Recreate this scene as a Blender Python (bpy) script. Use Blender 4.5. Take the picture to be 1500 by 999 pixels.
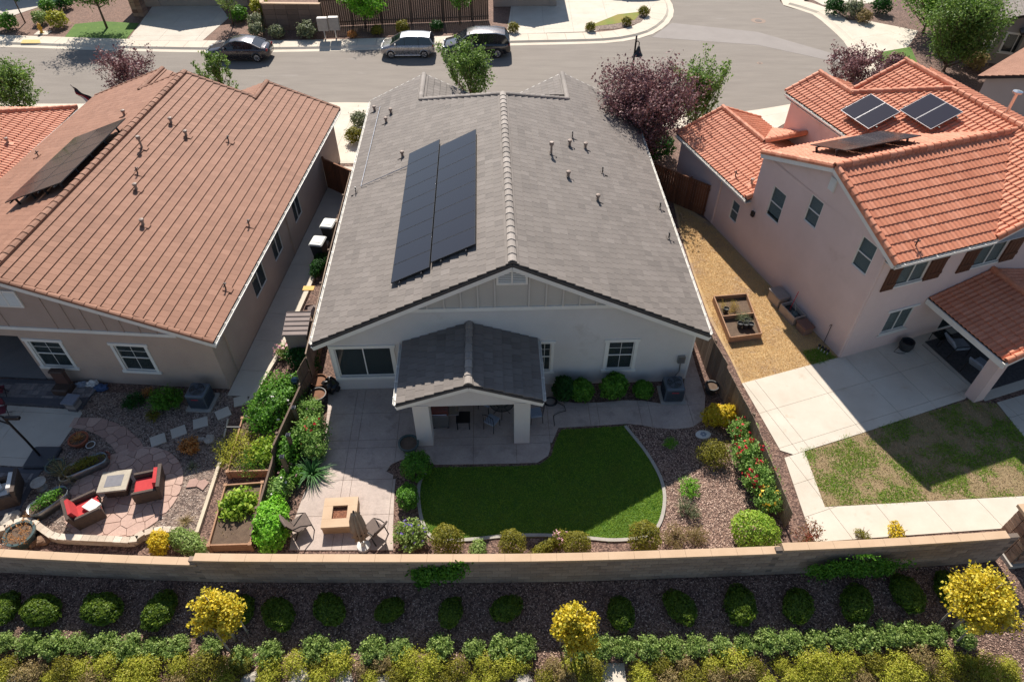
import bpy, bmesh, math, random
import numpy as np
from mathutils import Vector, Matrix, noise as mnoise
for _o in list(bpy.data.objects): bpy.data.objects.remove(_o)
R = math.radians
rnd = random.Random(7)
scene = bpy.context.scene
COL = scene.collection
# ------------------------------------------------------------------ camera
CAMZ, PITCH, FPX, CX, CY = 21.0, R(44.6), 1000.0, 750.0, 499.5
cam = bpy.data.cameras.new('camera'); cam.sensor_width = 36.0; cam.lens = 24.0
cam.clip_start = 0.1; cam.clip_end = 3000
camo = bpy.data.objects.new('camera', cam); COL.objects.link(camo)
camo.location = (0, 0, CAMZ); camo.rotation_euler = (R(90) - PITCH, 0, 0)
scene.camera = camo
# ------------------------------------------------------------------ light
SUN_EL, SUN_AZ = R(42.7), R(8.5)          # from +Y, turned a little towards -X
wd = bpy.data.worlds.new('World'); scene.world = wd; wd.use_nodes = True
nt = wd.node_tree; bg = nt.nodes['Background']
sk = nt.nodes.new('ShaderNodeTexSky'); sk.sky_type = 'NISHITA'; sk.sun_disc = False
sk.sun_elevation = SUN_EL; sk.sun_rotation = -SUN_AZ
sk.air_density = 1.0; sk.dust_density = 0.6
nt.links.new(sk.outputs[0], bg.inputs[0]); bg.inputs[1].default_value = 0.076
sl = bpy.data.lights.new('sun', 'SUN'); sl.energy = 5.0; sl.angle = R(0.53); sl.color = (1.0, 0.94, 0.86)
so = bpy.data.objects.new('sun', sl); COL.objects.link(so)
sd = Vector((-math.sin(SUN_AZ)*math.cos(SUN_EL), math.cos(SUN_AZ)*math.cos(SUN_EL), math.sin(SUN_EL)))
so.rotation_euler = sd.to_track_quat('Z', 'Y').to_euler(); so.location = (-10, 60, 60)
scene.view_settings.view_transform = 'Standard'; scene.view_settings.look = 'None'
scene.view_settings.gamma = 1.0; scene.view_settings.use_curve_mapping = False
scene.view_settings.exposure = 0.65
scene.render.engine = 'CYCLES'
scene.cycles.max_bounces = 6; scene.cycles.diffuse_bounces = 3; scene.cycles.transparent_max_bounces = 8
scene.render.resolution_x = 1024; scene.render.resolution_y = 681
# ------------------------------------------------------------------ placing
def ray(u, v):
    x = (u - CX)/FPX; y = -(v - CY)/FPX
    return Vector((x, math.cos(PITCH) + y*math.sin(PITCH), -math.sin(PITCH) + y*math.cos(PITCH)))
def G(u, v, z=0.0):                       # surveyed place of a point at height z
    d = ray(u, v); t = (z - CAMZ)/d.z
    return Vector((d.x*t, d.y*t, z))
SLOPE, YS = .19, 10.25                  # the planting strip outside the wall falls away
def gz(y): return -SLOPE*min(8.0, max(0.0, YS - y))
def GS(u, v, h=0.0):
    p = G(u, v, h)
    for _ in range(8): p = G(u, v, h + gz(p.y))
    p.z -= h; return p
def pixsize(p):
    return FPX/max(1.0, (p.y*math.cos(PITCH) - (p.z - CAMZ)*math.sin(PITCH)))
class Frame:
    def __init__(s, o, yaw):
        s.o = Vector((o[0], o[1], 0)); s.a = R(yaw); s.c, s.s = math.cos(s.a), math.sin(s.a)
    def loc(s, p):
        dx, dy = p[0] - s.o.x, p[1] - s.o.y
        return Vector((s.c*dx + s.s*dy, -s.s*dx + s.c*dy, p[2] if len(p) > 2 else 0))
    def W(s, x, y, z=0):
        return Vector((s.o.x + s.c*x - s.s*y, s.o.y + s.s*x + s.c*y, z))
    def G(s, u, v, z=0): return s.loc(G(u, v, z))
    def on(s, u, v, p0, n):               # local point of a sight line on a local plane
        d = ray(u, v); dl = Vector((s.c*d.x + s.s*d.y, -s.s*d.x + s.c*d.y, d.z))
        c0 = s.loc((0, 0, CAMZ)); n = Vector(n); t = (Vector(p0) - c0).dot(n)/dl.dot(n)
        return c0 + dl*t
FM = Frame((0, 18.7), 2.0)               # main house
FL = Frame((-11.53, 18.49), -4.0)        # left house
FR = Frame((13.99, 20.24), 19.0)         # right house
# ------------------------------------------------------------------ materials
def lin(c):
    if max(c) > 1.0: c = [x/255.0 for x in c]
    return tuple((x/12.92 if x <= .04045 else ((x + .055)/1.055)**2.4) for x in c[:3]) + (1.0,)
_M = {}
def nodes(name):
    m = bpy.data.materials.new(name); m.use_nodes = True
    return m, m.node_tree, m.node_tree.nodes['Principled BSDF']
def ramp(t, fac, cols):
    r = t.nodes.new('ShaderNodeValToRGB'); e = r.color_ramp.elements
    while len(e) < len(cols): e.new(.5)
    for i, c in enumerate(cols):
        e[i].position = c[0] if isinstance(c[0], (int, float)) and len(c) == 2 else i/(len(cols) - 1)
        e[i].color = lin(c[1] if len(c) == 2 else c)
    t.links.new(fac, r.inputs[0]); return r.outputs[0]
def noise(t, scale, detail=4, rough=.6, vec=None, w=None):
    n = t.nodes.new('ShaderNodeTexNoise'); n.inputs['Scale'].default_value = scale
    n.inputs['Detail'].default_value = detail; n.inputs['Roughness'].default_value = rough
    if vec is not None: t.links.new(vec, n.inputs['Vector'])
    return n.outputs['Fac']
def pos(t, sc=None):
    g = t.nodes.new('ShaderNodeNewGeometry')
    if sc is None: return g.outputs['Position']
    mp = t.nodes.new('ShaderNodeMapping'); mp.inputs['Scale'].default_value = sc
    t.links.new(g.outputs['Position'], mp.inputs['Vector']); return mp.outputs[0]
def mixc(t, fac, a, b, mode='MIX'):
    m = t.nodes.new('ShaderNodeMix'); m.data_type = 'RGBA'; m.blend_type = mode
    for s, v in ((m.inputs['Factor'], fac), (m.inputs[6], a), (m.inputs[7], b)):
        if isinstance(v, (int, float)): s.default_value = v
        elif isinstance(v, (tuple, list)): s.default_value = lin(v)
        else: t.links.new(v, s)
    return m.outputs[2]
def rampf(t, fac, a, b, lo=0.0, hi=1.0):
    m = t.nodes.new('ShaderNodeMapRange'); t.links.new(fac, m.inputs[0])
    m.inputs[1].default_value = a; m.inputs[2].default_value = b; m.inputs[3].default_value = lo; m.inputs[4].default_value = hi
    return m.outputs[0]
def bump(t, b, fac, strength=.3, dist=.02):
    n = t.nodes.new('ShaderNodeBump'); n.inputs['Strength'].default_value = strength; n.inputs['Distance'].default_value = dist
    t.links.new(fac, n.inputs['Height']); t.links.new(n.outputs[0], b.inputs['Normal'])
def mat(name, c1, c2=None, scale=3.0, rough=.8, fine=60.0, fineamt=.25, bmp=.0, bscale=None, metal=0.0, stretch=None, spots=None):
    """noise-mottled principled surface: two tones at `scale`, fine grain, optional relief and stains"""
    if name in _M: return _M[name]
    m, t, b = nodes(name); c2 = c2 or c1
    v = pos(t, stretch)
    col = mixc(t, rampf(t, noise(t, scale, 5, .65, v), .3, .7), c1, c2)
    if fineamt:
        f = noise(t, fine, 3, .7, v)
        col = mixc(t, rampf(t, f, .35, .75, 0, fineamt), col, tuple(x*.45 for x in (c1 if max(c1) > 1 else c1)))
    if spots:
        sc, thr, sc_col = spots
        col = mixc(t, rampf(t, noise(t, sc, 6, .7, v), thr, thr + .12), col, sc_col)
    t.links.new(col, b.inputs['Base Color']); b.inputs['Roughness'].default_value = rough; b.inputs['Metallic'].default_value = metal
    if bmp: bump(t, b, noise(t, bscale or fine, 4, .7, v), bmp, .02)
    _M[name] = m; return m
def leafmat(name, cols, trans=.38, rough=.55, patch=None):
    """leaves: every leaf takes its own tone from the list"""
    if name in _M: return _M[name]
    cols = [tuple(min(255, x*1.07) for x in q) for q in cols]
    m, t, b = nodes(name); g = t.nodes.new('ShaderNodeNewGeometry')
    c = ramp(t, g.outputs['Random Per Island'], cols)
    c = mixc(t, rampf(t, noise(t, 2.5, 2, .5, g.outputs['Position']), .3, .7, 0, .35), c, cols[-1])
    if patch: c = mixc(t, rampf(t, noise(t, .9, 4, .65, g.outputs['Position']), .45, .72, 0, .6), c, patch)
    t.links.new(c, b.inputs['Base Color']); b.inputs['Roughness'].default_value = rough
    b.inputs['Specular IOR Level'].default_value = .3
    tr = t.nodes.new('ShaderNodeBsdfTranslucent'); t.links.new(c, tr.inputs[0])
    mx = t.nodes.new('ShaderNodeMixShader'); mx.inputs[0].default_value = trans
    t.links.new(b.outputs[0], mx.inputs[1]); t.links.new(tr.outputs[0], mx.inputs[2])
    t.links.new(mx.outputs[0], t.nodes['Material Output'].inputs[0])
    _M[name] = m; return m
def tonemat(name, cols, rough=.75, streak=None, bmp=.25):
    """tiles, bricks, chips: tone per face (attribute) through a ramp, with grain"""
    if name in _M: return _M[name]
    m, t, b = nodes(name); a = t.nodes.new('ShaderNodeAttribute'); a.attribute_name = 'tone'
    c = ramp(t, a.outputs['Fac'], cols); v = pos(t, streak)
    n = noise(t, 14, 4, .7, v)
    c = mixc(t, rampf(t, n, .3, .75, 0, .35), c, tuple(x*.6 for x in cols[0]))
    c = mixc(t, rampf(t, noise(t, .6, 4, .6, pos(t)), .45, .75, 0, .25), c, tuple(min(255, x*1.06) for x in cols[-1]))
    c = mixc(t, rampf(t, noise(t, 1.6, 6, .75, pos(t)), .58, .75, 0, .35), c, tuple(x*.72 for x in cols[0]))
    t.links.new(c, b.inputs['Base Color']); b.inputs['Roughness'].default_value = rough
    if bmp: bump(t, b, noise(t, 60, 3, .7), bmp, .01)
    _M[name] = m; return m
def woodmat(name, cols, stretch):
    """boards: each board takes its own tone, with grain along its length"""
    m, t, b = nodes(name); oi = t.nodes.new('ShaderNodeObjectInfo'); c = ramp(t, oi.outputs['Random'], cols); v = pos(t, stretch)
    c = mixc(t, rampf(t, noise(t, 5, 5, .7, v), .35, .75, 0, .5), c, tuple(x*.55 for x in cols[0])); t.links.new(c, b.inputs['Base Color']); b.inputs['Roughness'].default_value = .88
    bump(t, b, noise(t, 12, 4, .7, v), .3, .01); _M[name] = m; return m
def gloss(name, c, rough=.15, metal=0.0, coat=0.0, spec=.5):
    if name in _M: return _M[name]
    m, t, b = nodes(name); b.inputs['Base Color'].default_value = lin(c)
    n = noise(t, 9, 4, .6, pos(t)); t.links.new(rampf(t, n, .3, .8, rough*.8, rough*1.3), b.inputs['Roughness'])
    b.inputs['Metallic'].default_value = metal; b.inputs['Specular IOR Level'].default_value = spec; b.inputs['Coat Weight'].default_value = coat
    b.inputs['Coat Roughness'].default_value = .05
    _M[name] = m; return m
def glassmat(name, tint=(60, 75, 72), clear=.5):
    """window glass: clear fraction lets the room or blinds show, the rest mirrors the sky"""
    if name in _M: return _M[name]
    m, t, b = nodes(name); b.inputs['Base Color'].default_value = lin(tint); b.inputs['Roughness'].default_value = .04
    b.inputs['Specular IOR Level'].default_value = .7
    tr = t.nodes.new('ShaderNodeBsdfTransparent'); tr.inputs[0].default_value = (.9, .93, .93, 1)
    mx = t.nodes.new('ShaderNodeMixShader'); mx.inputs[0].default_value = clear
    t.links.new(b.outputs[0], mx.inputs[1]); t.links.new(tr.outputs[0], mx.inputs[2])
    t.links.new(mx.outputs[0], t.nodes['Material Output'].inputs[0]); _M[name] = m; return m
# ------------------------------------------------------------------ mesh builder
class MB:
    def __init__(s): s.v = []; s.f = []; s.t = []
    def add(s, vs, fs, tone=None):
        n = len(s.v); s.v += [tuple(p) for p in vs]
        for f in fs: s.f.append([i + n for i in f]); s.t.append(.5 if tone is None else tone)
        return s
    def box(s, x0, y0, z0, x1, y1, z1, M=None, tone=None):
        vs = [Vector(p) for p in ((x0,y0,z0),(x1,y0,z0),(x1,y1,z0),(x0,y1,z0),(x0,y0,z1),(x1,y0,z1),(x1,y1,z1),(x0,y1,z1))]
        if M is not None: vs = [M @ p for p in vs]
        return s.add(vs, ((3,2,1,0),(4,5,6,7),(0,1,5,4),(1,2,6,5),(2,3,7,6),(3,0,4,7)), tone)
    def cbox(s, c, size, rz=0, rx=0, ry=0, tone=None):
        M = Matrix.Translation(c) @ Matrix.Rotation(rz, 4, 'Z') @ Matrix.Rotation(rx, 4, 'X') @ Matrix.Rotation(ry, 4, 'Y')
        a, b, d = size[0]/2, size[1]/2, size[2]/2
        return s.box(-a, -b, -d, a, b, d, M, tone)
    def prism(s, poly, z0, z1, tone=None):
        n = len(poly); ar = sum(poly[i][0]*poly[(i+1) % n][1] - poly[(i+1) % n][0]*poly[i][1] for i in range(n))
        if ar < 0: poly = poly[::-1]
        vs = [(p[0], p[1], z0) for p in poly] + [(p[0], p[1], z1) for p in poly]
        fs = [list(range(n))[::-1], list(range(n, 2*n))] + [(i, (i+1) % n, n + (i+1) % n, n + i) for i in range(n)]
        return s.add(vs, fs, tone)
    def extr(s, pts, d, tone=None):       # any planar 3-D polygon pushed along d
        n = len(pts); d = Vector(d); vs = [Vector(p) for p in pts]; vs += [p + d for p in vs]
        return s.add(vs, [list(range(n)), list(range(n, 2*n))[::-1]] + [(i, n + i, n + (i+1) % n, (i+1) % n) for i in range(n)], tone)
    def face(s, pts, tone=None): return s.add(pts, [list(range(len(pts)))], tone)
    def tube(s, pts, r, n=6, cap=True, tone=None):
        pts = [Vector(p) for p in pts]; k = len(pts); rs = r if isinstance(r, (list, tuple)) else [r]*k
        vs = []; pu = None
        for i, p in enumerate(pts):
            d = (pts[min(i+1, k-1)] - pts[max(i-1, 0)]); d = d.normalized() if d.length > 1e-6 else Vector((0, 0, 1))
            u = (pu - d*pu.dot(d)) if pu is not None else d.orthogonal()
            u = u.normalized() if u.length > 1e-6 else d.orthogonal().normalized(); pu = u; w = d.cross(u)
            for j in range(n):
                a = 2*math.pi*j/n; vs.append(p + (u*math.cos(a) + w*math.sin(a))*rs[i])
        fs = [(i*n + j, i*n + (j+1) % n, (i+1)*n + (j+1) % n, (i+1)*n + j) for i in range(k-1) for j in range(n)]
        if cap: fs += [list(range(n))[::-1], list(range((k-1)*n, k*n))]
        return s.add(vs, fs, tone)
    def lathe(s, prof, c=(0, 0, 0), n=16, sx=1, sy=1, tone=None, M=None):
        vs = []; k = len(prof)
        for r, z in prof:
            for j in range(n):
                a = 2*math.pi*j/n; p = Vector((c[0] + r*sx*math.cos(a), c[1] + r*sy*math.sin(a), c[2] + z))
                vs.append(M @ p if M is not None else p)
        fs = [(i*n + j, i*n + (j+1) % n, (i+1)*n + (j+1) % n, (i+1)*n + j) for i in range(k-1) for j in range(n)]
        if prof[0][0] > 1e-4: fs.append(list(range(n))[::-1])
        if prof[-1][0] > 1e-4: fs.append(list(range((k-1)*n, k*n)))
        return s.add(vs, fs, tone)
    def beam(s, p0, p1, w, h, tone=None, up=(0, 0, 1)):
        p0, p1 = Vector(p0), Vector(p1); d = (p1 - p0); L = d.length; d.normalize()
        a = Vector(up).cross(d); a = a.normalized() if a.length > 1e-5 else d.orthogonal().normalized(); b = d.cross(a)
        vs = [p + a*(w/2*i) + b*(h/2*j) for p in (p0, p1) for i, j in ((-1,-1),(1,-1),(1,1),(-1,1))]
        return s.add(vs, ((0,1,2,3)[::-1],(4,5,6,7),(0,1,5,4),(1,2,6,5),(2,3,7,6),(3,0,4,7)), tone)
    def blob(s, c, r, nu=10, nv=7, amp=.15, seed=0, fs=2.0, flat=-9):
        prof = []; vs = []; c = Vector(c); off = Vector((seed*7.1, seed*3.3, 1.7))
        for i in range(nv + 1):
            th = math.pi*i/nv
            for j in range(nu):
                ph = 2*math.pi*j/nu; d = Vector((math.sin(th)*math.cos(ph), math.sin(th)*math.sin(ph), -math.cos(th)))
                k = 1 + amp*mnoise.noise(d*fs + off)*2
                p = Vector((c.x + d.x*r[0]*k, c.y + d.y*r[1]*k, max(c.z + d.z*r[2]*k, flat))); vs.append(p)
        fs_ = [(i*nu + j, i*nu + (j+1) % nu, (i+1)*nu + (j+1) % nu, (i+1)*nu + j) for i in range(nv) for j in range(nu)]
        return s.add(vs, fs_)
    def mesh(s, name, m, smooth=False, tones=False):
        me = bpy.data.meshes.new(name); me.from_pydata(s.v, [], s.f)
        if m is not None: me.materials.append(m)
        if tones:
            at = me.attributes.new('tone', 'FLOAT', 'FACE'); at.data.foreach_set('value', s.t)
        if smooth: me.polygons.foreach_set('use_smooth', [True]*len(me.polygons))
        me.validate(); me.update(); return me
    def build(s, name, m, parent=None, smooth=False, tones=False, kind=None, **kw):
        return link(name, s.mesh(name, m, smooth, tones), parent, kind=kind, **kw)
def link(name, me, parent=None, kind=None, label=None, cat=None, group=None, loc=None, M=None, rz=None):
    o = bpy.data.objects.new(name, me); COL.objects.link(o)
    if parent is not None: o.parent = parent
    if M is not None: o.matrix_local = M
    if loc is not None: o.location = loc
    if rz is not None: o.rotation_euler = (0, 0, rz)
    if kind: o['kind'] = kind
    if label: o['label'] = label
    if cat: o['category'] = cat
    if group: o['group'] = group
    return o
def thing(name, label, cat, loc=(0, 0, 0), rz=0, group=None):
    return link(name, None, None, label=label, cat=cat, group=group, loc=loc, rz=rz)
def copy_tree(o, parent=None, loc=None, rz=None, label=None, scale=None):
    c = o.copy(); COL.objects.link(c); c.parent = parent
    if loc is not None: c.location = loc
    if rz is not None: c.rotation_euler = (0, 0, rz)
    if scale is not None: c.scale = scale if isinstance(scale, (tuple, list)) else (scale,)*3
    if label: c['label'] = label
    for ch in list(o.children):
        copy_tree(ch, c)
    return c
def npmesh(name, V, F, m, smooth=False, tone=None):
    me = bpy.data.meshes.new(name); V = np.asarray(V, dtype=np.float32); F = np.asarray(F, dtype=np.int32)
    k = F.shape[1]
    me.vertices.add(len(V)); me.vertices.foreach_set('co', V.ravel())
    me.loops.add(F.size); me.loops.foreach_set('vertex_index', F.ravel())
    me.polygons.add(len(F)); me.polygons.foreach_set('loop_start', np.arange(0, F.size, k, dtype=np.int32))
    if tone is not None:
        at = me.attributes.new('tone', 'FLOAT', 'FACE'); at.data.foreach_set('value', np.asarray(tone, dtype=np.float32))
    if m is not None: me.materials.append(m)
    me.update(calc_edges=True); me.validate(); return me
def clip(poly, a, b, c):                  # keep a*x+b*y<=c
    out = []; n = len(poly)
    for i in range(n):
        p, q = poly[i], poly[(i+1) % n]; dp, dq = a*p[0] + b*p[1] - c, a*q[0] + b*q[1] - c
        if dp <= 0: out.append(p)
        if dp*dq < 0:
            t = dp/(dp - dq); out.append((p[0] + (q[0]-p[0])*t, p[1] + (q[1]-p[1])*t))
    return out
def clip_rect(poly, x0, y0, x1, y1):
    for a, b, c in ((-1, 0, -x0), (1, 0, x1), (0, -1, -y0), (0, 1, y1)):
        poly = clip(poly, a, b, c)
        if len(poly) < 3: return []
    return poly
def area(poly):
    n = len(poly); return .5*sum(poly[i][0]*poly[(i+1) % n][1] - poly[(i+1) % n][0]*poly[i][1] for i in range(n))
def clip_convex(poly, conv):
    if area(conv) < 0: conv = conv[::-1]
    n = len(conv)
    for i in range(n):
        p, q = conv[i], conv[(i+1) % n]; a, b = q[1]-p[1], -(q[0]-p[0])
        poly = clip(poly, a, b, a*p[0] + b*p[1])
        if len(poly) < 3: return []
    return poly
def inpoly(px, py, poly):
    ins = np.zeros(len(px), bool); n = len(poly); j = n - 1
    for i in range(n):
        xi, yi, xj, yj = poly[i][0], poly[i][1], poly[j][0], poly[j][1]
        c = ((yi > py) != (yj > py)) & (px < (xj - xi)*(py - yi)/((yj - yi) + 1e-12) + xi); ins ^= c; j = i
    return ins
def smooth_path(pts, n=6, closed=False):  # Catmull-Rom
    P = [Vector(p) for p in pts]; k = len(P); out = []
    rng = range(k) if closed else range(k - 1)
    for i in rng:
        p0 = P[(i-1) % k] if closed or i > 0 else P[0]; p1 = P[i]; p2 = P[(i+1) % k]
        p3 = P[(i+2) % k] if closed or i < k-2 else P[-1]
        for j in range(n):
            t = j/n; out.append(.5*((2*p1) + (p2-p0)*t + (2*p0-5*p1+4*p2-p3)*t*t + (3*p1-p0-3*p2+p3)*t**3))
    if not closed: out.append(P[-1])
    return out
def PX(*uv, z=0.0): return [G(u, v, z) for u, v in uv]
# ================================================================== materials used on the ground
def chipmat(name, cols, scale=22, bmp=.6):
    if name in _M: return _M[name]
    m, t, b = nodes(name); v = t.nodes.new('ShaderNodeTexVoronoi'); v.inputs['Scale'].default_value = scale
    t.links.new(pos(t), v.inputs['Vector'])
    sep = t.nodes.new('ShaderNodeSeparateColor'); t.links.new(v.outputs['Color'], sep.inputs[0])
    c = ramp(t, sep.outputs[0], cols)
    c = mixc(t, rampf(t, noise(t, 1.3, 5, .7, pos(t)), .35, .7, 0, .5), c, tuple(x*.7 for x in cols[1]))
    t.links.new(c, b.inputs['Base Color']); b.inputs['Roughness'].default_value = .9
    bump(t, b, v.outputs['Distance'], bmp, .03); _M[name] = m; return m
MULCH = chipmat('mulch', [(62, 45, 38), (94, 70, 60), (124, 96, 82), (156, 126, 110)])
GRAVEL = chipmat('gravel', [(70, 56, 48), (110, 92, 82), (140, 118, 104), (165, 146, 130)], 16)
FARDIRT = chipmat('far_mulch', [(92, 66, 52), (120, 90, 74), (138, 106, 90), (100, 76, 64)], 12)
ASPH = mat('asphalt', (124, 115, 106), (137, 128, 118), .5, .92, 90, .22, .25, 120, stretch=(.6, 3, 1), spots=(.35, .62, (140, 133, 125)))
CONC = mat('light_concrete', (198, 188, 173), (184, 173, 158), .8, .88, 50, .12, .12, spots=(1.3, .62, (170, 158, 143)))
CONC2 = mat('walk_concrete', (206, 196, 180), (192, 180, 163), .7, .88, 60, .1, .1, spots=(.9, .6, (182, 166, 146)))
STAMP = mat('stamped_concrete', (188, 170, 157), (166, 148, 137), 1.1, .7, 16, .25, .25, 18, spots=(1.6, .55, (150, 134, 124)))
PAVER = tonemat('paver', [(92, 88, 90), (124, 118, 118), (150, 140, 134)])
PAVEDGE = mat('paver_border', (74, 74, 80), (88, 86, 90), 4, .85)
FLAG = tonemat('flagstone', [(166, 132, 118), (180, 147, 131), (194, 162, 145)], bmp=.35)
SOIL = mat('soil', (112, 92, 74), (88, 70, 56), 5, .95, 40, .4, .5)
TURF = mat('turf_soil', (72, 104, 30), (88, 118, 38), 1.5, .95, 40, .4, .4, spots=(2, .6, (122, 140, 58)))
STRAW = mat('dry_grass_soil', (198, 166, 116), (172, 142, 104), .9, .95, 40, .35, .5, spots=(.7, .52, (150, 126, 104)))
PATCHY = mat('patchy_turf_soil', (150, 128, 96), (130, 116, 78), 1.1, .95, 40, .35, .5)
EDGE = mat('edging_concrete', (176, 168, 158), (158, 150, 140), 3, .85)
KERB = mat('kerb_concrete', (206, 194, 176), (192, 180, 162), .6, .88, 50, .1)
def sheet(name, poly, z0, z1, m, kind='structure', **kw):
    return MB().prism([(p[0], p[1]) for p in poly], z0, z1).build(name, m, kind=kind, **kw)
# ------------------------------------------------------------------ terrain, street, lots
MB().add([(-900, 10.3, -.2), (900, 10.3, -.2), (900, 1800, -.2), (-900, 1800, -.2)], [(0, 1, 2, 3)]).build('terrain', FARDIRT, kind='structure')
far_edge = [Vector((-75, 55.6, 0)), Vector((-55, 54.9, 0))] + PX((0, 67), (150, 72), (300, 75), (440, 74), (557, 71), (750, 65), (840, 63), (904, 60), (952, 50), (978, 34), (987, 19), (983, 0)) + [Vector((13.4, 72, 0)), Vector((11.5, 95, 0))]
right_edge = [Vector((32, 95, 0)), Vector((28.5, 74, 0))] + PX((1143, 0), (1187, 17), (1217, 40), (1240, 63), (1247, 85), (1238, 112), (1205, 138), (1150, 152), (1055, 165), (960, 166), (800, 158), (520, 148), (60, 150)) + [Vector((-55, 45.2, 0)), Vector((-75, 45.6, 0))]
far_edge = smooth_path(far_edge, 4); right_edge = smooth_path(right_edge, 4)
MB().prism([(p.x, p.y) for p in far_edge + right_edge], -.196, -.12).build('road', ASPH, kind='structure')
def offset(path, d):                      # left-hand offset of a plan polyline
    out = []; n = len(path)
    for i, p in enumerate(path):
        t = (path[min(i+1, n-1)] - path[max(i-1, 0)]); t.z = 0; t.normalize(); out.append(p + Vector((-t.y, t.x, 0))*d)
    return out
def strip(path, d0, z0, d1, z1, bot=-.2):
    a, b = offset(path, d0), offset(path, d1); mb = MB()
    for i in range(len(path)-1):
        mb.add([(a[i].x, a[i].y, z0), (a[i+1].x, a[i+1].y, z0), (b[i+1].x, b[i+1].y, z1), (b[i].x, b[i].y, z1)], [(0, 1, 2, 3)])
    return mb
def resample(path, step):
    out = [path[0]]; acc = 0
    for i in range(1, len(path)):
        p, q = path[i-1], path[i]; L = (q - p).length; s = step - acc
        while s <= L: out.append(p.lerp(q, s/L)); s += step
        acc = L - (s - step)
    return out
def walkway(path, sgn, nm):
    path = resample(path, 1.5)
    g = strip(path, 0, -.116, sgn*.45, -.11); g2 = strip(path, sgn*.45, -.11, sgn*.62, .012); g.add(g2.v, g2.f)
    o = g.build('gutter_and_kerb', KERB, kind='structure')
    a, b = offset(path, sgn*.625), offset(path, sgn*2.0)
    root = link('sidewalk', strip(path, sgn*.62, .006, sgn*2.01, .006).mesh('sidewalk', SOIL), kind='structure')
    for i in range(len(path)-1):
        if not (-62 < path[i].x < 45 and path[i].y < 84): continue
        q = [a[i].lerp(a[i+1], .004), a[i].lerp(a[i+1], .992), b[i].lerp(b[i+1], .992), b[i].lerp(b[i+1], .004)]
        MB().prism([(p.x, p.y) for p in q], -.1, .016).build('slab', KERB, root)
walkway(far_edge, 1, 'far'); walkway(right_edge, 1, 'near')
fo = offset(far_edge, 1.9); no = offset(right_edge, 1.9)
sheet('far_lot_ground', fo + [Vector((11.5, 130, 0)), Vector((-75, 130, 0))], -.19, 0.0, FARDIRT)
k0 = next(i for i, p in enumerate(no) if p.y < 58 and p.x > 20)
base = [Vector((-24, 10.95, 0)), Vector((-20, 10.75, 0))] + PX((0, 838), (150, 846), (300, 851.5), (450, 853), (700, 853), (850, 851), (1000, 846), (1120, 841.5), (1250, 836), (1380, 828), (1462, 821.5))
wl = [Vector((-75, 11.05, 0))] + [p + Vector((0, .08, 0)) for p in base] + [Vector((75, 11.3, 0))]
sl_ = MB()
for a, b in zip(wl, wl[1:]):
    r0 = [(a.x, a.y), (a.x, YS), (a.x, YS - 8), (a.x, -400)]; r1 = [(b.x, b.y), (b.x, YS), (b.x, YS - 8), (b.x, -400)]
    for i in range(3): sl_.face([(*r0[i+1], gz(r0[i+1][1])), (*r1[i+1], gz(r1[i+1][1])), (*r1[i], gz(r1[i][1])), (*r0[i], gz(r0[i][1]))])
sl_.build('planting_slope', MULCH, kind='structure')
sheet('lot_ground', no[:] + wl + [Vector((75, 95, 0))], -.19, 0.0, MULCH)
# driveways and aprons: every slab its own piece
def slabs(name, outline, frame, xs, ys, m, z1=.02, z0=-.05, gap=.012, label=None):
    base = [(p.x, p.y) for p in outline]
    root = MB().prism(base, -.03, z1 - .02).build(name, SOIL, kind='structure')
    loc = [tuple(frame.loc(p)[:2]) for p in outline]
    for i in range(len(xs)-1):
        for j in range(len(ys)-1):
            q = clip_rect(loc, xs[i] + gap/2, ys[j] + gap/2, xs[i+1] - gap/2, ys[j+1] - gap/2)
            if len(q) < 3 or abs(area(q)) < .02: continue
            w = [frame.W(*p) for p in q]
            MB().prism([(p.x, p.y) for p in w], z0, z1).build('slab', m, root)
    return root
F0 = Frame((0, 0), 0)
slabs('driveway', PX((478, 240), (520, 240), (546, 158), (487, 158)), FL, [-3, -.6, .9, 2.4, 6], [15, 18, 21, 24, 28], CONC2)
slabs('driveway', PX((742, 51), (868, 47), (905, 38), (948, 18), (968, -5), (990, -60), (760, -60)), F0, [-3, 0, 2.6, 5, 8, 12, 16], [50, 55.5, 57.5, 61, 65, 70, 76, 90], CONC2, z1=.022)
slabs('driveway', PX((187, 60), (296, 61), (335, 27), (322, 9), (225, 8), (215, 22)), F0, [-36, -31, -28, -25, -20], [52, 56, 59, 62, 66], CONC, z1=.022)
slabs('driveway', PX((-60, 50), (0, 30), (90, 0), (60, -20), (-90, 0)), F0, [-60, -50, -44, -40, -36, -30], [52, 57, 62, 67, 74], CONC, z1=.022)
slabs('driveway', PX((1232, 32), (1265, 30), (1345, 46), (1330, 70), (1285, 78), (1262, 72)), FR, [-20, 8, 11, 14, 30], [20, 26, 29, 32, 35, 50], CONC2, z1=.022)
slabs('driveway', PX((1180, -5), (1205, 8), (1300, 5), (1330, -25), (1200, -30)), FR, [-20, 8, 12, 16, 40], [20, 30, 35, 40, 46, 60], CONC2, z1=.022)
slabs('driveway', PX((1055, 168), (1150, 158), (1165, 172), (1110, 205)), FR, [-9, 1.2, 3.5, 5.8, 12], [14, 17, 20, 23, 26, 30], CONC2, z1=.022)
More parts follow.
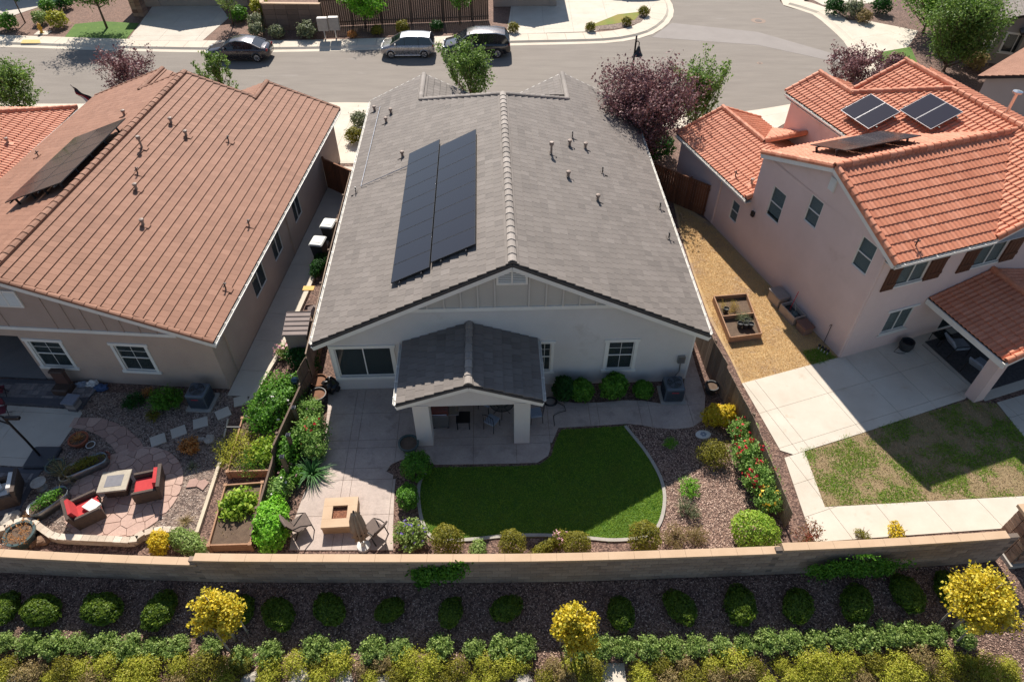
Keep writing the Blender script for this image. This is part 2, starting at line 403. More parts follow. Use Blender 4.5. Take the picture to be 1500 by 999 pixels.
# ------------------------------------------------------------------ main garden ground
hw = [FM.W(8.1, 14), FM.W(7.15, 14), FM.W(7.15, .1)]
patio = PX((481, 572), (480, 600), (476, 640), (471, 672), (462, 700), (446, 722), (432, 760), (424, 806), (576, 806), (576, 770), (578, 720), (580, 698), (566, 691), (573, 681), (588, 674), (612, 672), (637, 681), (757, 679), (787, 678), (803, 668), (810, 645), (818, 627), (870, 624), (918, 621), (940, 623), (960, 627), (990, 629), (1014, 626), (1031, 615), (1033, 580), (1020, 540)) + hw + PX((1002, 562), (1003, 576), (998, 588), (986, 593), (970, 592), (940, 587), (912, 587), (880, 590), (846, 591), (828, 589), (817, 577), (812, 563)) + [FM.W(1.8, .1), FM.W(-7.1, .1)]
slabs('garden_patio', patio, FM, [-9.6, -6.28, -5.96, -4.48, -1.57, .05, 1.35, 3.0, 3.35, 5.0, 5.4, 7.0, 8.6], [-8, -5.85, -4.4, -3.9, -2.98, -2.62, -1.3, .2, 3, 6, 9, 12, 15], STAMP, z1=.03)
lawn_px = [(637, 685), (700, 684), (757, 683), (790, 681), (807, 669), (814, 646), (822, 630), (870, 627), (917, 624), (930, 640), (946, 660), (960, 682), (970, 703), (975, 727), (972, 755), (962, 776), (940, 789), (900, 793), (860, 790), (800, 786), (740, 787), (690, 792), (640, 792), (620, 772), (612, 738), (613, 708), (623, 692)]
lawn = PX(*lawn_px); sheet('lawn_ground', lawn, -.05, .012, TURF)
ed = smooth_path(PX(*lawn_px[8:]), 4); mb = MB()
a, b = offset(ed, .02), offset(ed, -.1)
for i in range(len(ed)-1):
    mb.prism([(p.x, p.y) for p in (a[i], a[i+1], b[i+1], b[i])], -.03, .05)
mb.build('lawn_edging', EDGE, kind='structure')
# ------------------------------------------------------------------ right garden ground
sheet('dry_grass_ground', PX((985, 290), (1045, 330), (1230, 525), (1180, 540), (1087, 562), (1072, 530), (1040, 470), (1015, 400), (993, 330)), -.03, .008, STRAW)
slabs('garden_patio', [FR.W(*p) for p in ((-4.75, .1), (0, .05), (5.2, .03), (3.9, -.5), (3.95, -3.3), (3.3, -3.55), (-1.6, -3.62), (-4.35, -3.62), (-4.9, -3.62), (-5.25, -3.3))], FR, [-5.6, -4.65, -4.15, -1.75, .25, 1.85, 3.3, 6], [-4, -3.2, -1.5, .2], CONC2, z1=.03)
slabs('garden_path', [FR.W(-5.3, -3.635), FR.W(-4.42, -3.635)] + PX((1208, 743), (1500, 727), (1560, 723), (1560, 768), (1500, 772), (1197, 794), (1190, 792)), FR, [-7, -5.1, -3.45, -1.68, .08, 1.9, 3.8, 6], [-10, -6.0, -4.75, -3.63], CONC2, z1=.03)
rlawn = PX((1172, 658), (1262, 632), (1418, 586), (1440, 590), (1460, 592), (1500, 640), (1560, 720), (1500, 726), (1208, 742))
sheet('patchy_lawn_ground', rlawn, -.03, .01, PATCHY)
slabs('gravel_path', PX((1460, 590), (1500, 578), (1560, 560), (1560, 700), (1500, 640)), FR, [3, 4.6, 5.2, 6.8, 7.4, 9], [-9, -5.6, -4.9, -3.2], CONC, z1=.02)
# ------------------------------------------------------------------ left garden ground
gravel = PX((-40, 600), (130, 575), (345, 575), (330, 640), (322, 690), (288, 790), (-40, 800))
sheet('gravel_bed', gravel, -.02, .005, GRAVEL)
slabs('garden_patio', PX((-60, 590), (118, 601), (121, 606), (83, 662), (64, 686), (-60, 678)), FL, [-14, -10.2, -9.9, -8.1, -7.75, -4], [-6, -3.9, -1.75, -1.45, .5], CONC, z1=.03)
sheet('porch_floor', [FL.W(-14.2, -.02), FL.W(-7.75, -.02), FL.W(-7.75, 3.2), FL.W(-14.2, 3.2)], -.03, .06, mat('porch_concrete', (140, 136, 132), (126, 122, 120), 1, .85))
def pavers(name, outline, frame, w, h, z, ang=0):
    loc = [tuple(frame.loc(p)[:2]) for p in outline]; xs = [p[0] for p in loc]; ys = [p[1] for p in loc]
    root = sheet(name, outline, -.03, z - .03, PAVEDGE); mb = MB(); row = 0; y = min(ys)
    while y < max(ys):
        x = min(xs) - (w/2 if row % 2 else 0)
        while x < max(xs):
            ww = w*rnd.choice((1, 1, .6, 1.4)); q = clip_rect(loc, x + .006, y + .006, x + ww - .006, y + h - .006)
            if len(q) > 2: mb.prism([tuple(frame.W(*p)[:2]) for p in q], -.02, z + rnd.uniform(-.002, .002), tone=rnd.random())
            x += ww
        y += h; row += 1
    mb.build('paver', PAVER, root, tones=True, kind='stuff'); return root
pavers('paver_terrace', PX((-60, 562), (120, 566), (146, 569), (132, 584), (106, 587), (-60, 582)), FL, .24, .24, .12)
sheet('paver_border_strip', PX((-60, 555.5), (80, 560), (148, 567), (146, 569), (120, 566), (-60, 562)), -.03, .125, PAVEDGE)
sheet('paver_border_strip', PX((-60, 582), (106, 587), (132, 584), (122, 599), (-60, 589)), -.03, .125, PAVEDGE)
pavers('paver_terrace', PX((-60, 700), (0, 693), (50, 693), (14, 764), (0, 776), (-60, 800)), FL, .4, .3, .03)
sheet('paver_border_strip', PX((-60, 682), (66, 687), (58, 694), (-60, 692)), -.03, .035, PAVEDGE)
sheet('paver_border_strip', PX((50, 694), (60, 692), (22, 762), (0, 778), (-20, 786), (0, 776), (14, 764)), -.03, .036, PAVEDGE)
# flagstones: irregular pieces with open joints
def voronoi_stones(name, outline, cell, m, gap=.022, z=.035, seed=1, label=None):
    rr = random.Random(seed); pts2 = [(p.x, p.y) for p in outline]; xs = [p[0] for p in pts2]; ys = [p[1] for p in pts2]
    root = sheet(name, outline, -.02, z - .022, mat('stone_joint', (150, 122, 108), (132, 106, 94), 4, .95)); S = []
    for i in range(int((max(xs)-min(xs))/cell) + 2):
        for j in range(int((max(ys)-min(ys))/cell) + 2):
            S.append((min(xs) + (i + rr.uniform(-.42, .42))*cell, min(ys) + (j + rr.uniform(-.42, .42))*cell))
    for s in S:
        q = pts2
        for o in S:
            if o is s or abs(o[0]-s[0]) > 3*cell or abs(o[1]-s[1]) > 3*cell: continue
            a, b = o[0]-s[0], o[1]-s[1]; L = math.hypot(a, b); a /= L; b /= L
            q = clip(q, a, b, a*(s[0]+o[0])/2 + b*(s[1]+o[1])/2 - gap/2)
            if len(q) < 3: break
        if len(q) < 3 or abs(area(q)) < .012: continue
        MB().prism(q, 0, z + rr.uniform(-.004, .006), tone=rr.random()).build('flagstone', FLAG, root, tones=True)
    return root
cc = Vector((-13.85, 13.6, 0))
circ = [cc + Vector((1.98*math.cos(a*math.pi/24), 1.98*math.sin(a*math.pi/24), 0)) for a in range(48)]
voronoi_stones('flagstone_circle', circ, .42, FLAG, seed=4)
voronoi_stones('flagstone_path', PX((110, 612), (150, 613), (182, 625), (205, 645), (216, 664), (196, 664), (176, 672), (165, 655), (148, 640), (128, 631), (101, 626)), .42, FLAG, seed=9)
# side walk by the left house
slabs('side_walk', [FL.W(*p) for p in ((.03, -.35), (1.0, -.35), (1.35, 3), (1.3, 9), (1.2, 17.5), (.03, 17.5))], FL, [-.2, 1.6], [-1, 1.05, 2.85, 4.6, 6.4, 8.2, 10, 11.8, 13.6, 15.5, 18], CONC, z1=.03)
mb = MB(); ep = [FL.W(1.0, -.75), FL.W(1.36, 2.2), FL.W(1.4, 6), FL.W(1.3, 12)]
a, b = offset(ep, .0), offset(ep, -.16)
for i in range(3): mb.prism([(p.x, p.y) for p in (a[i], a[i+1], b[i+1], b[i])], -.02, .16)
mb.build('bed_kerb', KERB, kind='structure')
# ================================================================== houses
WHITE = mat('white_trim', (226, 222, 214), (214, 210, 202), 2, .55, 60, .06)
STUC_M = mat('grey_stucco', (208, 202, 197), (199, 193, 187), .8, .92, 130, .12, .35, 150, spots=(.45, .62, (186, 178, 170)))
STUC_L = mat('brown_stucco', (186, 164, 148), (175, 153, 138), .8, .92, 130, .12, .35, 150, spots=(.45, .62, (162, 140, 124)))
STUC_R = mat('pink_stucco', (220, 196, 188), (211, 187, 178), .8, .92, 130, .12, .35, 150, spots=(.4, .6, (198, 172, 162)))
SIDING = mat('grey_siding', (186, 180, 171), (178, 172, 163), 1, .7, 80, .08)
SIDING_L = mat('brown_siding', (168, 148, 136), (160, 140, 128), 1, .7, 80, .08)
BARGE = mat('dark_barge', (66, 63, 62), (78, 74, 72), 3, .8)
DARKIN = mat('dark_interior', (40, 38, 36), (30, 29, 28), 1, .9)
BLIND = mat('blind', (196, 198, 190), (186, 188, 180), 2, .6, 60, .05)
PANE = glassmat('window_glass', (36, 44, 47), .5); PANE_R = glassmat('pale_window_glass', (70, 80, 80), .72)
PANE2 = glassmat('dark_glass', (26, 34, 38), .3)
SHUT = mat('brown_shutter', (92, 56, 36), (80, 48, 32), 6, .6, 60, .15)
TILE_M = tonemat('grey_roof_tile', [(104, 96, 90), (119, 110, 103), (130, 121, 114)], .8, (3, 14, 8))
TILE_L = tonemat('brown_roof_tile', [(134, 92, 70), (146, 102, 79), (156, 112, 89)], .8, (14, 3, 8))
TILE_R = tonemat('orange_roof_tile', [(190, 114, 82), (206, 130, 96), (218, 146, 114)], .7)
TILE_D = tonemat('terracotta_roof_tile', [(196, 122, 90), (214, 138, 104), (222, 152, 120)], .7)
DECK = mat('roof_underlay', (64, 56, 52), (56, 49, 46), 2, .9)
VENTM = mat('vent_paint', (158, 138, 124), (144, 124, 110), 5, .6)
BLACK = gloss('black_metal', (28, 28, 30), .4)
PANEL = gloss('solar_cell', (44, 44, 50), .08, 0, 0, .35)
FRAMEB = gloss('panel_frame', (26, 26, 30), .5, .1)
ALU = gloss('aluminium', (190, 190, 192), .3, .9)
FLAT = dict(w=.32, e=.365, lift=.044, th=.05, n=1, prof=None, gap=.006)
FLATL = dict(w=.32, e=.37, lift=.040, th=.044, n=1, prof=None, gap=.004)
def sprof(x): return .042*max(0.0, math.sin(min(1, x/.72)*math.pi))**.8 if x < .72 else -.012*math.sin((x-.72)/.28*math.pi)
BARREL = dict(w=.21, e=.40, lift=.030, th=.03, n=5, prof=sprof, gap=0)
class House:
    def __init__(s, name, label, fr, style, tmat, wallm, fasc=.19):
        s.f = fr; s.style = style; s.tm = tmat; s.wm = wallm
        s.root = thing(name, label, 'house', fr.o, fr.a); s.deck = MB(); s.inst = []; s.stuff = MB(); s.caps = []; s.fasc = []; s.proto = {}
    def add(s, name, mb, m, parent=None, **kw): return mb.build(name, m, parent or s.root, **kw)
    def tile_geo(s, tone, w, style):
        mb = MB(); e, lift, th, n, g = style['e'], style['lift'], style['th'], style['n'], style['gap']
        ov = .04
        for k in range(n):
            a, b = g + (w - 2*g)*k/n, g + (w - 2*g)*(k+1)/n
            pa, pb = (style['prof'](k/n), style['prof']((k+1)/n)) if style['prof'] else (0, 0)
            vs = [(a, 0, lift + pa), (b, 0, lift + pb), (b, e + ov, pb - lift*ov/e), (a, e + ov, pa - lift*ov/e), (a, 0, lift + pa - th), (b, 0, lift + pb - th)]
            mb.add(vs, [(0, 1, 2, 3), (4, 5, 1, 0)], tone)
            if n == 1:
                vs += []; mb.add([(a, 0, lift), (a, e, 0), (a, e, -.02), (a, 0, lift-th), (b, 0, lift), (b, e, 0), (b, e, -.02), (b, 0, lift-th)], [(0, 1, 2, 3), (7, 6, 5, 4)], tone)
        return mb
    def plane(s, P0, U, Wd, polys, style=None, tiles=True, th=.14, part='roof', vis=1.0):
        """one roof slope: P0 on the eave, U along it, Wd up the slope; polys convex in (s, t)"""
        st = style or s.style; P0 = Vector(P0); U = Vector(U).normalized(); Wd = Vector(Wd).normalized(); N = U.cross(Wd)
        if N.z < 0: N = -N
        PM = Matrix(((U.x, Wd.x, N.x, P0.x), (U.y, Wd.y, N.y, P0.y), (U.z, Wd.z, N.z, P0.z), (0, 0, 0, 1)))
        for poly in polys:
            s.deck.extr([PM @ Vector((a, b, -.035)) for a, b in (poly if area(poly) < 0 else poly[::-1])], N*(-th))
        if not tiles: return PM
        ss = [p[0] for q in polys for p in q]; tt = [p[1] for q in polys for p in q]; w, e = st['w'], st['e']
        k0 = 0; k = 0; t0 = min(tt)
        while t0 + .06 < max(tt):
            s0 = min(ss) - (w*.5 if (k % 2 and st['n'] == 1) else 0); j = 0
            while s0 < max(ss):
                rect = [(s0, t0), (s0 + w, t0), (s0 + w, t0 + e), (s0, t0 + e)]
                c = Vector((s0, t0, 0)); blk = mnoise.noise(Vector((s0*.9 + P0.x*3, (t0/e//2)*1.7, P0.y)))*.5 + .5
                tone = min(1, max(0, .55*rnd.random() + .45*rnd.choice((blk, rnd.random())))); tone = round(tone*7)/7
                ar = 0; pieces = []
                for q in polys:
                    r = clip_convex(rect, q)
                    if len(r) > 2: ar += abs(area(r)); pieces.append(r)
                if ar > w*e*.985: s.inst.append((PM, s0, t0, tone, st))
                elif ar > w*e*.04: 
                    n = st['n']
                    for q in polys:
                        for kk in range(n):
                            r = clip_convex([(s0 + w*kk/n, t0), (s0 + w*(kk+1)/n, t0), (s0 + w*(kk+1)/n, t0 + e), (s0 + w*kk/n, t0 + e)], q)
                            if len(r) < 3: continue
                            if area(r) < 0: r = r[::-1]
                            top = []; 
                            for a, b in r:
                                h = st['lift']*(1 - (b - t0)/e) + (st['prof'](min(1, max(0, (a - s0)/w))) if st['prof'] else 0)
                                top.append(PM @ Vector((a, b, h)))
                            m_ = len(top); low = [p - N*.04 for p in top]
                            s.stuff.add(top + low, [list(range(m_))] + [(i, m_ + i, m_ + (i+1) % m_, (i+1) % m_) for i in range(m_)], tone)
                s0 += w; j += 1
            t0 += e; k += 1
        return PM
    def ridge(s, p0, p1, r=.13, step=.36, drop=.5, seg=4, lift=.05):
        """overlapping cap tiles along a ridge, hip or rake"""
        p0, p1 = Vector(p0), Vector(p1); d = p1 - p0; L = d.length; d.normalize(); n = max(1, int(round(L/step)))
        a = d.cross(Vector((0, 0, 1))).normalized(); b = a.cross(d); 
        for i in range(n): s.caps.append((Matrix(((a.x, d.x, b.x, 0), (a.y, d.y, b.y, 0), (a.z, d.z, b.z, 0), (0, 0, 0, 1))), p0 + d*(L*i/n), L/n, r, drop, seg, lift))
    def capmesh(s, L, r, drop, seg, lift, tone):
        mb = MB(); th = .025
        for k in range(seg):
            a0, a1 = -1 + 2*k/seg, -1 + 2*(k+1)/seg
            f = lambda a: (a*r, drop*r*(1 - abs(a)**1.7) if drop < .8 else r*math.sqrt(max(0, 1 - a*a)))
            (x0, z0), (x1, z1) = f(a0), f(a1)
            mb.add([(x0, 0, z0 + lift), (x1, 0, z1 + lift), (x1*.93, L*1.08, z1*.93 + lift - .025), (x0*.93, L*1.08, z0*.93 + lift - .025), (x0*.8, 0, z0*.75 + lift - th), (x1*.8, 0, z1*.75 + lift - th)], [(0, 1, 2, 3), (4, 5, 1, 0)], tone)
        mb.add([(-r, 0, lift), (-r, L, lift), (-r, L, lift - .09), (-r, 0, lift - .09), (r, 0, lift), (r, L, lift), (r, L, lift - .09), (r, 0, lift - .09)], [(0, 1, 2, 3), (4, 5, 6, 7)], tone)
        return mb
    def finish(s, capmat=None):
        roof = s.add('roof', s.deck, DECK)
        def size(i): PM, a, b = i[:3]; p = PM @ Vector((a, b, 0)); return -pixsize(s.f.W(p.x, p.y, p.z))
        s.inst.sort(key=size)
        for i, (PM, a, b, tone, st) in enumerate(s.inst):
            key = (round(tone*7), id(st)); M = PM @ Matrix.Translation((a, b, 0))
            if key not in s.proto: g = s.tile_geo(tone, st['w'], st); s.proto[key] = (g, g.mesh('roof_tile', s.tm, False, True))
            g, me = s.proto[key]
            if i < 300: link('roof_tile', me, roof, M=M)
            else: s.stuff.add([M @ Vector(v) for v in g.v], g.f, tone)
        if s.stuff.f: s.add('roof_tiles_remaining', s.stuff, s.tm, roof, tones=True, kind='stuff')
        cm = {}
        for M, p, L, r, drop, seg, lift in s.caps:
            tone = rnd.randint(0, 5)/5; key = (round(L, 3), r, drop, seg, lift, tone)
            if key not in cm: cm[key] = s.capmesh(L, r, drop, seg, lift, tone).mesh('ridge_tile', capmat or s.tm, False, True)
            link('ridge_tile', cm[key], roof, M=Matrix.Translation(p) @ M)
        s.roof = roof; return roof
    def fascia(s, p0, p1, w=.035, h=.2, m=None, name='fascia'): s.add(name, MB().beam(p0, p1, w, h), m or WHITE)
    def gutter(s, p0, p1, out):
        out = Vector(out); p0, p1 = Vector(p0), Vector(p1); mb = MB(); prof = [(0, 0), (0, -.09), (.07, -.1), (.11, -.05), (.115, .0), (.1, .0), (.095, -.045), (.06, -.085), (.012, -.08), (.012, 0)]
        n = len(prof); vs = [p + out*a + Vector((0, 0, b)) for p in (p0, p1) for a, b in prof]
        mb.add(vs, [(i, (i+1) % n, n + (i+1) % n, n + i) for i in range(n)] + [list(range(n))[::-1], list(range(n, 2*n))])
        g = s.add('gutter', mb, WHITE); L = (p1-p0).length; d = (p1-p0)/L
        k = int(L/.75)
        for i in range(k): s.add('bracket', MB().beam(p0 + d*(.3 + i*.75) + out*-.02 + Vector((0, 0, .012)), p0 + d*(.3 + i*.75) + out*.125 + Vector((0, 0, .012)), .035, .012), WHITE, g)
    def wall(s, org, right, out, W, z0, z1, holes=(), top=None, name='wall', m=None, depth=.09):
        """wall face with real openings; holes (a0, z0, a1, z1); top = extra polygon [(a, z)...]"""
        right, out, org = Vector(right), Vector(out), Vector(org); mb = MB(); P = lambda a, z, d=0: org + right*a + Vector((0, 0, z)) - out*d
        xs = sorted({0, W} | {h[0] for h in holes} | {h[2] for h in holes}); zs = sorted({z0, z1} | {h[1] for h in holes} | {h[3] for h in holes})
        for i in range(len(xs)-1):
            for j in range(len(zs)-1):
                cx, cz = (xs[i]+xs[i+1])/2, (zs[j]+zs[j+1])/2
                if any(h[0] < cx < h[2] and h[1] < cz < h[3] for h in holes): continue
                mb.face([P(xs[i], zs[j]), P(xs[i+1], zs[j]), P(xs[i+1], zs[j+1]), P(xs[i], zs[j+1])])
        for a0, b0, a1, b1 in holes:
            for q in (((a0, b0), (a1, b0)), ((a1, b0), (a1, b1)), ((a1, b1), (a0, b1)), ((a0, b1), (a0, b0))):
                mb.face([P(*q[0]), P(*q[1]), P(*q[1], depth), P(*q[0], depth)])
        if top: mb.face([P(a, z) for a, z in top])
        return s.add(name, mb, m or s.wm)
    def window(s, org, right, out, a0, z0, a1, z1, split='h', trim=.0, grid=0, blind=True, sill=True, pane=None):
        right, out, org = Vector(right), Vector(out), Vector(org)
        M = Matrix(((right.x, -out.x, 0, 0), (right.y, -out.y, 0, 0), (0, 0, 1, 0), (0, 0, 0, 1))); O = Matrix.Translation(org) @ M
        b = lambda mb, x0, y0, zz0, x1, y1, zz1: mb.box(x0, y0, zz0, x1, y1, zz1, O)
        fr = MB(); w = .045
        for q in ((a0, z0, a1, z0 + w), (a0, z1 - w, a1, z1), (a0, z0 + w, a0 + w, z1 - w), (a1 - w, z0 + w, a1, z1 - w)): b(fr, q[0], .02, q[1], q[2], .085, q[3])
        am, zm = (a0+a1)/2, (z0+z1)/2; panes = []
        if split == 'h': b(fr, a0 + w, .025, zm - .022, a1 - w, .08, zm + .022); panes = [(a0+w, z0+w, a1-w, zm-.022), (a0+w, zm+.022, a1-w, z1-w)]
        else: b(fr, am - .022, .025, z0 + w, am + .022, .08, z1 - w); panes = [(a0+w, z0+w, am-.022, z1-w), (am+.022, z0+w, a1-w, z1-w)]
        win = s.add('window', fr, WHITE)
        for q in panes:
            p = MB(); b(p, q[0], .052, q[1], q[2], .058, q[3]); s.add('pane', p, pane or PANE, win)
        if grid:
            g = MB()
            for q in panes:
                b(g, (q[0]+q[2])/2 - .009, .044, q[1], (q[0]+q[2])/2 + .009, .051, q[3])
            b(g, a0 + w, .0445, (zm + z1)/2 - .009, a1 - w, .0515, (zm + z1)/2 + .009)
            s.add('muntin', g, WHITE, win)
        if blind:
            bl = MB(); z = z0 + .06
            while z < z1 - .05: bl.face([O @ Vector(p) for p in ((a0 + .03, .09, z), (a1 - .03, .09, z), (a1 - .03, .115, z + .042), (a0 + .03, .115, z + .042))]); z += .05
            s.add('blind', bl, BLIND, win)
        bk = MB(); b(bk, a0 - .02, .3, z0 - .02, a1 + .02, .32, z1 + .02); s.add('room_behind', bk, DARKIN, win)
        if trim:
            t = MB(); T = trim; y0 = -.035
            b(t, a0 - T, y0, z0, a0, .018, z1); b(t, a1, y0, z0, a1 + T, .018, z1); b(t, a0 - T - .05, y0 - .012, z1, a1 + T + .05, .018, z1 + T*1.1)
            s.add('trim', t, WHITE, win)
            if sill: t = MB(); b(t, a0 - T - .06, y0 - .03, z0 - T*1.05, a1 + T + .06, .018, z0); s.add('sill', t, WHITE, win)
        elif sill:
            t = MB(); b(t, a0 - .06, -.04, z0 - .07, a1 + .06, .018, z0); s.add('sill', t, WHITE, win)
        return win
    def vent(s, u, v, P0, N, kind='hood', k=.8):
        """small roof fittings standing on a slope"""
        p = s.f.on(u, v, P0, N); N = Vector(N).normalized(); mb = MB()
        dn = Vector((N.x, N.y, 0)).normalized(); base = p + N*.03
        a = dn.cross(Vector((0, 0, 1))); sl = (dn - N*dn.dot(N)).normalized()
        Mx = Matrix(((a.x, sl.x, N.x, base.x), (a.y, sl.y, N.y, base.y), (a.z, sl.z, N.z, base.z), (0, 0, 0, 1)))
        fl = MB(); fl.box(-.17*k, -.12*k, 0, .17*k, .32*k, .022, Mx); o = s.add('roof_vent', fl, s.tm, tones=True)
        if kind == 'hood':
            mb = MB(); q = base
            mb.tube([q, q + Vector((0, 0, .26*k))], .075*k, 8); mb.lathe([(.11*k, .22*k), (.125*k, .26*k), (.115*k, .34*k), (.03, .37*k)], q, 10); s.add('vent_cap', mb, VENTM, o)
        elif kind == 'pipe':
            mb = MB(); q = base; mb.tube([q, q + Vector((0, 0, .6*k))], .06*k, 8); mb.lathe([(.1*k, .5*k), (.12*k, .52*k), (.12*k, .68*k), (.1*k, .7*k)], q, 10); s.add('vent_cap', mb, VENTM, o)
        else:
            mb = MB(); q = base; mb.tube([q, q + Vector((0, 0, .3))], .028, 6); mb.beam(q + Vector((0, 0, .2)) - a*.14, q + Vector((0, 0, .2)) + a*.14, .035, .035); s.add('vent_pipe', mb, BLACK, o)
        return o
    def ac(s): pass
X, Y, Z = Vector((1, 0, 0)), Vector((0, 1, 0)), Vector((0, 0, 1))
def hip_front_house(h, xc, w, ze, sl, y0, yr, rw, lw, deckonly=False):
    """rear gable + ridge along y; front hip flanked by two wings (xr, ys, ye) as distances from xc"""
    zr = ze + w*sl; L = math.hypot(1, sl); tm = w*L; res = {}
    for sg, (xw, ys, ye) in ((1, rw), (-1, lw)):
        tw = (w - xw)*L; lo = [(y0, 0), (ye, 0), (ye, tw), (y0, tw)]; up = [(y0, tw), (ys, tw), (yr, tm), (y0, tm)]
        PM = h.plane((xc + sg*w, 0, ze), Y, (-sg, 0, sl), [lo, up])
        zw = ze + (w - xw)*sl; d = ye - ys
        h.plane((xc + sg*xw, 0, zw), Y, (sg, 0, sl), [[(ys, 0), (ye, 0), (ye, -d*L)]])
        h.plane((xc + sg*xw, ys, zw), X, (-sg, 0, 0), [], tiles=False)
        res[sg] = (xw, ys, ye, zw)
        n = Vector((sg*sl, 0, 1)).normalized()
        h.ridge((xc + sg*xw, ye, zw), (xc + sg*xw, ys, zw)); h.ridge((xc + sg*xw, ys, zw), (xc, yr, zr))
    # hip face towards the street (never seen from the garden side)
    (xa, ya, ea, za), (xb, yb, eb, zb) = res[1], res[-1]
    ym = max(ea, eb); P = lambda x, y: Vector((xc + x, y, zr - (y - yr)*sl - .04))
    h.deck.extr([P(0, yr), P(xa, yr + xa), P(xa - (ea - ya)*.9, ea), P(-xb + (eb - yb)*.9, eb), P(-xb, yr + xb)], (0, 0, -.12))
    return zr
# ------------------------------------------------------------------ main house
HM = House('grey_house', 'single-storey grey stucco house with grey flat-tile roof and covered rear patio', FM, FLAT, TILE_M, STUC_M)
zr = hip_front_house(HM, 0, 7.46, 3.1, .48, -.4, 12.45, (3.42, 15.3, 18.45), (4.3, 16.4, 19.6))
HM.ridge((0, -.42, zr), (0, 12.5, zr), r=.15, step=.40)
PR, PL_ = ((0, 0, zr), (.48, 0, 1)), ((0, 0, zr), (-.48, 0, 1))
WM = [(-6.86, .8, -4.68, 2.38), (1.02, .84, 1.53, 2.4), (3.77, .84, 4.8, 2.38)]
HM.wall((-7.07, 0, 0), X, -Y, 14.14, 0, 3.0, [(a + 7.07, b, c + 7.07, d) for a, b, c, d in WM], top=[(0, 3.0), (14.14, 3.0), (14.14, 3.14), (7.07, 6.5), (0, 3.14)])
for sg in (-1, 1):
    HM.wall((sg*7.07, 0 if sg > 0 else 18.6, 0), Y*sg, X*sg, 18.6, 0, 3.15)
HM.wall((7.07, 18.3, 0), -X, Y, 14.14, 0, 3.2)
HM.window((0, 0, 0), X, -Y, *WM[0], split='v', trim=.13); HM.window((0, 0, 0), X, -Y, *WM[1], split='h', trim=.11, grid=1); HM.window((0, 0, 0), X, -Y, *WM[2], split='h', trim=.13, grid=1)
HM.add('downspout', MB().box(7.08, .04, .1, 7.16, .12, 3.0), WHITE)
# board-and-batten gable with louvre vent
BATT = mat('batten_paint', (204, 198, 189), (196, 190, 181), 1, .7); gs = MB(); gzm = lambda x: 6.46 - .48*abs(x)
gs.extr([(-4.0, -.012, 4.35), (4.0, -.012, 4.35), (4.0, -.012, gzm(4)), (0, -.012, gzm(0)), (-4.0, -.012, gzm(4))], (0, .01, 0)); HM.add('gable_siding', gs, SIDING)
for i in range(-6, 7):
    x = i*.62
    if abs(x) < .62: continue
    HM.add('batten', MB().box(x - .03, -.06, 4.35, x + .03, -.014, gzm(x) - .03), BATT)
HM.add('gable_trim', MB().box(-4.35, -.06, 4.19, 4.3, -.002, 4.35), WHITE)
v = MB()
for q in ((-.56, 5.42, .56, 5.5), (-.56, 6.06, .56, 6.14), (-.56, 5.5, -.48, 6.06), (.48, 5.5, .56, 6.06), (-.03, 5.5, .03, 6.06)): v.box(q[0], -.075, q[1], q[2], -.013, q[3])
gv = HM.add('gable_vent', v, WHITE); HM.add('vent_backing', MB().box(-.48, -.03, 5.5, .48, -.0135, 6.06), DARKIN, gv)
for i in range(7):
    for x0, x1 in ((-.48, -.03), (.03, .48)): HM.add('louvre', MB().extr([(x0, -.07, 5.505 + i*.078), (x1, -.07, 5.505 + i*.078), (x1, -.04, 5.54 + i*.078), (x0, -.04, 5.54 + i*.078)], (0, -.006, .006)), WHITE, gv)
for sg in (-1, 1):
    e, a = Vector((sg*7.52, 0, 3.0)), Vector((0, 0, 3.0 + 7.52*.48))
    HM.fascia(e + Vector((0, -.405, -.05)), a + Vector((0, -.405, -.05)), .03, .13, BARGE, 'barge_strip')
    HM.fascia(e + Vector((0, -.39, -.2)), a + Vector((0, -.39, -.2)), .05, .2)
    HM.add('soffit', MB().extr([e + Vector((0, -.37, -.16)), a + Vector((0, -.37, -.16)), a + Vector((0, .0, -.16)), e + Vector((0, 0, -.16))], (0, 0, -.02)), WHITE)
    ye = 18.3 if sg > 0 else 19.5
    HM.gutter((sg*7.48, -.38, 3.08), (sg*7.48, ye, 3.08), (sg, 0, 0)); HM.add('eave_board', MB().box(min(sg*7.45, sg*7.47), -.37, 2.86, max(sg*7.45, sg*7.47), ye, 3.06), WHITE)
    HM.add('soffit', MB().box(min(sg*7.07, sg*7.45), -.37, 2.86, max(sg*7.07, sg*7.45), ye, 2.88), WHITE)
    xw, yw = (3.42, 18.47) if sg > 0 else (4.3, 19.62); zw = 3.0 + (7.46 - xw)*.48
    HM.fascia((sg*7.5, yw, 3.0), (sg*xw, yw, zw), .04, .2); HM.fascia((sg*xw, yw, zw), (sg*(xw - 3), yw, zw - 1.44), .04, .2)
for u, v_, k in ((807, 226, 'pipe'), (838, 202, 'T'), (834, 214, 'hood'), (857, 218, 'hood'), (832, 260, 'hood'), (882, 254, 'T'), (875, 294, 'hood'), (966, 306, 'T'), (979, 350, 'T')): HM.vent(u, v_, *PR, k)
for u, v_, k in ((590, 230, 'hood'), (573, 167, 'hood'), (566, 180, 'hood'), (549, 163, 'hood'), (522, 283, 'T')): HM.vent(u, v_, *PL_, k)
cd = MB(); q = [FM.on(u, v_, *PL_) + Vector((0, 0, .1)) for u, v_ in ((548, 163), (557, 159), (529, 276), (600, 245))]; cd.tube(q, .018, 5); HM.add('conduit', cd, ALU)
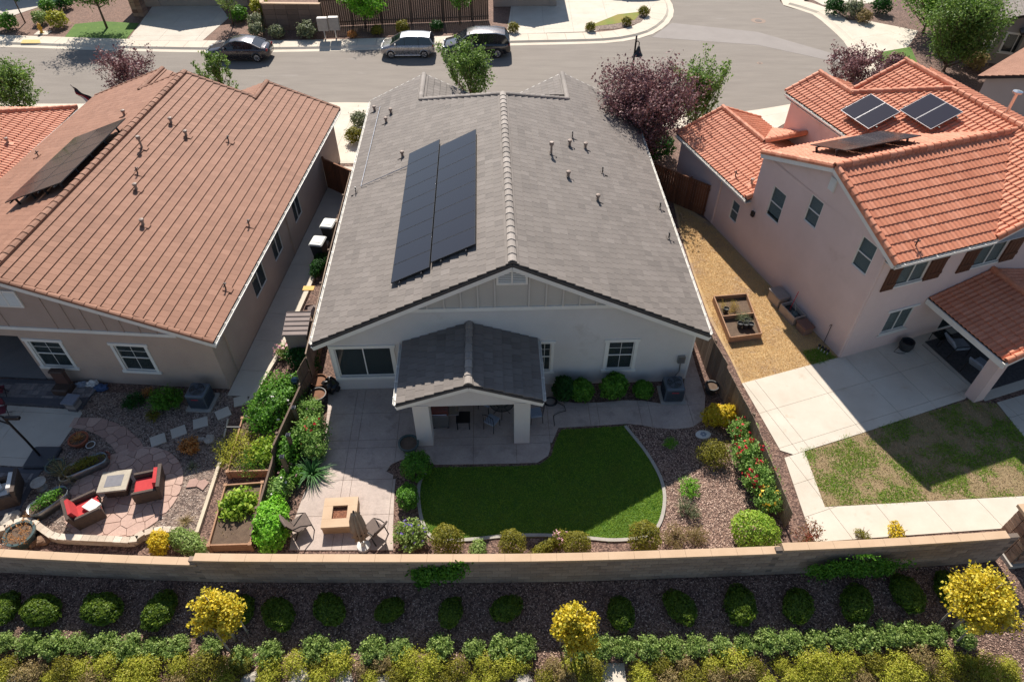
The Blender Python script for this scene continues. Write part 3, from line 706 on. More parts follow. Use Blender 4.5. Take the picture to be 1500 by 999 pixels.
# rear patio cover: gable roof on two stucco piers
for sg in (-1, 1):
    HM.plane((-1.6 + sg*2.57, 0, 2.68), Y, (-sg, 0, .36), [[(-3.12, 0), (-.03, 0), (-.03, 2.57*math.hypot(1, .36)), (-3.12, 2.57*math.hypot(1, .36))]], th=.1)
    e, a = Vector((-1.6 + sg*2.6, -3.12, 2.6)), Vector((-1.6, -3.12, 2.6 + 2.6*.36))
    HM.fascia(e + Vector((0, -.012, -.02)), a + Vector((0, -.012, -.02)), .03, .1, BARGE, 'barge_strip'); HM.fascia(e + Vector((0, 0, -.15)), a + Vector((0, 0, -.15)), .05, .17)
    HM.gutter((-1.6 + sg*2.585, -3.1, 2.66), (-1.6 + sg*2.585, -.05, 2.66), (sg, 0, 0))
    x0 = -3.66 if sg < 0 else -.02
    HM.add('patio_pier', MB().box(x0, -2.97, .0, x0 + .58, -2.42, 2.36), STUC_M)
    HM.add('patio_beam', MB().box(-3.9 if sg < 0 else .3, -2.4, 2.3, -3.5 if sg < 0 else .7, -.01, 2.6), STUC_M)
HM.ridge((-1.6, -3.14, 2.68 + 2.57*.36), (-1.6, -.05, 2.68 + 2.57*.36), r=.14, step=.39)
HM.add('patio_gable', MB().extr([(-3.95, -2.95, 2.3), (.75, -2.95, 2.3), (.75, -2.95, 2.56), (-1.6, -2.95, 3.4), (-3.95, -2.95, 2.56)], (0, .4, 0)), STUC_M)
HM.add('patio_ceiling', MB().box(-3.5, -2.55, 2.33, .3, -.02, 2.36), WHITE)
HM.add('glass_door', MB().box(-2.9, -.03, .05, -.5, -.004, 2.1), PANE2)
HM.finish(tonemat('pale_ridge_tile', [(138, 129, 121), (152, 142, 133), (164, 154, 145)], .8))
# ------------------------------------------------------------------ left house
HL = House('brown_house', 'brown stucco house with brown flat-tile roof and dark course lines', FL, FLATL, TILE_L, STUC_L)
n_l = (.37, 0, 1); P_l = (-6.95, 0, 5.83)
c = Vector((-6.95, 16.72, 0)); w_l = 7.37; L_l = math.hypot(1, .37); zl = 3.1 + w_l*.37
for sg, xw, ye in ((1, 3.48, 18.65), (-1, 2.72, 19.3)):
    tw = (w_l - xw)*L_l; zw = 3.1 + (w_l - xw)*.37
    HL.plane((-6.95 + sg*w_l, 0, 3.1), Y, (-sg, 0, .37), [[(-.36, 0), (ye, 0), (ye, tw), (-.36, tw)], [(-.36, tw), (16.72, tw), (16.72, w_l*L_l), (-.36, w_l*L_l)]])
    HL.plane((-6.95 + sg*xw, 0, zw), Y, (sg, 0, .37), [[(16.6, 0), (ye, 0), (ye, -2.3*L_l), (16.6, -2.3*L_l)]])
    HL.ridge((-6.95 + sg*xw, ye + .03, zw), (-6.95 + sg*xw, 16.5, zw)); HL.ridge((-6.95 + sg*xw, 16.66, zw + .02), (-6.95, 16.66, zl + .02), r=.1, drop=.3, lift=.03)
    HL.ridge((-6.95 + sg*w_l, ye - .06, 3.12), (-6.95 + sg*xw, ye - .06, zw + .02), r=.09, drop=.3, lift=.03)
    HL.fascia((-6.95 + sg*w_l, ye, 2.98), (-6.95 + sg*xw, ye, zw - .12), .04, .2); HL.fascia((-6.95 + sg*xw, ye, zw - .12), (-6.95 + sg*(xw - 2.3), ye, zw - .97), .04, .2)
HL.wall((0.0, 16.5, 0), -X, Y, 14, 0, 2.9, top=[(0, 2.9), (14, 2.9), (14, 3.05), (6.95, 5.62), (0, 3.05)])
HL.ridge((-6.95, -.38, zl), (-6.95, c.y, zl), r=.16, step=.42)
WL = [(-7.44, .86, -6.16, 2.28), (-3.98, .88, -2.74, 2.28)]
HL.wall((-14.0, 0, 0), X, -Y, 14.0, 0, 2.9, [(.0, 0, 6.28, 2.5)] + [(p[0] + 14, p[1], p[2] + 14, p[3]) for p in WL], top=[(0, 2.9), (14, 2.9), (14, 3.05), (7.05, 5.62), (0, 3.05)])
HL.wall((-7.72, 3.3, 0), -Y, -X, 3.3, 0, 2.6); HL.wall((-14, 3.3, 0), X, -Y, 6.28, 0, 2.6, [(1.2, .05, 4.4, 2.2)]); HL.window((-14, 3.3, 0), X, -Y, 1.2, .05, 4.4, 2.2, split='v', sill=False)
HL.add('porch_ceiling', MB().box(-14, 0.02, 2.5, -7.72, 3.3, 2.53), WHITE)
SW = [(4.25, 1.15, 5.65, 2.32), (6.88, 1.15, 8.05, 2.32), (10.05, 1.1, 11.15, 2.25)]
HL.wall((0, 0, 0), Y, X, 18.2, 0, 3.1, SW)
HL.wall((-14, 18.2, 0), -Y, -X, 18.2, 0, 3.1); HL.wall((0, 18.2, 0), -X, Y, 14, 0, 3.1)
for q in WL: HL.window((0, 0, 0), X, -Y, *q, split='h', trim=.12, grid=1)
for q in SW: HL.window((0, 0, 0), Y, X, *q, split='v', sill=False)
HL.add('downspout', MB().box(.003, .95, .1, .08, 1.03, 2.95), STUC_L); HL.add('downspout', MB().box(.003, 9.0, .1, .08, 9.08, 2.95), STUC_L)
gzm = lambda x: 5.6 - .37*abs(x + 6.95)
HL.add('gable_siding', MB().extr([(-12.6, -.012, 3.02), (-1.3, -.012, 3.02), (-1.3, -.012, gzm(-1.3)), (-6.95, -.012, gzm(-6.95)), (-12.6, -.012, gzm(-12.6))], (0, .01, 0)), SIDING_L)
for i in range(18):
    x = -12.3 + i*.65
    if abs(x + 6.95) > .6 and gzm(x) > 3.15: HL.add('batten', MB().box(x - .02, -.04, 3.05, x + .02, -.014, gzm(x) - .02), SIDING_L)
HL.add('gable_trim', MB().box(-13.0, -.06, 2.9, -1.2, -.002, 3.05), WHITE)
v = MB()
for q in ((-.55, 4.1, .55, 4.18), (-.55, 4.82, .55, 4.9), (-.55, 4.18, -.47, 4.82), (.47, 4.18, .55, 4.82), (-.03, 4.18, .03, 4.82)): v.box(q[0] - 7.1, -.075, q[1], q[2] - 7.1, -.013, q[3])
gv = HL.add('gable_vent', v, WHITE); HL.add('vent_backing', MB().box(-7.57, -.03, 4.18, -6.63, -.0135, 4.82), DARKIN, gv)
for i in range(8):
    for x0, x1 in ((-7.57, -7.13), (-7.07, -6.63)): HL.add('louvre', MB().extr([(x0, -.07, 4.185 + i*.078), (x1, -.07, 4.185 + i*.078), (x1, -.032, 4.24 + i*.078), (x0, -.032, 4.24 + i*.078)], (0, -.008, .008)), WHITE, gv)
for sg in (-1, 1):
    e_, a_ = Vector((-6.95 + sg*7.42, -.36, 3.0)), Vector((-6.95, -.36, 3.0 + 7.42*.37))
    HL.fascia(e_ + Vector((0, 0, -.12)), a_ + Vector((0, 0, -.12)), .05, .17)
    HL.add('soffit', MB().extr([e_ + Vector((0, .02, -.12)), a_ + Vector((0, .02, -.12)), a_ + Vector((0, .36, -.12)), e_ + Vector((0, .36, -.12))], (0, 0, -.02)), WHITE)
    n = 18
    HL.ridge(e_ + Vector((sg*-.05, .03, .1)), a_ + Vector((0, .03, .1)), r=.09, step=.41, drop=.3, lift=.03)
    HL.gutter((-6.95 + sg*7.39, -.34, 3.07), (-6.95 + sg*7.39, 18.3, 3.07), (sg, 0, 0)); HL.add('eave_board', MB().box(min(-6.95 + sg*7.36, -6.95 + sg*7.385), -.34, 2.86, max(-6.95 + sg*7.36, -6.95 + sg*7.385), 18.3, 3.04), WHITE)
    HL.add('soffit', MB().box(min(-6.95 + sg*7.0, -6.95 + sg*7.36), -.34, 2.86, max(-6.95 + sg*7.0, -6.95 + sg*7.36), 18.3, 2.88), WHITE)
PR2, PL2 = (P_l, n_l), (P_l, (-.37, 0, 1))
for u, v_, k in ((208, 217, 'pipe'), (251, 181, 'hood'), (273, 200, 'hood'), (335, 208, 'T'), (202, 255, 'T'), (200, 278, 'hood'), (210, 330, 'hood'), (365, 331, 'T'), (331, 424, 'T')): HL.vent(u, v_, *PR2, k)
for u, v_, k in ((183, 170, 'hood'), (57, 230, 'T')): HL.vent(u, v_, *PL2, k)
HL.finish()
# ------------------------------------------------------------------ right house
HR = House('pink_house', 'two-storey pink stucco house with orange barrel-tile roof and brown shutters', FR, BARREL, TILE_R, STUC_R)
q_ = .386; LL = math.hypot(1, q_); ze = 5.48
rp = lambda pts: [(a, b*LL) for a, b in pts]
# slope A (to the garden), A front, B left/right, hip and wings
HR.plane((0, -.5, ze), X, (0, 1, q_), [rp([(-.15, 0), (4.5, 0), (8.75, 4.25), (-.15, 4.25)])])
HR.plane((0, 8.0, ze), X, (0, -1, q_), [rp([(-.15, 0), (4.5, 0), (8.75, 4.25), (-.15, 4.25)])])
HR.plane((4.5, 0, ze), Y, (1, 0, q_), [rp([(-.5, 0), (-.5, 4.6), (3.75, 4.6), (3.75, 4.25)]), rp([(8.0, 0), (6.15, 1.85), (12.9, 1.85), (12.9, 0)]), rp([(6.15, 1.85), (3.75, 4.25), (3.75, 4.6), (7.55, 4.6), (10.5, 1.85)])])
HR.plane((13.7, 0, ze), Y, (-1, 0, q_), [rp([(-.5, 0), (12.9, 0), (10.9, 2.0), (-.5, 2.0)]), rp([(-.5, 2.0), (10.9, 2.0), (10.9, 4.2), (7.8, 4.2), (-.5, 4.2)]), rp([(-.5, 4.2), (7.8, 4.2), (7.55, 4.6), (-.5, 4.6)])])
zb = ze + 4.6*q_; zw = ze + 1.85*q_; z2 = zb - .08
HR.plane((9.5, 0, z2), Y, (1, 0, q_), [[(7.83, 0), (10.9, 0), (10.9, -3.07*LL)]])
HR.plane((0, 7.55, zb), X, (0, -1, q_), [rp([(9.1, 0), (9.5, -.28), (6.43, -3.35), (6.35, -2.95)])])
HR.plane((6.35, 0, zw), Y, (-1, 0, q_), [[(10.5, 0), (12.9, 0), (12.9, -2.4*LL)]])
CAP = dict(r=.13, step=.36, drop=.9, seg=6, lift=.06)
zA = ze + 4.25*q_
HR.ridge((-.2, 3.75, zA), (8.9, 3.75, zA), **CAP); HR.ridge((9.1, -.55, zb), (9.1, 7.55, zb), **CAP); HR.ridge((6.35, 10.5, zw), (9.1, 7.55, zb), **CAP)
HR.ridge((6.35, 13.0, zw), (6.35, 10.4, zw), **CAP); HR.ridge((9.5, 11.0, z2), (9.5, 7.8, z2), **CAP)
rk = dict(r=.12, step=.36, drop=.9, seg=6, lift=.04)
HR.ridge((-.1, -.55, ze), (-.1, 3.7, zA - .02), **rk); HR.ridge((-.1, 8.05, ze), (-.1, 3.8, zA - .02), **rk); HR.ridge((4.6, -.46, ze + .03), (9.1, -.46, zb), **rk)
HR.ridge((4.55, 12.95, ze), (6.35, 12.95, zw), **rk); HR.ridge((6.5, 10.9, z2 - 1.15), (9.5, 10.9, z2), **rk)
# single-storey wing
HR.plane((-.32, 0, 3.1), Y, (1, 0, q_), [rp([(8.02, 0), (14.8, 0), (14.8, 2.62), (8.02, 2.62)])])
HR.plane((4.94, 0, 3.1), Y, (-1, 0, q_), [rp([(8.02, 0), (14.8, 0), (14.8, 2.62), (8.02, 2.62)])])
zc = 3.1 + 2.62*q_
HR.plane((0, 11.0, zc + .02), X, (0, -1, q_), [rp([(2.35, 0), (4.84, 0), (4.84, -2.5)])])
HR.ridge((2.3, 14.85, zc), (2.3, 10.9, zc), **CAP); HR.ridge((2.3, 10.95, zc), (4.8, 10.95, zc), **CAP); HR.ridge((-.3, 14.78, 3.1), (2.3, 14.78, zc), **rk); HR.ridge((-.3, 8.08, 3.12), (-.02, 8.08, 3.2), **rk)
HR.ridge((4.9, 14.78, 3.1), (2.3, 14.78, zc), **rk)
# patio cover
for sg in (-1, 1):
    HR.plane((6.25 + sg*2.85, 0, 2.48), Y, (-sg, 0, .27), [[(-3.95, 0), (-.03, 0), (-.03, 2.85*1.036), (-3.95, 2.85*1.036)]], th=.1)
zp = 2.48 + 2.85*.27
HR.ridge((6.25, -3.98, zp), (6.25, -.05, zp), **CAP); HR.ridge((3.42, -3.9, 2.5), (6.25, -3.9, zp), **rk)
HR.add('patio_fascia', MB().box(3.33, -3.98, 2.2, 3.39, -.02, 2.44), WHITE); HR.fascia((3.4, -3.97, 2.36), (6.25, -3.97, zp - .12), .05, .2)
HR.add('patio_pier', MB().box(3.45, -3.82, 0, 3.95, -3.35, 2.3), STUC_R); HR.add('patio_pier', MB().box(8.6, -3.82, 0, 9.1, -3.35, 2.3), STUC_R)
HR.add('patio_beam', MB().box(3.5, -3.75, 2.12, 9.0, -3.45, 2.38), STUC_R)
# walls
WS = [(6.84, 2.95, 5.9, 4.48), (4.56, 4.12, 3.76, 5.4), (1.42, 4.06, .58, 5.44), (9.3, 1.18, 8.66, 2.26)]
hol = [(14.6 - a, b, 14.6 - c, d) for a, b, c, d in WS]
HR.wall((0, 14.6, 0), -Y, -X, 14.6, 0, 3.12, [hol[3]] + [(hol[0][0], hol[0][1], hol[0][2], 3.12)])
HR.wall((0, 8.0, 0), -Y, -X, 8.0, 3.12, 5.46, [(8 - WS[0][0], 3.12, 8 - WS[0][2], WS[0][3])] + [(8 - a, b, 8 - c, d) for a, b, c, d in WS[1:3]], top=[(0, 5.46), (8, 5.46), (8, 5.5), (4.25, 6.94), (0, 5.42)])
for i, (a, b, c, d) in enumerate(WS): HR.window((0, 0, 0), -Y, -X, -a, b, -c, d, split='h', sill=False, grid=0, pane=PANE_R)
WR = [(1.0, 3.7, 2.4, 4.92), (4.85, 3.65, 6.3, 4.85), (1.66, .95, 2.92, 2.12), (5.1, .05, 7.4, 2.1)]
HR.wall((0, 0, 0), X, -Y, 13.4, 0, 5.46, WR, top=[(4.6, 5.46), (13.4, 5.46), (9.1, 7.1)])
for i, q in enumerate(WR):
    HR.window((0, 0, 0), X, -Y, *q, split='v', sill=i < 3, pane=PANE2 if i == 3 else PANE_R)
HR.add('window_head', MB().box(1.5, -.05, 2.16, 3.1, -.002, 2.26), WHITE); HR.add('window_head', MB().box(1.5, -.05, .8, 3.1, -.04, .87), WHITE)
for x0, x1 in ((.4, .98), (2.42, 3.22), (4.14, 4.82), (6.33, 7.1)):
    sh = HR.add('shutter', MB().box(x0, -.05, 3.62 if x0 < 4 else 3.56, x1, -.003, 4.97 if x0 < 4 else 4.9), SHUT)
    k = 4
    for i in range(k): HR.add('board', MB().box(x0 + (x1-x0)*i/k + .012, -.065, 3.64 if x0 < 4 else 3.58, x0 + (x1-x0)*(i+1)/k - .012, -.0505, 4.95 if x0 < 4 else 4.88), SHUT, sh)
    for zz in (3.85, 4.6): HR.add('batten', MB().box(x0, -.085, zz, x1, -.066, zz + .12), SHUT, sh)
HR.wall((4.85, 8.0, 0), -X, Y, 4.85, 2.9, 5.5); HR.wall((4.85, 12.7, 0), -Y, -X, 4.7, 2.9, 5.5)
HR.wall((13.4, 0, 0), Y, X, 12.7, 0, 5.5); HR.wall((13.4, 12.7, 0), -X, Y, 8.55, 0, 5.5); HR.wall((4.6, 14.6, 0), -X, Y, 4.6, 0, 3.2); HR.wall((4.6, 12.7, 0), Y, X, 1.9, 0, 3.2)
HR.add('downspout', MB().box(-.09, .02, .1, -.004, .12, 5.3), STUC_R); HR.add('downspout', MB().box(-.09, 10.4, .1, -.004, 10.48, 3.0), STUC_R)
gv = HR.add('gable_vent', MB().box(-.05, 3.5, 6.08, -.003, 3.86, 6.62), WHITE)
for i in range(7): HR.add('louvre', MB().box(-.075, 3.53, 6.11 + i*.07, -.0505, 3.83, 6.15 + i*.07), WHITE, gv)
HR.gutter((-.1, -.52, ze - .03), (4.5, -.52, ze - .03), (0, -1, 0)); HR.add('eave_board', MB().box(-.1, -.515, ze - .26, 4.5, -.49, ze - .05), WHITE); HR.add('soffit', MB().box(-.1, -.49, ze - .26, 9, -.002, ze - .24), WHITE)
HR.gutter((-.34, 8.0, 3.07), (-.34, 14.7, 3.07), (-1, 0, 0)); HR.add('eave_board', MB().box(-.33, 8.0, 2.84, -.31, 14.7, 3.05), WHITE); HR.add('soffit', MB().box(-.31, 8.0, 2.84, -.002, 14.7, 2.86), WHITE)
HR.gutter((4.48, 8.1, ze - .03), (4.48, 12.8, ze - .03), (-1, 0, 0)); HR.add('soffit', MB().box(4.5, 8.05, ze - .26, 4.848, 12.8, ze - .24), WHITE)
for p0, p1 in (((-.17, -.5, ze - .14), (-.17, 3.75, zA - .14)), ((-.17, 8.0, ze - .14), (-.17, 3.75, zA - .14))): HR.fascia(p0, p1, .05, .19)
HR.fascia((4.5, -.5, ze - .14), (9.1, -.5, zb - .14), .05, .19)
PA = ((0, -.5, ze), (0, -q_, 1)); PC = ((-.32, 0, 3.1), (-q_, 0, 1))
HR.vent(1340, 361, *PA, 'T'); HR.vent(1077, 259, *PC, 'T'); HR.vent(1101, 270, *PC, 'hood')
fl = MB(); pp = Vector((9.55, 4.9, zb - .1)); fl.tube([pp, pp + Vector((0, 0, 1.0))], .07, 8); fl.lathe([(.07, .98), (.2, 1.0), (.2, 1.07), (.05, 1.1)], pp, 12); HR.add('flue', fl, ALU)
HR.add('wall_lamp', MB().box(-.12, 7.5, 2.35, -.003, 7.68, 2.6), BLACK)
HR.finish()
# ------------------------------------------------------------------ solar arrays (bolted on the roofs, one thing per rack)
def solar(label, fr, P0, N, along, up, rows, cols, pw, pl, lift, m=PANEL, fm=FRAMEB, tilt=0, cellmid=True, group=None):
    """P0 local corner; `along` and `up` local unit vectors in the roof plane"""
    N = Vector(N).normalized(); along = Vector(along).normalized(); up = Vector(up).normalized()
    w0 = fr.W(*P0); t = thing('solar_array', label, 'solar panels', w0, fr.a, group)
    P = Matrix(((along.x, up.x, N.x, 0), (along.y, up.y, N.y, 0), (along.z, up.z, N.z, 0), (0, 0, 0, 1)))
    for i in range(cols):
        for j in range(rows):
            x, y = i*pw, j*pl; pn = MB().box(x + .008, y + .008, lift, x + pw - .008, y + pl - .008, lift + .036, P).build('panel', fm, t)
            MB().box(x + .024, y + .024, lift + .034, x + pw - .024, y + pl - .024, lift + .0385, P).build('cell_sheet', m, pn)
    rl = MB()
    for f in (.22, .78):
        for j in range(rows): rl.box(-.12, (j + f)*pl - .025, lift - .05, cols*pw + .1, (j + f)*pl + .025, lift - .002, P)
    k = 0
    while k*1.2 < cols*pw: 
        for f in (.22, .78):
            for j in range(rows): rl.box(k*1.2 + .2, (j + f)*pl - .03, -.02, k*1.2 + .28, (j + f)*pl + .03, lift - .05, P)
        k += 1
    rl.build('mounting_rail', FRAMEB, t); return t
nL = Vector((-.48, 0, 1)); upL = Vector((1, 0, .48))
solar('lower left column of nine black solar panels on the grey roof', FM, (-4.4, 1.0, 6.68 - 4.4*.48), nL, Y, upL, 1, 9, 1.055, 1.66, .14)
solar('upper right column of eight black solar panels beside the ridge of the grey roof', FM, (-2.87, 1.25, 6.68 - 2.87*.48), nL, Y, upL, 1, 8, 1.07, 1.86, .14)
nl = Vector((-.37, 0, 1)); PANELB = gloss('brownish_solar_cell', (54, 46, 44), .1, 0, 0, .3)
pc = [FL.on(u, v_, (-6.95, 0, 5.83 + .38), nl) for u, v_ in ((7.6, 299), (94.5, 264), (189, 171), (110.6, 202))]
x0, x1 = (pc[0].x + pc[3].x)/2, (pc[1].x + pc[2].x)/2; y0, y1 = (pc[0].y + pc[1].y)/2, (pc[2].y + pc[3].y)/2
solar('dark brown solar panels in two rows on the far slope of the brown roof', FL, (x0, y0, 5.83 - (-6.95 - x0)*.37), nl, Y, Vector((1, 0, .37)), 2, 5, (y1 - y0)/5, (x1 - x0)*L_l/2, .33, PANELB)
nB = Vector((-q_, 0, 1)); uB = Vector((1, 0, q_))
PANELG = gloss('grey_solar_cell', (46, 45, 54), .06, 0, 0, .3); SFRAME = gloss('silver_panel_frame', (150, 148, 150), .45, .3)
solar('left one of two raised solar panel pairs on the upper orange roof', FR, (5.1, 7.5, ze + .6*q_), nB, Y, uB, 1, 2, .985, 1.62, .29, PANELG, SFRAME)
solar('right one of two raised solar panel pairs on the upper orange roof', FR, (6.66, 5.7, ze + 2.16*q_), nB, Y, uB, 1, 2, .97, 1.58, .29, PANELG, SFRAME)
solar('raised row of four dark solar panels behind the orange roof ridge', FR, (4.9, 6.55, ze + 1.45*q_), Vector((0, q_, 1)), Vector((-1, 0, 0)), Vector((0, -1, q_)), 1, 4, .95, 2.1, .3, PANELB, FRAMEB)
# ================================================================== garden walls and fences
CAPM = mat('wall_cap', (196, 167, 137), (184, 155, 125), 1.2, .85, 60, .12)
BLOCK = tonemat('wall_block', [(146, 126, 110), (158, 138, 121), (170, 149, 131)], .92, None, .5)
MORT = mat('mortar', (122, 108, 96), (112, 99, 88), 3, .95)
WOODF = woodmat('weathered_fence_wood', [(118, 98, 82), (136, 116, 98), (150, 130, 112)], (6, 6, .6))
WOODR = woodmat('brown_fence_wood', [(104, 64, 42), (122, 76, 50), (134, 88, 60)], (6, 6, .6))
WOODD = woodmat('dark_fence_wood', [(92, 74, 62), (108, 88, 74), (120, 100, 84)], (6, 6, .6))
path = resample(smooth_path(base, 8), .2)
HT = lambda x: 1.1 if x < -9.85 else (1.38 if x < 8.2 else 1.56)
wroot = thing('block_garden_wall', 'long tan split-face block wall with smooth tan cap along the back gardens', 'wall', base[6])
wi = Matrix.Translation(-base[6]); core = MB(); rest = MB(); cand = []
for i in range(0, len(path)-1):
    a, b = path[i], path[i+1]; h = HT((a.x + b.x)/2); t = (b - a).normalized(); n = Vector((-t.y, t.x, 0))
    core.prism([(p.x - base[6].x, p.y - base[6].y) for p in (a + n*.006, b + n*.006, b + n*.146, a + n*.146)], -.15, h)
bm_ = {}
for c in range(8):
    i = (c % 2)
    while i < len(path) - 2:
        a, b = path[i], path[i+2]; h = HT((a.x + b.x)/2); z = h - (c + 1)*.2
        if z > -.15: cand.append((a, b, z, rnd.randint(0, 5)/5))
        i += 2
cand.sort(key=lambda q: abs(q[0].x) - 3*q[2])
for k, (a, b, z, tone) in enumerate(cand):
    d = b - a; L = d.length; ang = math.atan2(d.y, d.x); M = Matrix.Translation(a - base[6] + Vector((0, 0, z))) @ Matrix.Rotation(ang, 4, 'Z')
    if tone not in bm_: g = MB().box(.006, -.004 + tone*.006, .006, L - .006, .156 - tone*.006, .194, tone=tone); bm_[tone] = (g, g.mesh('block', BLOCK, tones=True))
    g, me = bm_[tone]
    if k < 300: link('block', me, wroot, M=M)
    else: rest.add([M @ Vector(v) for v in g.v], g.f, tone)
core.build('wall_core', MORT, wroot); rest.build('blocks_remaining', BLOCK, wroot, tones=True, kind='stuff')
i = 0
while i < len(path) - 4:
    a, b = path[i], path[i+4]; j = 4
    if HT(a.x) != HT(b.x): j = next(q for q in range(1, 5) if HT(path[i+q].x) != HT(a.x)); b = path[i+j]
    h = HT((a.x + b.x)/2); t = (b - a).normalized(); n = Vector((-t.y, t.x, 0)); e = t*.003
    MB().prism([(p.x - base[6].x, p.y - base[6].y) for p in (a + e - n*.05, b - e - n*.05, b - e + n*.21, a + e + n*.21)], h, h + .1).build('cap_stone', CAPM, wroot)
    i += j
# stone pier at the right end
STONE = tonemat('pier_stone', [(118, 88, 72), (150, 118, 98), (172, 142, 120)], .9, None, .5)
pp = G(1500, 826); pt = thing('stone_pier', 'stone-clad pier with concrete plinth at the right end of the block wall', 'pier', pp, .12)
MB().box(-.62, -.1, -.4, .8, 1.1, .16).build('plinth', EDGE, pt); MB().box(-.5, .02, .16, .68, .98, 1.9).build('pier_core', MORT, pt)
for r_ in range(9):
    for fx in range(3):
        w_ = 1.18/3
        MB().box(-.5 + fx*w_ + .01 + (r_ % 2)*.05, -.015 - rnd.random()*.02, .17 + r_*.19, -.5 + (fx+1)*w_ - .01, .05, .17 + r_*.19 + .175, tone=rnd.random()).build('stone', STONE, pt, tones=True)
        MB().box(-.545 - rnd.random()*.02, .02 + fx*.32 + .01, .17 + r_*.19, -.47, .02 + (fx+1)*.32 - .01, .17 + r_*.19 + .175, tone=rnd.random()).build('stone', STONE, pt, tones=True)
MB().box(-.6, -.08, 1.9, .78, 1.08, 2.02).build('pier_cap', CAPM, pt)
# board fences: each board its own piece, rails and posts behind
def fence(name, label, pts, h, m, side=1, bw=.14, capw=.0, rails=2, hfun=None, post=2.4, boards=True):
    pts = [Vector((p[0], p[1], 0)) for p in pts]; o = pts[0]; t = thing(name, label, 'fence', o); L = 0; me = {}
    for i in range(len(pts)-1):
        a, b = pts[i] - o, pts[i+1] - o; d = (b - a); n = d.length; d.normalize(); ang = math.atan2(d.y, d.x); k = max(1, int(n/bw)); nn = Vector((-d.y, d.x, 0))*side
        for j in range(k):
            hh = h if hfun is None else hfun(L + n*j/k); key = (round(hh + rnd.choice((0, .012, -.012)), 2), k, i)
            if key not in me: me[key] = MB().box(0, -.009, .03, n/k - .014, .009, key[0]).mesh('board', m)
            link('board', me[key], t, M=Matrix.Translation(a + d*(n*j/k)) @ Matrix.Rotation(ang, 4, 'Z'))
        hh0 = h if hfun is None else min(hfun(L), hfun(L + n))
        for r_ in range(rails):
            z = .35 + (hh0 - .6)*r_/max(1, rails-1); MB().beam(a + nn*.03 + Z*z, b + nn*.03 + Z*z, .04, .09).build('rail', m, t)
        if capw: MB().beam(a + Z*(hh0 + .02), b + Z*(hh0 + .02), capw, .035).build('top_rail', m, t)
        q = 0
        while q <= n + .01: MB().cbox(a + d*min(q, n) + nn*.055 + Z*(hh0/2 + .04), (.09, .09, hh0 + .08), ang).build('post', m, t); q += post
        L += n
    return t
fence('board_fence', 'tall weathered board fence squeezed between the brown and grey houses', [FM.W(-8.15, 14.0), FM.W(-8.18, 7), FM.W(-8.1, .3)], 1.8, WOODF, -1, capw=.05)
fence('low_board_fence', 'lower weathered board fence between the two left gardens, stepping down to the block wall', [FM.W(-8.12, .2), FM.W(-8.3, -.6), FM.W(-8.75, -3.5), FM.W(-8.85, -6.9)], 1.5, WOODD, -1, capw=.07, hfun=lambda s: 1.75 if s < .7 else (1.0 if s < 4 else .7))
fence('board_fence', 'weathered board fence beside the dry grass strip, right of the grey house', [FM.W(8.1, 14.4), FM.W(8.0, 7), FM.W(8.15, .5), FM.W(8.35, -.6), FM.W(8.8, -3), FM.W(9.1, -6.9)], 1.75, WOODF, 1, rails=3, hfun=lambda s: 1.75 if s < 15.1 else max(.95, 1.55 - (s - 15.1)*.09))
fence('side_gate', 'reddish brown wooden gate closing the left side passage', [FL.W(.05, 15.2), FM.W(-8.1, 13.9)], 1.85, WOODR, 1, capw=.09)
fence('side_gate', 'brown wooden gate between grey house fence and pink house wall', [FM.W(8.12, 14.2), FR.W(-.05, 11.2)], 1.85, WOODR, 1, capw=.09)
fence('short_gate', 'brown board gate at the right front corner of the grey house', [FM.W(7.1, 15.2), FM.W(8.1, 15.2)], 1.8, WOODF, 1, capw=.07)
# ================================================================== plants
def nrm(a): return a/(np.linalg.norm(a, axis=1, keepdims=True) + 1e-9)
def leafquads(P, N, size, asp, rg, fold=0):
    n = len(P); N = nrm(N); r = rg.normal(size=(n, 3)); T = nrm(np.cross(N, r)); B = np.cross(N, T)
    s = size*rg.uniform(.6, 1.35, (n, 1)); V = np.empty((n, 4, 3)); 
    V[:, 0] = P - T*s*.5; V[:, 1] = P + B*s*asp*.5 + N*s*.08; V[:, 2] = P + T*s*.5 - N*s*.1; V[:, 3] = P - B*s*asp*.5 + N*s*.08
    return V.reshape(-1, 3), np.arange(n*4).reshape(-1, 4)
def lump(D, seed, f=2.2):
    out = np.empty(len(D)); o = Vector((seed*5.3, seed*1.7, seed*.9))
    for i, d in enumerate(D): out[i] = mnoise.noise(Vector(d)*f + o) + .5*mnoise.noise(Vector(d)*f*2.3 + o)
    return out
def shrubmesh(name, r, n, leaf, m, seed=0, lumpy=.25, fill=.4, asp=.6, up=.35, flat=0.0, spiky=0.0):
    rg = np.random.default_rng(seed + 11); D = nrm(rg.normal(size=(n, 3))); D[:, 2] = np.where(D[:, 2] < -.55, -D[:, 2], D[:, 2])
    k = (1 - fill*rg.random(n)**1.6)*(1 + lumpy*lump(D, seed))
    if spiky: k *= 1 + spiky*(rg.random(n) > .9)*rg.random(n)
    P = D*k[:, None]*np.array(r); P[:, 2] += r[2]*.9; P[:, 2] = np.maximum(P[:, 2], .02)
    N = D*.9 + rg.normal(size=(n, 3))*.55; N[:, 2] += up
    V, F = leafquads(P, N, leaf, asp, rg); return npmesh(name, V, F, m)
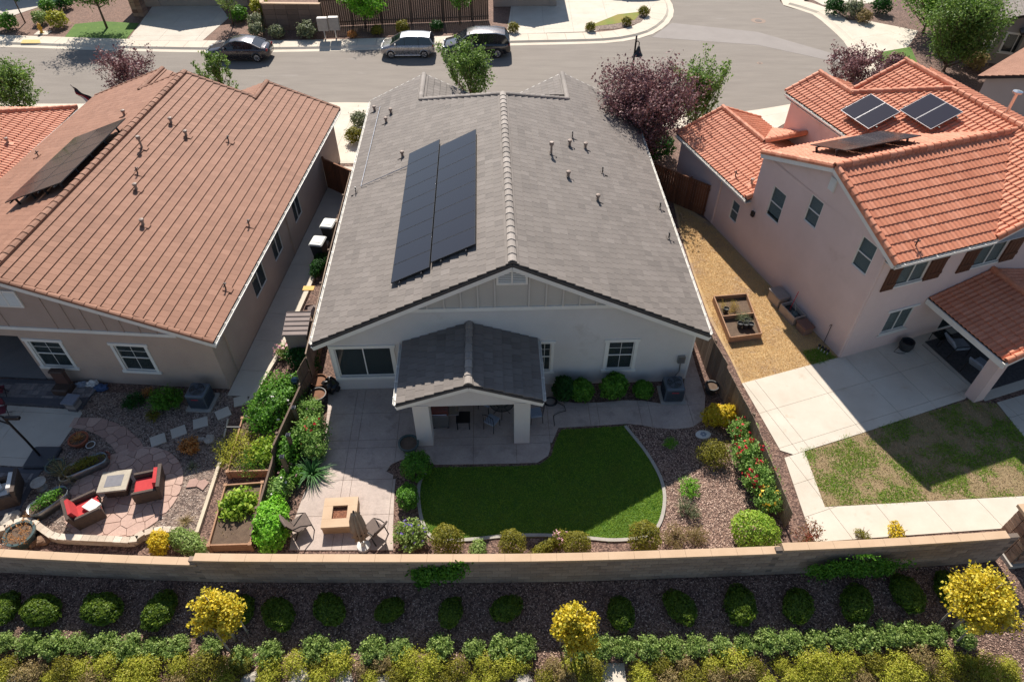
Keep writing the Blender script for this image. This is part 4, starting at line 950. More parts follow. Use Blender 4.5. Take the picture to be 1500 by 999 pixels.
def sprigmesh(name, nst, h, spread, per, leaf, m, seed=0, asp=.55, lean=.5, rad=.03):
    """many upright shoots carrying leaves all along (roses, sage, juniper, herbs)"""
    rg = np.random.default_rng(seed + 31); Ps = []; Ns = []
    for i in range(nst):
        a = rg.uniform(0, 2*math.pi); q = spread*math.sqrt(rg.random()); b = np.array([q*math.cos(a)*.5, q*math.sin(a)*.5, 0])
        tip = np.array([q*math.cos(a), q*math.sin(a), h*rg.uniform(.65, 1.1)*(1 - lean*(q/spread)**2)])
        t = rg.uniform(.15, 1, per)[:, None]; p = b + (tip - b)*t + np.array([0, 0, 1])*(.12*h*np.sin(t*math.pi)) + rg.normal(size=(per, 3))*rad
        Ps.append(p); Ns.append(rg.normal(size=(per, 3)) + np.array([math.cos(a), math.sin(a), 1.2])*.6)
    P = np.vstack(Ps); P[:, 2] = np.maximum(P[:, 2], .015); V, F = leafquads(P, np.vstack(Ns), leaf, asp, rg); return npmesh(name, V, F, m)
def strapmesh(name, n, L, w, m, seed=0, droop=.8, base=.1):
    rg = random.Random(seed); V = []; F = []
    for i in range(n):
        a = rg.uniform(0, 6.283); d = Vector((math.cos(a), math.sin(a), 0)); s = Vector((-d.y, d.x, 0))*w*rg.uniform(.7, 1.2); l = L*rg.uniform(.6, 1.1); e = rg.uniform(.5, 1.3); p = d*rg.uniform(0, base) + Vector((0, 0, .01)); k = len(V); S = 4
        for j in range(S + 1):
            t = j/S; q = p + d*(l*t*math.cos(e)*(1 + .3*t)) + Vector((0, 0, l*(t*math.sin(e) - droop*.5*t*t*t))); q.z = max(q.z, .01); ww = s*(1 - t**1.5*.92); V += [q - ww, q + ww]
        F += [(k + 2*j, k + 2*j + 1, k + 2*j + 3, k + 2*j + 2) for j in range(S)]
    return npmesh(name, [tuple(v) for v in V], F, m)
def flowermesh(name, r, n, size, m, seed=0, top=True):
    rg = np.random.default_rng(seed + 77); D = nrm(rg.normal(size=(n, 3))); D[:, 2] = np.abs(D[:, 2]); P = D*np.array(r)*rg.uniform(.9, 1.08, (n, 1)); P[:, 2] += r[2]*.9
    P = np.repeat(P, 5, axis=0) + rg.normal(size=(n*5, 3))*size*.4; V, F = leafquads(P, np.repeat(D, 5, axis=0) + rg.normal(size=(n*5, 3))*.5, size, .9, rg); return npmesh(name, V, F, m)
def treemesh(h, cr, cz, nl, per, leaf, m, bark, seed, upright=.6, tr=.07, asp=.6, twig=6, rad=.16, lean=(0, 0)):
    """trunk, limbs and twigs; leaves in sprays along the twigs. returns (trunk mesh, crown mesh)"""
    rg = np.random.default_rng(seed + 5); rr = random.Random(seed); wood = MB(); P = []; N = []
    top = Vector((lean[0], lean[1], h*.92)); z0 = cz
    wood.tube([Vector((0, 0, 0)), Vector((lean[0]*.3, lean[1]*.3, z0*.6)), Vector((lean[0]*.6, lean[1]*.6, (z0 + h)*.5)), top], [tr, tr*.8, tr*.45, tr*.12], 7)
    for i in range(nl):
        f = (i + rr.random())/nl; s = Vector((lean[0], lean[1], 0))*f*.7 + Vector((0, 0, z0*.7 + (h*.75 - z0*.7)*f)); a = i*2.4 + rr.uniform(-.4, .4)
        R_ = cr*(math.sin(min(1, .25 + f*.85)*math.pi)*.6 + .42)*rr.uniform(.75, 1.15); e = Vector((math.cos(a)*R_, math.sin(a)*R_, s.z + R_*upright*rr.uniform(.9, 1.6)))
        e.z = min(e.z, h*rr.uniform(.9, 1.02)); e += Vector((lean[0], lean[1], 0))*.6
        mid = (s + e)*.5 + Vector((0, 0, -R_*.12)); wood.tube([s, mid, e], [tr*.38, tr*.24, tr*.07], 5)
        for k in range(twig):
            t = rr.uniform(.25, 1); b = s.lerp(mid, t*2) if t < .5 else mid.lerp(e, t*2 - 1); dv = Vector((rr.gauss(0, 1), rr.gauss(0, 1), abs(rr.gauss(.5, .7)) + upright*.6)).normalized()*cr*rr.uniform(.25, .5)
            wood.tube([b, b + dv], [tr*.1, tr*.03], 4, cap=False)
            t_ = rg.random((per, 1)); p = np.array(b) + np.array(dv)*t_*1.08 + rg.normal(size=(per, 3))*rad*cr*.55; P.append(p); N.append(rg.normal(size=(per, 3)) + np.array([dv.x, dv.y, .8]))
    P = np.vstack(P); V, F = leafquads(P, np.vstack(N), leaf, asp, rg)
    return wood.mesh('trunk', bark, True), npmesh('crown', V, F, m)
BARK = mat('bark', (112, 92, 76), (84, 68, 56), 8, .9, 40, .3, .5); BARKP = mat('pale_bark', (168, 156, 142), (140, 128, 114), 8, .9, 40, .3, .3)
STEM = mat('stem', (96, 84, 56), (74, 66, 46), 8, .9)
L_BOX = leafmat('boxwood_leaf', [(44, 68, 18), (60, 86, 22), (82, 108, 28), (116, 134, 40)])
L_ROSE = leafmat('rose_leaf', [(78, 104, 46), (106, 134, 60), (136, 158, 80), (162, 175, 106)])
L_YEL = leafmat('yellow_leaf', [(176, 156, 34), (216, 188, 44), (230, 208, 84), (150, 150, 46)], .35)
L_OLV = leafmat('olive_leaf', [(88, 92, 28), (120, 118, 36), (146, 138, 44), (108, 104, 34)])
L_DRY = leafmat('dry_leaf', [(124, 106, 66), (146, 126, 84), (116, 112, 58), (160, 138, 98)])
L_CHART = leafmat('chartreuse_leaf', [(132, 142, 38), (160, 164, 50), (184, 182, 70), (148, 142, 52)])
L_GRN = leafmat('green_leaf', [(44, 84, 20), (64, 110, 28), (88, 138, 38), (112, 156, 52)])
L_DEEP = leafmat('deep_green_leaf', [(30, 66, 24), (42, 84, 30), (58, 102, 36), (36, 74, 28)])
L_BRT = leafmat('bright_green_leaf', [(72, 132, 24), (98, 162, 32), (128, 186, 48), (150, 196, 70)], .35)
L_TREE = leafmat('tree_leaf', [(56, 84, 30), (78, 110, 40), (102, 132, 54), (128, 150, 76)])
L_PLUM = leafmat('plum_leaf', [(92, 58, 62), (124, 88, 88), (156, 120, 118), (100, 64, 68)], .2)
L_LIME = leafmat('lime_leaf', [(104, 144, 38), (136, 166, 52), (168, 184, 74), (122, 150, 46)], .35)
L_GREY = leafmat('grey_green_leaf', [(96, 108, 76), (120, 130, 92), (140, 146, 112), (110, 112, 88)])
L_ORG = leafmat('rust_leaf', [(176, 112, 56), (196, 138, 76), (150, 90, 46), (204, 158, 98)])
L_GOLD = leafmat('golden_leaf', [(196, 166, 30), (216, 188, 50), (160, 150, 36), (206, 176, 40)], .35)
F_RED = leafmat('red_flower', [(190, 30, 44), (210, 50, 60), (170, 24, 60)], .2); F_PINK = leafmat('pink_flower', [(226, 170, 178), (236, 200, 204), (214, 150, 160)], .2)
F_YEL = leafmat('yellow_flower', [(230, 190, 60), (240, 206, 100), (222, 170, 50)], .2); F_PUR = leafmat('purple_flower', [(110, 84, 170), (134, 104, 186), (96, 70, 150)], .2); F_WHT = leafmat('white_flower', [(236, 232, 226), (226, 214, 210)], .2)
def plant(name, me, label, u, v, zc=0, rz=None, sc=1.0, cat='shrub', group=None, flowers=None, stem=True, p=None):
    if p is None:
        p = GS(u, v, zc) if v > 855 else G(u, v, zc)
        if v <= 855: p.z = 0
    t = thing(name, label, cat, p, rnd.uniform(0, 6.28) if rz is None else rz, group); t.scale = (sc,)*3 if not isinstance(sc, tuple) else sc
    link('foliage', me, t)
    if stem: link('stem', STEM_ME, t)
    if flowers: link('flower', flowers, t, kind='stuff')
    return t
sm = MB()
for a in range(7): sm.tube([(0, 0, 0), (.1*math.cos(a*.9), .1*math.sin(a*.9), .2), (.2*math.cos(a*.9), .2*math.sin(a*.9), .36)], [.014, .01, .005], 5)
STEM_ME = sm.mesh('stem', STEM)
# ---- round shrubs outside the wall
BX = [shrubmesh('foliage', (.62, .46, .3), 4200, .075, L_BOX, s, .16, .3) for s in range(3)]
row1 = [(4, 890, .9), (60, 893, 1.05), (148, 890, 1.08), (233, 893, 1.02), (352, 893, .85), (407, 898, .95), (482, 891, .95), (570, 891, .78), (660, 894, .8), (742, 889, .85), (910, 897, .9), (997, 888, .95), (1085, 885, 1.05), (1170, 886, .98), (1255, 882, 1.02), (1330, 868, 1.02), (1393, 862, 1.0)]
ORD = ['first', 'second', 'third', 'fourth', 'fifth', 'sixth', 'seventh', 'eighth', 'ninth', 'tenth', 'eleventh', 'twelfth', 'thirteenth', 'fourteenth', 'fifteenth', 'sixteenth', 'seventeenth', 'eighteenth', 'nineteenth', 'twentieth']
def ordn(i):
    return ORD[i] if i < 20 else ('twenty-' + ORD[i-20] if i < 29 else ('thirtieth' if i == 29 else ('thirty-' + ORD[i-30] if i < 39 else ('fortieth' if i == 39 else ('forty-' + ORD[i-40] if i < 49 else ('fiftieth' if i == 49 else 'fifty-' + ORD[i-50]))))))
for i, (u, v, s) in enumerate(row1):
    plant('round_shrub', BX[i % 3], 'dark clipped round shrub below the block wall, %s from the left' % ordn(i), u, v, .3, sc=s, group='round shrubs below the block wall')
# ---- rose row and low shrubs at the bottom edge
RS = [sprigmesh('foliage', 90, .62, .5, 24, .075, L_ROSE, s, .7, .45, .045) for s in range(4)]
row2 = [(6, 940), (42, 942), (76, 946), (112, 942), (150, 944), (188, 948), (225, 950), (258, 948), (308, 948), (352, 962), (395, 958), (462, 950), (497, 952), (548, 952), (586, 952), (645, 948), (694, 950), (735, 950), (766, 948)]
x = 846
while x < 1372: row2.append((x, 950 - max(0, x - 950)*.05 + rnd.uniform(-2, 2))); x += 35
row2.append((1412, 932))
for i, (u, v) in enumerate(row2):
    plant('rose_shrub', RS[i % 4], 'leafy grey-green shrub, %s from the left in the row below the round shrubs' % ordn(i), u, v, .25, sc=rnd.uniform(.72, .98), group='leafy row below the round shrubs')
LW = [shrubmesh('foliage', (.42, .42, .3), 1500, .055, m, 20 + i, .45, .6, .5, spiky=.25) for i, m in enumerate((L_CHART, L_OLV, L_DRY, L_CHART))]
k = 0; row3 = []
for j, (vv, st) in enumerate(((978, 34), (998, 36))):
    x = -12 + j*15
    while x < 1515:
        if not (872 < x < 922) and not (j == 1 and min(abs(x - q) for q in (440, 505, 560, 365, 20, 768)) < 14): row3.append((x + rnd.uniform(-7, 7), vv + rnd.uniform(-5, 5) - max(0, x - 1000)*.012, j))
        x += st
for j in (0, 1):
    for i, (u, v, jj) in enumerate(sorted(q for q in row3 if q[2] == j)):
        plant('low_shrub', LW[rnd.choice((0, 0, 1, 2, 3))], 'low yellow-green ground shrub, %s from the left in the %s row' % (ordn(i), ('second lowest', 'lowest')[j]), u, v, .15, sc=rnd.uniform(.68, 1.15), group='low shrubs along the bottom edge')
# ---- three small golden trees with stakes
def staked_tree(label, u, v, h, cr, seed, per=44, stakes=True, m=None, n=26):
    p = GS(u, v); t = thing('golden_tree', label, 'tree', p)
    tm, cm = treemesh(h, cr, h*.48, n, per, .085, m or L_YEL, BARKP, seed, .35, .05, .85, 7, .2); link('trunk', tm, t); link('crown', cm, t)
    for a in (.6, 2.6, 4.6): MB().tube([(.38*math.cos(a), .38*math.sin(a), 0), (.38*math.cos(a), .38*math.sin(a), 1.75)], .03, 6).build('stake', BARKP, t)
    return t
staked_tree('small golden-leaved tree at the left of the planting strip', 346, 938, 3.4, .62, 3)
staked_tree('small golden-leaved tree in the middle of the planting strip', 836, 957, 3.3, .6, 8)
staked_tree('largest golden-leaved tree at the right end of the planting strip', 1392, 924, 3.5, .88, 12, 46, n=34)
# ---- wall vines
def vine(label, uvs, r, n, seed):
    p0 = G(uvs[0][0], uvs[0][1], .5); rg = np.random.default_rng(seed); P = []
    for u, v, rad, k in uvs:
        c = G(u, v, .75)
        for q_i in range(int(14*k)):
            sc_ = c + Vector((rg.normal()*rad*.62, 0, rg.normal()*rad*.5)); m_ = int(n*k/14); L_ = rg.uniform(.1, .3)
            q = rg.normal(size=(m_, 3))*np.array([L_*.6, .07, L_*.5]); q[:, 1] = -np.abs(q[:, 1]) - .01; P.append(q + np.array([sc_.x, 10.2 + .0042*abs(c.x)**1.9*.5, sc_.z]))
    P = np.vstack(P); P[:, 2] = np.clip(P[:, 2], .02, 1.5); t = thing('wall_vine', label, 'vine', (p0.x, p0.y, 0)); P -= np.array([p0.x, p0.y, 0])
    V, F = leafquads(P, rg.normal(size=P.shape) + np.array([0, -1.2, .6]), r, .75, rg); link('foliage', npmesh('foliage', V, F, L_GRN), t); MB().tube([(0, 0, 0), (.1, .05, .4), (.05, .06, .9)], .012, 5).build('stem', STEM, t)
vine('dark green vine climbing the middle of the block wall', [(630, 838, .42, 1), (636, 854, .62, 1.2), (655, 858, .4, .5)], .09, 1900, 1)
vine('wide dark green vine spreading over the right part of the block wall', [(1215, 826, .55, 1), (1250, 830, .5, 1), (1280, 822, .5, 1), (1312, 828, .3, .4), (1195, 828, .3, .4), (1258, 842, .35, .6)], .08, 1500, 2)
# ---- main garden
SPH = lambda m, s, r=(.5, .5, .45), n=3000, lf=.07, **k: shrubmesh('foliage', r, n, lf, m, s, **k)
g1, g2, gd, go, gb = SPH(L_GRN, 41), SPH(L_GRN, 42, lf=.09), SPH(L_DEEP, 43, lf=.1), SPH(L_OLV, 44, (.52, .5, .6), 3800, .055, lumpy=.2), SPH(L_BRT, 45, lf=.1)
plant('round_shrub', g1, 'round green shrub at the patio corner beside the lawn', 610, 684, .4, sc=1.12)
plant('round_shrub', g1, 'green shrub on the left edge of the lawn, below the round one', 597, 728, .35, sc=(.75, 1.0, .9))
plant('flowering_shrub', sprigmesh('foliage', 110, .85, .6, 26, .085, L_ROSE, 50, .6, .4, .05), 'pale green flowering shrub with purple blooms left of the lawn, by the wall', 603, 786, .3, sc=1.05, flowers=flowermesh('flower', (.5, .5, .5), 16, .05, F_PUR, 5))
for i, (u, v, s, lb) in enumerate(((655, 792, 1.05, 'first'), (750, 796, .92, 'second'), (845, 797, .92, 'third'), (944, 789, 1.08, 'fourth'))):
    plant('olive_shrub', go, 'olive-yellow round shrub against the inside of the wall, %s from the left' % lb, u, v, .55, sc=s, group='olive shrubs inside the wall')
plant('low_shrub', SPH(L_ROSE, 52, (.4, .3, .2), 1200, .06), 'small green shrub between first and second olive shrubs by the lawn', 700, 806, .15)
plant('low_shrub', SPH(L_OLV, 53, (.6, .25, .25), 1600, .06), 'low olive ground plant between second and third olive shrubs', 797, 805, .15)
plant('flowering_shrub', SPH(L_OLV, 54, (.3, .3, .4), 1000, .05, spiky=.4), 'small shrub with dusty pink flowers beside the third olive shrub', 822, 790, .4, flowers=flowermesh('flower', (.3, .3, .42), 26, .04, F_PINK, 6))
plant('leafy_shrub', gd, 'dark green shrub by the house wall, first from the hose', 826, 572, .35, sc=(1.05, .9, 1.15))
plant('leafy_shrub', g2, 'green shrub by the house wall, second from the hose', 851, 573, .35, sc=1.0)
plant('leafy_shrub', g2, 'largest green shrub below the right rear window', 899, 568, .4, sc=(1.2, 1, 1.2))
plant('leafy_shrub', g2, 'small green shrub by the wall left of the air conditioner', 942, 572, .3, sc=.8)
fern = strapmesh('foliage', 90, .5, .022, L_BRT, 3, .9); fern2 = sprigmesh('foliage', 60, .4, .45, 26, .05, L_BRT, 61, .35, .6, .03)
plant('fern_clump', fern2, 'small bright green clump alone in the shaded bark bed', 982, 648, .15, sc=.72)
plant('fern_clump', fern2, 'wide bright green clump at the sunny edge of the lawn', 1010, 713, .15, sc=1.1)
plant('sage_shrub', sprigmesh('foliage', 80, .45, .5, 24, .05, L_GREY, 62, .4, .5, .03), 'grey-green shrub below the bright clump in the bark bed', 1007, 745, .2, sc=(1.1, .8, 1))
plant('dry_shrub', sprigmesh('foliage', 80, .5, .5, 22, .05, L_DRY, 63, .4, .5, .05), 'dry brownish shrub in the bark bed near the block wall', 990, 785, .2)
plant('dry_shrub', sprigmesh('foliage', 70, .5, .45, 20, .05, L_DRY, 64, .4, .5, .05), 'tan dry shrub beside the big glossy round shrub', 1020, 783, .2, sc=.95)
plant('spreading_shrub', SPH(L_OLV, 65, (.75, .6, .4), 3000, .06, lumpy=.35, fill=.7), 'spreading olive shrub with brown tips next to the stone plaque', 1046, 665, .3, sc=.95)
plant('golden_shrub', SPH(L_GOLD, 66, (.4, .62, .42), 3000, .08, lumpy=.35), 'golden yellow shrub at the foot of the right fence', 1053, 610, .35, sc=1.08)
L_ROSB = leafmat('rose_bush_leaf', [(70, 110, 40), (98, 138, 54), (130, 164, 76), (156, 180, 104)])
rz_me = sprigmesh('foliage', 130, 1.2, .72, 26, .09, L_ROSB, 67, .6, .35, .06)
for i, (u, v, s, f, lb) in enumerate(((1090, 628, .8, F_RED, 'rose bush with crimson flowers at the top of the right fence'), (1098, 668, 1.0, F_RED, 'dense green rose bush in the middle of the right fence'), (1114, 700, .95, F_RED, 'rose bush with red flowers beside the garden path fence'), (1128, 728, .8, F_YEL, 'rose bush with yellow flowers at the lower right fence'))):
    plant('rose_bush', rz_me, lb, u, v, .6, sc=s, flowers=flowermesh('flower', (.62, .56, .68), 18, .085, f, 70 + i))
plant('glossy_shrub', SPH(L_LIME, 71, (.78, .7, .62), 4600, .075, lumpy=.12, fill=.3), 'big round glossy yellow-green shrub in the right corner of the bark bed', 1106, 782, .5, sc=1.05)
plant('red_tipped_shrub', sprigmesh('foliage', 26, 1.0, .55, 34, .07, leafmat('photinia_leaf', [(140, 60, 50), (96, 60, 40), (110, 110, 60), (150, 76, 60)]), 72, .6, .3, .05), 'sparse red-tipped shrub between the fence and concrete path', 1183, 790, .3)
plant('low_shrub', SPH(L_GOLD, 73, (.4, .2, .15), 700, .06), 'small golden plant behind the wall under the right path', 1312, 784, .1, sc=1.3)
plant('low_shrub', SPH(L_OLV, 74, (.3, .18, .15), 500, .05), 'tiny olive plant behind the wall left of the golden one', 1100 + 2, 1, .1, p=G(1262, 787))
plant('leafy_hedge', SPH(L_BRT, 75, (.62, 1.0, .55), 5200, .1, lumpy=.3), 'bright green leafy mound along the low fence by the left chair', 398, 768, .5, rz=.15)
plant('rose_bush', rz_me, 'rose bush leaning over the patio near the barrels', 452, 600, .5, sc=.78, flowers=flowermesh('flower', (.5, .5, .55), 5, .07, F_PINK, 80))
plant('rose_bush', rz_me, 'tall rose bush with red hips halfway along the left patio edge', 456, 632, .6, sc=1.0, flowers=flowermesh('flower', (.55, .55, .6), 8, .07, F_RED, 81))
plant('rose_bush', rz_me, 'rose bush above the strap-leaved plant on the patio edge', 462, 655, .45, sc=.75, flowers=flowermesh('flower', (.5, .5, .5), 4, .07, F_PINK, 82))
plant('strap_leaved_plant', strapmesh('foliage', 150, .95, .022, leafmat('agapanthus_leaf', [(52, 92, 44), (70, 116, 56), (96, 138, 80)]), 5, .9), 'dark strap-leaved clump at the corner of the sunlit patio', 456, 690, .2, cat='plant', stem=False)
plant('succulent_shrub', sprigmesh('foliage', 60, .6, .45, 26, .08, L_GRN, 84, .7, .5, .05), 'round green and red shrub in front of the low fence', 426, 695, .35, flowers=flowermesh('flower', (.4, .4, .4), 8, .05, F_PINK, 84))
# ---- left garden
plant('climbing_shrub', SPH(L_GRN, 86, (.95, 1.5, .62), 7200, .1, lumpy=.35, fill=.5), 'large light green climbing mass along the fence above the raised beds', 402, 588, .6, rz=-.25, flowers=flowermesh('flower', (.9, 1.4, .6), 10, .07, F_WHT, 86))
plant('climbing_shrub', SPH(L_GRN, 186, (.5, .8, .45), 2600, .1, lumpy=.4, fill=.6), 'green climber hanging over the low fence beside the upper raised bed', 420, 652, .7, rz=-.2)
plant('climbing_shrub', SPH(L_ROSB, 187, (.4, .6, .4), 1800, .09, lumpy=.4, fill=.6), 'pale green climber over the low fence above the bright green mound', 408, 712, .6, rz=-.1, flowers=flowermesh('flower', (.4, .5, .4), 6, .07, F_WHT, 187))
plant('dark_shrub', SPH(L_DEEP, 87, (.55, .8, .6), 2600, .1), 'dark green shrub behind the grey shed', 443, 525, .5)
plant('flowering_shrub', sprigmesh('foliage', 40, .6, .4, 24, .07, L_ROSE, 88, .6, .4, .05), 'shrub with pink and peach flowers beside the grey shed', 416, 515, .3, flowers=flowermesh('flower', (.4, .4, .4), 16, .09, F_PINK, 88))
plant('hedge_plant', SPH(L_DEEP, 89, (.35, .9, .35), 2400, .08), 'narrow green planting behind the two waste bins', 467, 388, .3, rz=-.1)
plant('leafy_shrub', sprigmesh('foliage', 110, .75, .7, 26, .08, L_GRN, 90, .45, .5, .05), 'bushy green shrub below the brown house window', 243, 586, .3, sc=1.05)
plant('leafy_shrub', sprigmesh('foliage', 60, .45, .5, 20, .07, L_DEEP, 91, .5, .5, .05), 'small dark shrub left of the bushy one by the brown wall', 196, 586, .2)
plant('rust_shrub', sprigmesh('foliage', 40, .6, .35, 20, .06, L_ORG, 92, .6, .4, .05), 'rust-coloured sprigs against the brown wall', 214, 572, .3, sc=.7)
plant('rust_shrub', sprigmesh('foliage', 70, .6, .42, 24, .07, L_ORG, 93, .7, .4, .05), 'peach-coloured shrub beside the stepping stones', 278, 652, .3, sc=.95)
plant('rust_shrub', sprigmesh('foliage', 40, .4, .4, 20, .06, L_OLV, 94, .6, .4, .05), 'brownish low plant in front of the bushy green shrub', 222, 608, .2, sc=.8)
plant('yellow_shrub', SPH(L_GOLD, 95, (.5, .35, .35), 2000, .075, lumpy=.4), 'yellow shrub behind the low curved wall', 232, 795, .3, sc=.95)
plant('low_shrub', SPH(L_ROSE, 96, (.85, .4, .32), 3200, .07), 'wide low green shrub in the corner by the block wall', 276, 795, .25, sc=.95)
plant('grass_tuft', strapmesh('foliage', 70, .32, .01, L_DRY, 9, .6), 'small dry grass tuft in the gravel by the flagstone circle', 271, 762, .1, cat='grass tuft', stem=False)
plant('grass_tuft', strapmesh('foliage', 50, .3, .01, L_GREY, 10, .6), 'grey tuft beside the flagstone path', 281, 682, .1, cat='grass tuft', stem=False)
# ---- street trees and front gardens
def tree(label, x, y, h, cr, m, seed, cz=None, nl=26, per=22, leaf=.13, up=.7, tr=.08, bark=None, name='street_tree', rad=.16, twig=7, asp=.55):
    t = thing(name, label, 'tree', (x, y, 0)); a, b = treemesh(h, cr, cz or h*.3, nl, per, leaf, m, bark or BARK, seed, up, tr, asp, twig, rad); link('trunk', a, t); link('crown', b, t); return t
tree('upright green tree in front of the grey house, between the gables', -2.5, 40.2, 5.5, 1.5, L_TREE, 21, 1.5, 34, 26, .15, 1.5, rad=.12)
tree('large purple-leaved plum tree right of the grey roof', 7.4, 36.0, 4.9, 2.7, L_PLUM, 22, .4, 80, 30, .16, 1.15, .12, rad=.12, name='plum_tree', twig=8)
tree('upright green tree right of the large plum tree', 10.9, 38.2, 5.0, 1.5, L_TREE, 23, 1.2, 34, 26, .15, 1.6, rad=.12)
tree('small plum tree behind the left end of the brown roof', -23.6, 41.2, 4.3, 1.7, L_PLUM, 24, 1.0, 26, 24, .15, 1.2, rad=.12, name='plum_tree')
tree('small green tree peeking over the brown roof', -18.1, 41.3, 5.0, 1.0, L_TREE, 25, 1.2, 18, 22, .14, 1.4, rad=.12)
tree('green tree at the left edge beyond the orange-roofed house', -31.0, 41.0, 3.9, 1.6, L_TREE, 26, .6, 30, 26, .16, 1.0)
tree('plum shrub-tree at the kerb behind the orange roof peaks', 22.0, 43.4, 3.7, 1.7, L_PLUM, 27, .6, 30, 24, .16, 1.0, name='plum_tree', rad=.12)
p = G(1382, 105); tree('dense green tree in front of the far right driveway', p.x, p.y, 5.2, 2.4, L_TREE, 28, .4, 80, 40, .17, .8, .12)
p = G(1352, 48); tree('tall green tree standing behind the dense one at upper right', p.x, p.y, 6.2, 2.8, L_GRN, 29, .5, 80, 36, .18, .8, .12)
p = G(157, 42); tree('staked green tree on the shaded lawn across the street', p.x, p.y, 6.2, 2.6, L_GRN, 30, 2.2, 46, 30, .17, .5, .1)
p = G(342, 38); tree('thin young tree beside the driveway across the street', p.x, p.y, 4.2, 1.1, L_ROSE, 31, 1.6, 18, 16, .13, .6, .06)
p = G(37, 34); tree('bare-stemmed young tree at the upper left corner', p.x, p.y, 4.4, 1.0, L_DEEP, 32, 2.2, 14, 14, .14, .6, .06)
p = G(536, 42); tree('bright green tree beside the mailboxes across the street', p.x, p.y, 4.2, 1.7, L_BRT, 33, 1.0, 40, 28, .17, .5, .08)
p = G(674, 38); tree('slim green tree behind the black minivan', p.x, p.y, 4.4, 1.2, L_GRN, 34, 1.6, 20, 18, .15, .6, .06)
for i, (u, v, m, s, lb) in enumerate(((12, 38, L_GRN, 1.5, 'low green shrub at the far left kerb'), (60, 30, L_ROSE, 1.2, 'grey-green shrub above the yellow hydrant'), (86, 34, L_CHART, 1.5, 'grassy yellow-green shrub right of the hydrant'), (72, 14, L_GRN, 1.3, 'round green shrub at the top left corner'), (95, 8, L_DEEP, 1.3, 'dark shrub beside the staked lawn tree'), (350, 26, L_GRN, 1.4, 'round green shrub behind the grey sedan'), (382, 15, L_CHART, 1.6, 'yellow-green shrub left of the brown fence'), (375, 35, L_GREY, 1.3, 'pale dry shrub behind the sedan roof'), (376, 47, L_GREY, 1.2, 'pale dry shrub touching the sedan rear'), (406, 50, L_GREY, 1.2, 'grey-green shrub in front of the brown fence, left one'), (450, 50, L_GREY, 1.5, 'grey-green shrub left of the mailboxes'), (516, 50, L_ORG, .7, 'small pinkish shrub right of the mailboxes'), (552, 46, L_OLV, .9, 'dim olive shrub under the bright green tree'), (590, 42, L_OLV, 1.1, 'dim olive shrub behind the silver hatchback'), (640, 40, L_DEEP, 1.0, 'dark shrub behind the hatchback and minivan'), (752, 42, L_OLV, .9, 'dim shrub beside the far garage'),
    (865, 40, L_OLV, .8, 'left one of three round shrubs around the kerbside lawn'), (918, 32, L_OLV, .8, 'middle one of three round shrubs around the kerbside lawn'), (943, 18, L_OLV, .9, 'right one of three round shrubs around the kerbside lawn'), (1222, 16, L_DEEP, 1.6, 'spreading dark shrub at the top of the cul-de-sac'), (1248, 20, L_GREY, 1.6, 'greyish shrub beside the spreading dark one'), (1265, 28, L_DRY, 1.2, 'dry shrub at the cul-de-sac driveway'), (1425, 95, L_DRY, 1.6, 'brownish shrub below the dense green tree'), (1420, 72, L_OLV, 1.5, 'olive shrub right of the dense green tree'), (1310, 98, L_PLUM, 1.5, 'purple shrub behind the orange roof near the lawn patch'), (527, 178, L_GREY, 1.15, 'rounded grey-green shrub left of the grey roof, upper one'), (520, 202, L_OLV, 1.1, 'rounded olive shrub left of the grey roof, lower one'), (1290, 15, L_DEEP, 1.6, 'dark shrub beside the tall tree at upper right'), (965, 222, L_DEEP, 1.7, 'dark hedge shrub under the large plum tree'), (950, 195, L_DEEP, 1.6, 'dark shrub between the grey roof and the plum tree'))):
    key = 'sv%d' % (i % 3)
    me = _M.get((m.name, i % 2)) or SPH(m, 100 + i, (.5, .5, .42), 1300, .11, lumpy=.4, spiky=.3); _M[(m.name, i % 2)] = me
    plant('garden_shrub', me, lb, u, v, .3, sc=s)
# ---- ground cover: chips, grass and straw as real pieces
def scatter(name, poly, n, size, m, label, cat, z=.012, seed=0, asp=.5, tilt=.35, dens=None, upright=False):
    rg = np.random.default_rng(seed); xs = [p[0] for p in poly]; ys = [p[1] for p in poly]
    P = np.column_stack([rg.uniform(min(xs), max(xs), n*3), rg.uniform(min(ys), max(ys), n*3)]); P = P[inpoly(P[:, 0], P[:, 1], poly)][:n]
    if dens is not None: P = P[np.array([dens(p[0], p[1]) > rg.random() for p in P])]
    k = len(P); P3 = np.column_stack([P, z - SLOPE*np.clip(YS - P[:, 1], 0, 8)])
    if upright:
        a = rg.uniform(0, 6.28, k); B = np.column_stack([np.cos(a), np.sin(a), np.zeros(k)])*size*asp*.5; T = np.column_stack([rg.normal(size=k)*.9, rg.normal(size=k)*.9, np.ones(k)*.8])*size*rg.uniform(.5, 1.2, (k, 1))
        V = np.empty((k, 3, 3)); V[:, 0] = P3 - B; V[:, 1] = P3 + B; V[:, 2] = P3 + T; V = V.reshape(-1, 3); F = np.arange(k*3).reshape(-1, 3)
    else:
        N = np.column_stack([rg.normal(size=(k, 2))*tilt, np.ones(k)]); V, F = leafquads(P3, N, size, asp, rg); V[:, 2] = np.maximum(V[:, 2], z - .004 - SLOPE*np.clip(YS - V[:, 1], 0, 8))
    o = link(name, npmesh(name, V, F, m), kind='stuff', label=label, cat=cat); return o
CHIP = leafmat('wood_chip', [(92, 68, 58), (134, 104, 90), (172, 140, 122), (200, 174, 154)], 0); PEB = leafmat('pebble', [(84, 70, 62), (124, 104, 94), (152, 132, 118), (176, 160, 146)], 0)
